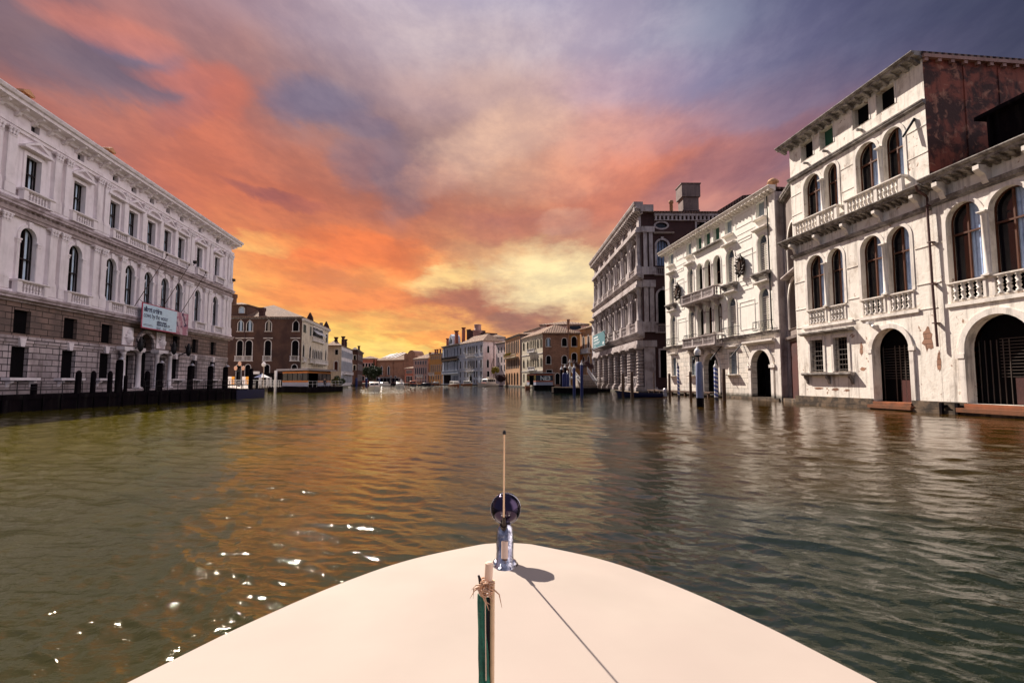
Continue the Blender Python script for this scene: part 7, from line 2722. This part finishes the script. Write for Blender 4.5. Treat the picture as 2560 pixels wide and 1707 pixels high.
taxi(1128, 163, R(205), 'varnished water taxi, left and nearer of the two brown ones', 8.0, 2.3, hullm='varnish', cabm='taxi_white', ch=0.95)
taxi(1157, 198, R(228), 'varnished water taxi, right and farther of the two brown ones', 8.5, 2.3, hullm='varnish', cabm='taxi_white', ch=0.95)
taxi(1240, 168, R(140), 'white passenger launch with upper deck before the reddish bush', 9.0, 2.8, hullm='taxi_white', cabm='taxi_white', ch=1.5, free=0.9, tall=1, name='passenger_launch')
taxi(1062, 215, R(95), 'brown launch moored at the foot of the pink house', 7, 2.0, hullm='varnish', cabm='varnish', ch=0.8)
taxi(1014, 228, R(100), 'dark launch moored beneath the church', 7, 2.0, hullm='taxi_dark', cabm='taxi_white', ch=0.8)
taxi(1101, 212, R(80), 'small varnished launch moored before the narrow pale blue palace', 5, 1.8, hullm='varnish', cabm='taxi_white', ch=0.7)
# moored motorboat before the columned palace
p = pix(1580, 60)
o = empty('motorboat', (p.x, p.y, 0), R(90 + 12), 'small blue motorboat with outboard engine moored between brown posts, right bank', 'boat')
mb = MB()
o.location = pix(1656, 57)
o.rotation_euler.z = R(78)
hull_mesh(mb, 5.2, 1.8, 0.45, sheer=0.35)
mb.build('hull', 'navy_hull', o)
mb = MB()
deck_mesh(mb, 5.2, 1.8, 0.45, 0.35, f=0.9, y0=2.6)
for y in (0.5, 1.7):
    mb.box(-0.75, 0.75, y, y + 0.35, 0.36, 0.42)
mb.build('thwarts', 'wood_pale', o)
mb = MB()
mb.box(-0.2, 0.2, -0.45, -0.1, 0.1, 0.5)
mb.lathe(0, -0.28, [(0.22, 0.5), (0.27, 0.65), (0.25, 0.9), (0.12, 1.0)], 10)
mb.tube([(0, -0.2, 0.7), (0.1, 0.9, 0.95)], 0.04, 6)
mb.build('outboard_engine', 'metal_grey', o)
p = pix(874, 148)
o = empty('rowing_boat', (p.x, p.y, 0), R(75), 'pale flat rowing boat with raised bow near the left bushes', 'boat')
mb = MB()
hull_mesh(mb, 6.0, 1.5, 0.35, sheer=0.8, full=1.6)
mb.build('hull', 'taxi_white', o)
mb = MB()
deck_mesh(mb, 6.0, 1.5, 0.35, 0.8, full=1.6, y0=3.5, f=0.9)
for y in (1.0, 2.4):
    mb.box(-0.6, 0.6, y, y + 0.25, 0.26, 0.32)
mb.build('thwarts', 'wood_brown', o)
for x, Y, lb in ((891, 176, 'left'), (916, 178, 'middle'), (948, 186, 'right')):
    post(x, Y, 2.9, 0.42, 'blue_paint', '%s of the three thick blue posts far off before the round tree' % lb, 'distant blue mooring posts near the round tree', dome=True)
for x, Y, w, lb in ((958, 214, 6.0, 'white glazed pavilion below the round tree'), (978, 232, 7.0, 'low white sunshade tents before the brick church')):
    p = pix(x, Y)
    o = empty('pavilion', (p.x, p.y, 0.6), 0, lb, 'pavilion')
    mb = MB()
    mb.box(-w / 2, w / 2, 0, 4, 2.6, 2.8)
    for k in range(5):
        u = -w / 2 + 0.1 + (w - 0.2) * k / 4
        mb.box(u - 0.08, u + 0.08, 0.0, 0.15, -1.2, 2.6)
    mb.build('roof', 'metal_grey', o)
    mb = MB()
    mb.box(-w / 2 + 0.2, w / 2 - 0.2, 0.3, 3.6, -1.2, 2.4)
    mb.build('glazing', 'glass_dark', o)

# foam flecks churned up by the boats
mb = MB()
rg = random.Random(21)
for i in range(2600):
    x = rg.uniform(900, 1200)
    Y = 72 + 120 * rg.random() ** 1.3
    if rg.random() > math.exp(-((x - (930 + (Y - 80) * 1.7)) / 80) ** 2):
        continue
    p = pix(x, Y, 0.05 + rg.uniform(0, 0.03))
    a, b = rg.uniform(0.08, 0.3), rg.uniform(0.05, 0.2)
    mb.face([p + Vector((-a, 0, 0)), p + Vector((0, -b, 0.02)), p + Vector((a, 0.05, 0.0)), p + Vector((a * 0.2, b, 0.04))])
fo = mb.build('foam', 'foam')
fo['kind'] = 'stuff'

# ------------------------------------------------------------------ the boat we ride in: cream foredeck
DZ = 0.88
edge_px = [(316, 1707), (457, 1626), (577, 1571), (700, 1517), (816, 1471), (910, 1431), (1007, 1394.5), (1080, 1378), (1143, 1367), (1205, 1359), (1262, 1355.5),
           (1320, 1359), (1411, 1381), (1480, 1397), (1552, 1419), (1632, 1444), (1715, 1473.5), (1835, 1529), (1960, 1593), (2060, 1640), (2183, 1707)]
ed = [on_z(x, y, DZ) for x, y in edge_px]
mid = 10
ax = ed[mid]
# symmetric half-width profile as a function of distance back from the stem
prof = []
for i in range(0, 11):
    l, r_ = ed[mid - i], ed[mid + i]
    prof.append(((ax.y - (l.y + r_.y) / 2), (r_.x - l.x) / 2))
prof[0] = (0.0, 0.0)
cxb = sum(((ed[mid - i].x + ed[mid + i].x) / 2) for i in range(4, 11)) / 7
for d, w in ((prof[-1][0] + 0.35, prof[-1][1] + 0.16), (prof[-1][0] + 0.9, prof[-1][1] + 0.30), (prof[-1][0] + 2.0, prof[-1][1] + 0.38), (prof[-1][0] + 5.5, prof[-1][1] + 0.40)):
    prof.append((d, w))


def halfw(d):
    for (d0, w0), (d1, w1) in zip(prof[:-1], prof[1:]):
        if d0 <= d <= d1:
            t = (d - d0) / max(1e-6, d1 - d0)
            return w0 + (w1 - w0) * t
    return prof[-1][1]


TOTAL = prof[-1][0]
ds_ = [TOTAL * (k / 70) ** 2 for k in range(71)]
# smooth the measured outline a little, keeping the blunt stem
hw = []
for d in ds_:
    s_ = 0.05 + d * 0.12
    vals = [halfw(min(TOTAL, max(0, d + e * s_))) for e in (-1, -0.5, 0, 0.5, 1)]
    hw.append(sum(vals) / 5 if d > 0.08 else halfw(d))
hw[0] = 0.0
boat = empty('motorboat', (cxb, ax.y, 0), 0, 'cream white foredeck and bow of the motorboat the picture is taken from', 'boat')
mb = MB()
rows_ = []
NW = 16
for d, w in zip(ds_, hw):
    row = []
    for j in range(-NW, NW + 1):
        s = j / NW
        row.append((w * s, -d, DZ + 0.035 * (1 - s * s) * min(1, d / 0.5) - 0.0))
    rows_.append(row)
mb.grid(rows_, True)
mb.build('deck', 'gelcoat', boat)
mb = MB()
rows_ = []
for sgn in (-1, 1):
    rows_ = []
    for i, (d, w) in enumerate(zip(ds_, hw)):
        k = 1 - 0.25 * min(1, (TOTAL - d) / TOTAL)
        rows_.append([(sgn * w, -d, DZ), (sgn * (w + 0.012), -d + 0.012 * (i < 25), DZ - 0.012), (sgn * (w + 0.012), -d + 0.012 * (i < 25), DZ - 0.06), (sgn * (w * k), -d - 0.02, DZ - 0.075),
                      (sgn * w * k * 0.9, -d - 0.1, 0.3), (sgn * w * k * 0.6, -d - 0.25, -0.2)])
    mb.grid(rows_, True)
mb.build('hull', 'gelcoat', boat)


def bl(v):
    return Vector(v) - Vector(boat.location)


# chrome bow fitting
base = on_z(1262, 1412, DZ + 0.03)
bx, by = base.x - boat.location.x, base.y - boat.location.y
mb = MB()
n = 20
rows_ = []
for z, a, b, oy in ((0.0, 0.058, 0.095, 0.0), (0.010, 0.060, 0.098, 0.0), (0.018, 0.052, 0.088, 0.0), (0.035, 0.044, 0.066, 0.012), (0.07, 0.042, 0.050, 0.03), (0.11, 0.044, 0.042, 0.042), (0.15, 0.042, 0.036, 0.048), (0.175, 0.036, 0.030, 0.05), (0.192, 0.022, 0.02, 0.05), (0.198, 0.002, 0.002, 0.05)):
    rows_.append([(bx + a * math.cos(2 * PI * k / n), by + oy + b * math.sin(2 * PI * k / n), DZ + 0.022 + z) for k in range(n)])
mb.grid(rows_, True, True)
mb.build('bow_fitting', 'chrome', boat)
mb = MB()
mb.grid([[(bx + 0.016 * math.cos(2 * PI * k / 14), by - 0.040 + 0.03 * t + 0.01 * math.sin(2 * PI * k / 14), DZ + 0.075 + 0.07 * t) for k in range(14)] for t in (0, 0.3, 0.7, 1.0, 1.01)], True, True)
mb.build('fitting_window', 'cream_plastic', boat)
for s_ in (-1, 1):      # side lobes and bolts of the casting
    mb = MB()
    rows_ = []
    for t_ in range(9):
        a_ = PI * t_ / 8
        rows_.append([(bx + s_ * 0.040 + 0.020 * math.sin(a_) * math.cos(2 * PI * k / 14), by - 0.005 + 0.034 * -math.cos(a_), DZ + 0.040 + 0.020 * math.sin(a_) * math.sin(2 * PI * k / 14)) for k in range(14)])
    mb.grid(rows_, True, True)
    mb.build('side_light', 'chrome', boat)
    for y_ in (-0.075, 0.07):
        mb = MB()
        mb.lathe(bx + s_ * 0.03, by + y_, [(0.006, DZ + 0.03), (0.006, DZ + 0.040), (0.003, DZ + 0.043)], 8)
        mb.build('bolt', 'chrome', boat)
mb = MB()
mb.grid([[(bx + (0.064 + q_) * math.cos(2 * PI * k / 28), by + (0.102 + q_) * math.sin(2 * PI * k / 28), DZ + z_) for k in range(28)] for q_, z_ in ((0, 0.020), (0.002, 0.031), (-0.006, 0.034), (-0.03, 0.034))], True, True)
mb.build('gasket', 'black_rubber', boat)
# searchlight seen from behind
sl = on_z(1258, 1265, DZ + 0.255)
sx, sy, sz = 0.003 + bx, by + 0.075, 0
d_ = base.y + 0.075
sz = CAM_H - (1264 - HOR) / F_PX * d_
sr = 36.5 / F_PX * d_
mb = MB()
rows_ = []
for t, r_ in ((-0.062, 0.004), (-0.060, 0.25), (-0.052, 0.5), (-0.036, 0.75), (-0.015, 0.92), (0.0, 0.985)):
    rows_.append([(sx + sr * r_ * math.cos(2 * PI * k / 32), sy + t, sz + sr * r_ * math.sin(2 * PI * k / 32)) for k in range(32)])
mb.grid(rows_, True, True)
lm = mb.build('searchlight', 'lamp_shell', boat)
mb = MB()
rows_ = []
for t, r_ in ((0.0, 0.985), (-0.004, 1.02), (0.03, 1.03), (0.034, 0.9), (0.036, 0.01)):
    rows_.append([(sx + sr * r_ * math.cos(2 * PI * k / 32), sy + t, sz + sr * r_ * math.sin(2 * PI * k / 32)) for k in range(32)])
mb.grid(rows_, True, True)
mb.build('rim', 'chrome', lm)
mb = MB()
mb.tube([(sx, sy - 0.01, sz - sr), (sx, sy - 0.005, DZ + 0.19)], 0.012, 10)
mb.box(sx - 0.025, sx + 0.025, sy - 0.02, sy + 0.02, sz - sr * 1.12, sz - sr * 0.98)
mb.build('bracket', 'chrome', lm)
for dx_, dz_, w_, h_ in ((0, -0.004, 0.05, 0.0025), (-0.018, -0.016, 0.008, 0.008), (0.0, -0.016, 0.008, 0.008), (0.018, -0.016, 0.008, 0.008)):
    mb = MB()
    mb.box(sx + dx_ - w_ / 2, sx + dx_ + w_ / 2, sy - 0.0605, sy - 0.058, sz + dz_ - h_ / 2, sz + dz_ + h_ / 2)
    mb.build('embossed_mark', 'chrome', lm)
# whip aerial, raked aft
f0 = Vector((bx - 0.006, by + 0.03, DZ + 0.19))
yt = base.y + 0.03 - 0.55
ztip = CAM_H - (1080 - HOR) / F_PX * yt
xtip = (1261 - 1280) / 1297 * yt - boat.location.x
tip = Vector((xtip, yt - boat.location.y, ztip))
fb = f0 + (tip - f0) * 0.16
mb = MB()
mb.tube([f0 - Vector((0, 0, 0.05)), f0, fb], [0.014, 0.012, 0.008], 10)
mb.tube([f0 + (tip - f0) * 0.03, f0 + (tip - f0) * 0.06], [0.017, 0.017], 10)
mb.build('aerial_socket', 'bronze', boat)
mb = MB()
mb.tube([fb, tip], [0.0045, 0.0032], 8)
aer = mb.build('aerial', 'pole_cream', boat)
mb = MB()
mb.tube([tip - Vector((0, 0, 0.006)), tip + Vector((0, 0, 0.004)), tip + Vector((0, 0, 0.010))], [0.0065, 0.0068, 0.003], 8)
mb.build('cap', 'black_rubber', aer)

# furled flag on its staff, standing just before the lens
fy = 1.30
top_z = CAM_H - (1416 - HOR) / F_PX * fy


def fpx(x, y, Y=fy):
    """point at depth Y on the sight line of pixel (x,y)"""
    a, b, c = x - 1280, -(y - CY), F_PX
    d = Vector((a, c * math.cos(PITCH) - b * math.sin(PITCH), b * math.cos(PITCH) + c * math.sin(PITCH)))
    return Vector((0, 0, CAM_H)) + d * (Y / d.y)


ptop = fpx(1224, 1425)
pbot = fpx(1230, 1800)
FL = empty('flagstaff', (ptop.x, ptop.y, 0.0), 0, 'pale wooden flagstaff with a furled green flag tied on with raffia, on the foredeck', 'flagstaff')


def L_(v):
    return v - Vector((ptop.x, ptop.y, 0))


mb = MB()
a_ = fpx(1231, 1450)
b_ = fpx(1229.5, 1900)
mb.tube([L_(a_), L_((a_ + b_) / 2), L_(b_)], [0.0058, 0.0055, 0.0055], 12)
mb.build('staff', 'pole_wood', FL)
mb = MB()
c0, c1 = fpx(1223, 1407), fpx(1221, 1449)
mb.tube([L_(c1), L_(c0)], [0.0100, 0.0100], 14)
mb.tube([L_(c0), L_(c0) + Vector((0, 0, 0.003))], [0.0100, 0.0065], 14)
mb.build('cap', 'cream_plastic', FL)
# rolled cloth: lobed tube with folds
mb = MB()
rows_ = []
rg = random.Random(2)
for i in range(60):
    t = i / 59
    y = 1485 + (1900 - 1485) * t
    c = fpx(1205 + 4 * t * 2 - 2 * math.sin(t * 7), y, fy - 0.004)
    rw = (9.0 + 4.5 * t + 0.8 * math.sin(t * 23)) / F_PX * fy
    row = []
    for k in range(36):
        a = 2 * PI * k / 36
        f = 1 + 0.20 * math.sin(3 * a + t * 5) + 0.13 * math.sin(7 * a - t * 9) + 0.07 * math.sin(12 * a + 4 * t)
        row.append(tuple(L_(c) + Vector((math.cos(a) * rw * f, math.sin(a) * rw * f * 1.2, 0))))
    rows_.append(row)
mb.grid(rows_, True, True)
mb.face(rows_[0][::-1])
mb.build('flag', 'flag_green', FL)
mb = MB()
rows_ = []
for i in range(30):
    t = i / 29
    c = fpx(1219.5 + 1.5 * t, 1494 + 406 * t, fy + 0.006)
    rw = 6.2 / F_PX * fy
    rows_.append([tuple(L_(c) + Vector((math.cos(2 * PI * k / 14) * rw * (1 + 0.15 * math.sin(3 * k + t * 6)), math.sin(2 * PI * k / 14) * rw, 0))) for k in range(14)])
mb.grid(rows_, True, True)
mb.build('flag_fold', 'cloth_dark', FL)
mb = MB()
mb.tube([L_(fpx(1213, 1500, fy - 0.016)), L_(fpx(1214, 1600, fy - 0.018)), L_(fpx(1215, 1700, fy - 0.018))], 0.0013, 6)
mb.build('flag_hem', 'cream_plastic', FL)
mb = MB()
mb.tube([L_(fpx(1196, 1437)), L_(fpx(1199, 1445)), L_(fpx(1201, 1462)), L_(fpx(1203, 1490))], [0.0025, 0.0035, 0.0035, 0.006], 8)
mb.build('flag_cord', 'black_rubber', FL)
mb = MB()
for k in range(5):
    y = 1453 + k * 6
    cx_, ry = 1219, 0.0136
    pts = []
    for i in range(15):
        a = 2 * PI * i / 14
        q = fpx(cx_ + 17 * math.cos(a) - k, y + 3 * math.sin(a * 2 + k) + 4 * math.cos(a), fy)
        pts.append(L_(q) + Vector((0, math.sin(a) * ry, 0)))
    mb.tube(pts, 0.0022, 6)
kn = random.Random(5)
for k in range(9):
    a = kn.uniform(0, 6.28)
    c = fpx(1210 + kn.uniform(-6, 6), 1474 + kn.uniform(-9, 9), fy - 0.02)
    pts = [L_(c) + Vector((0.010 * math.cos(a + i * 0.9), -0.004 * math.sin(i * 1.3), 0.010 * math.sin(a + i * 0.9))) for i in range(6)]
    mb.tube(pts, 0.0019, 5)
for (x0_, y0_, x1_, y1_, x2_, y2_) in ((1200, 1468, 1186, 1476, 1175, 1495), (1198, 1466, 1184, 1472, 1183, 1495), (1234, 1472, 1248, 1485, 1255, 1519), (1212, 1492, 1216, 1508, 1223, 1526),
                                       (1208, 1492, 1212, 1502, 1228, 1512), (1202, 1462, 1190, 1462, 1178, 1474), (1222, 1488, 1232, 1500, 1232, 1508)):
    mb.tube([L_(fpx(x0_, y0_, fy - 0.02)), L_(fpx(x1_, y1_, fy - 0.022)), L_(fpx(x2_, y2_, fy - 0.02))], [0.0022, 0.0016, 0.0004], 5)
mb.build('raffia_tie', 'raffia', FL)
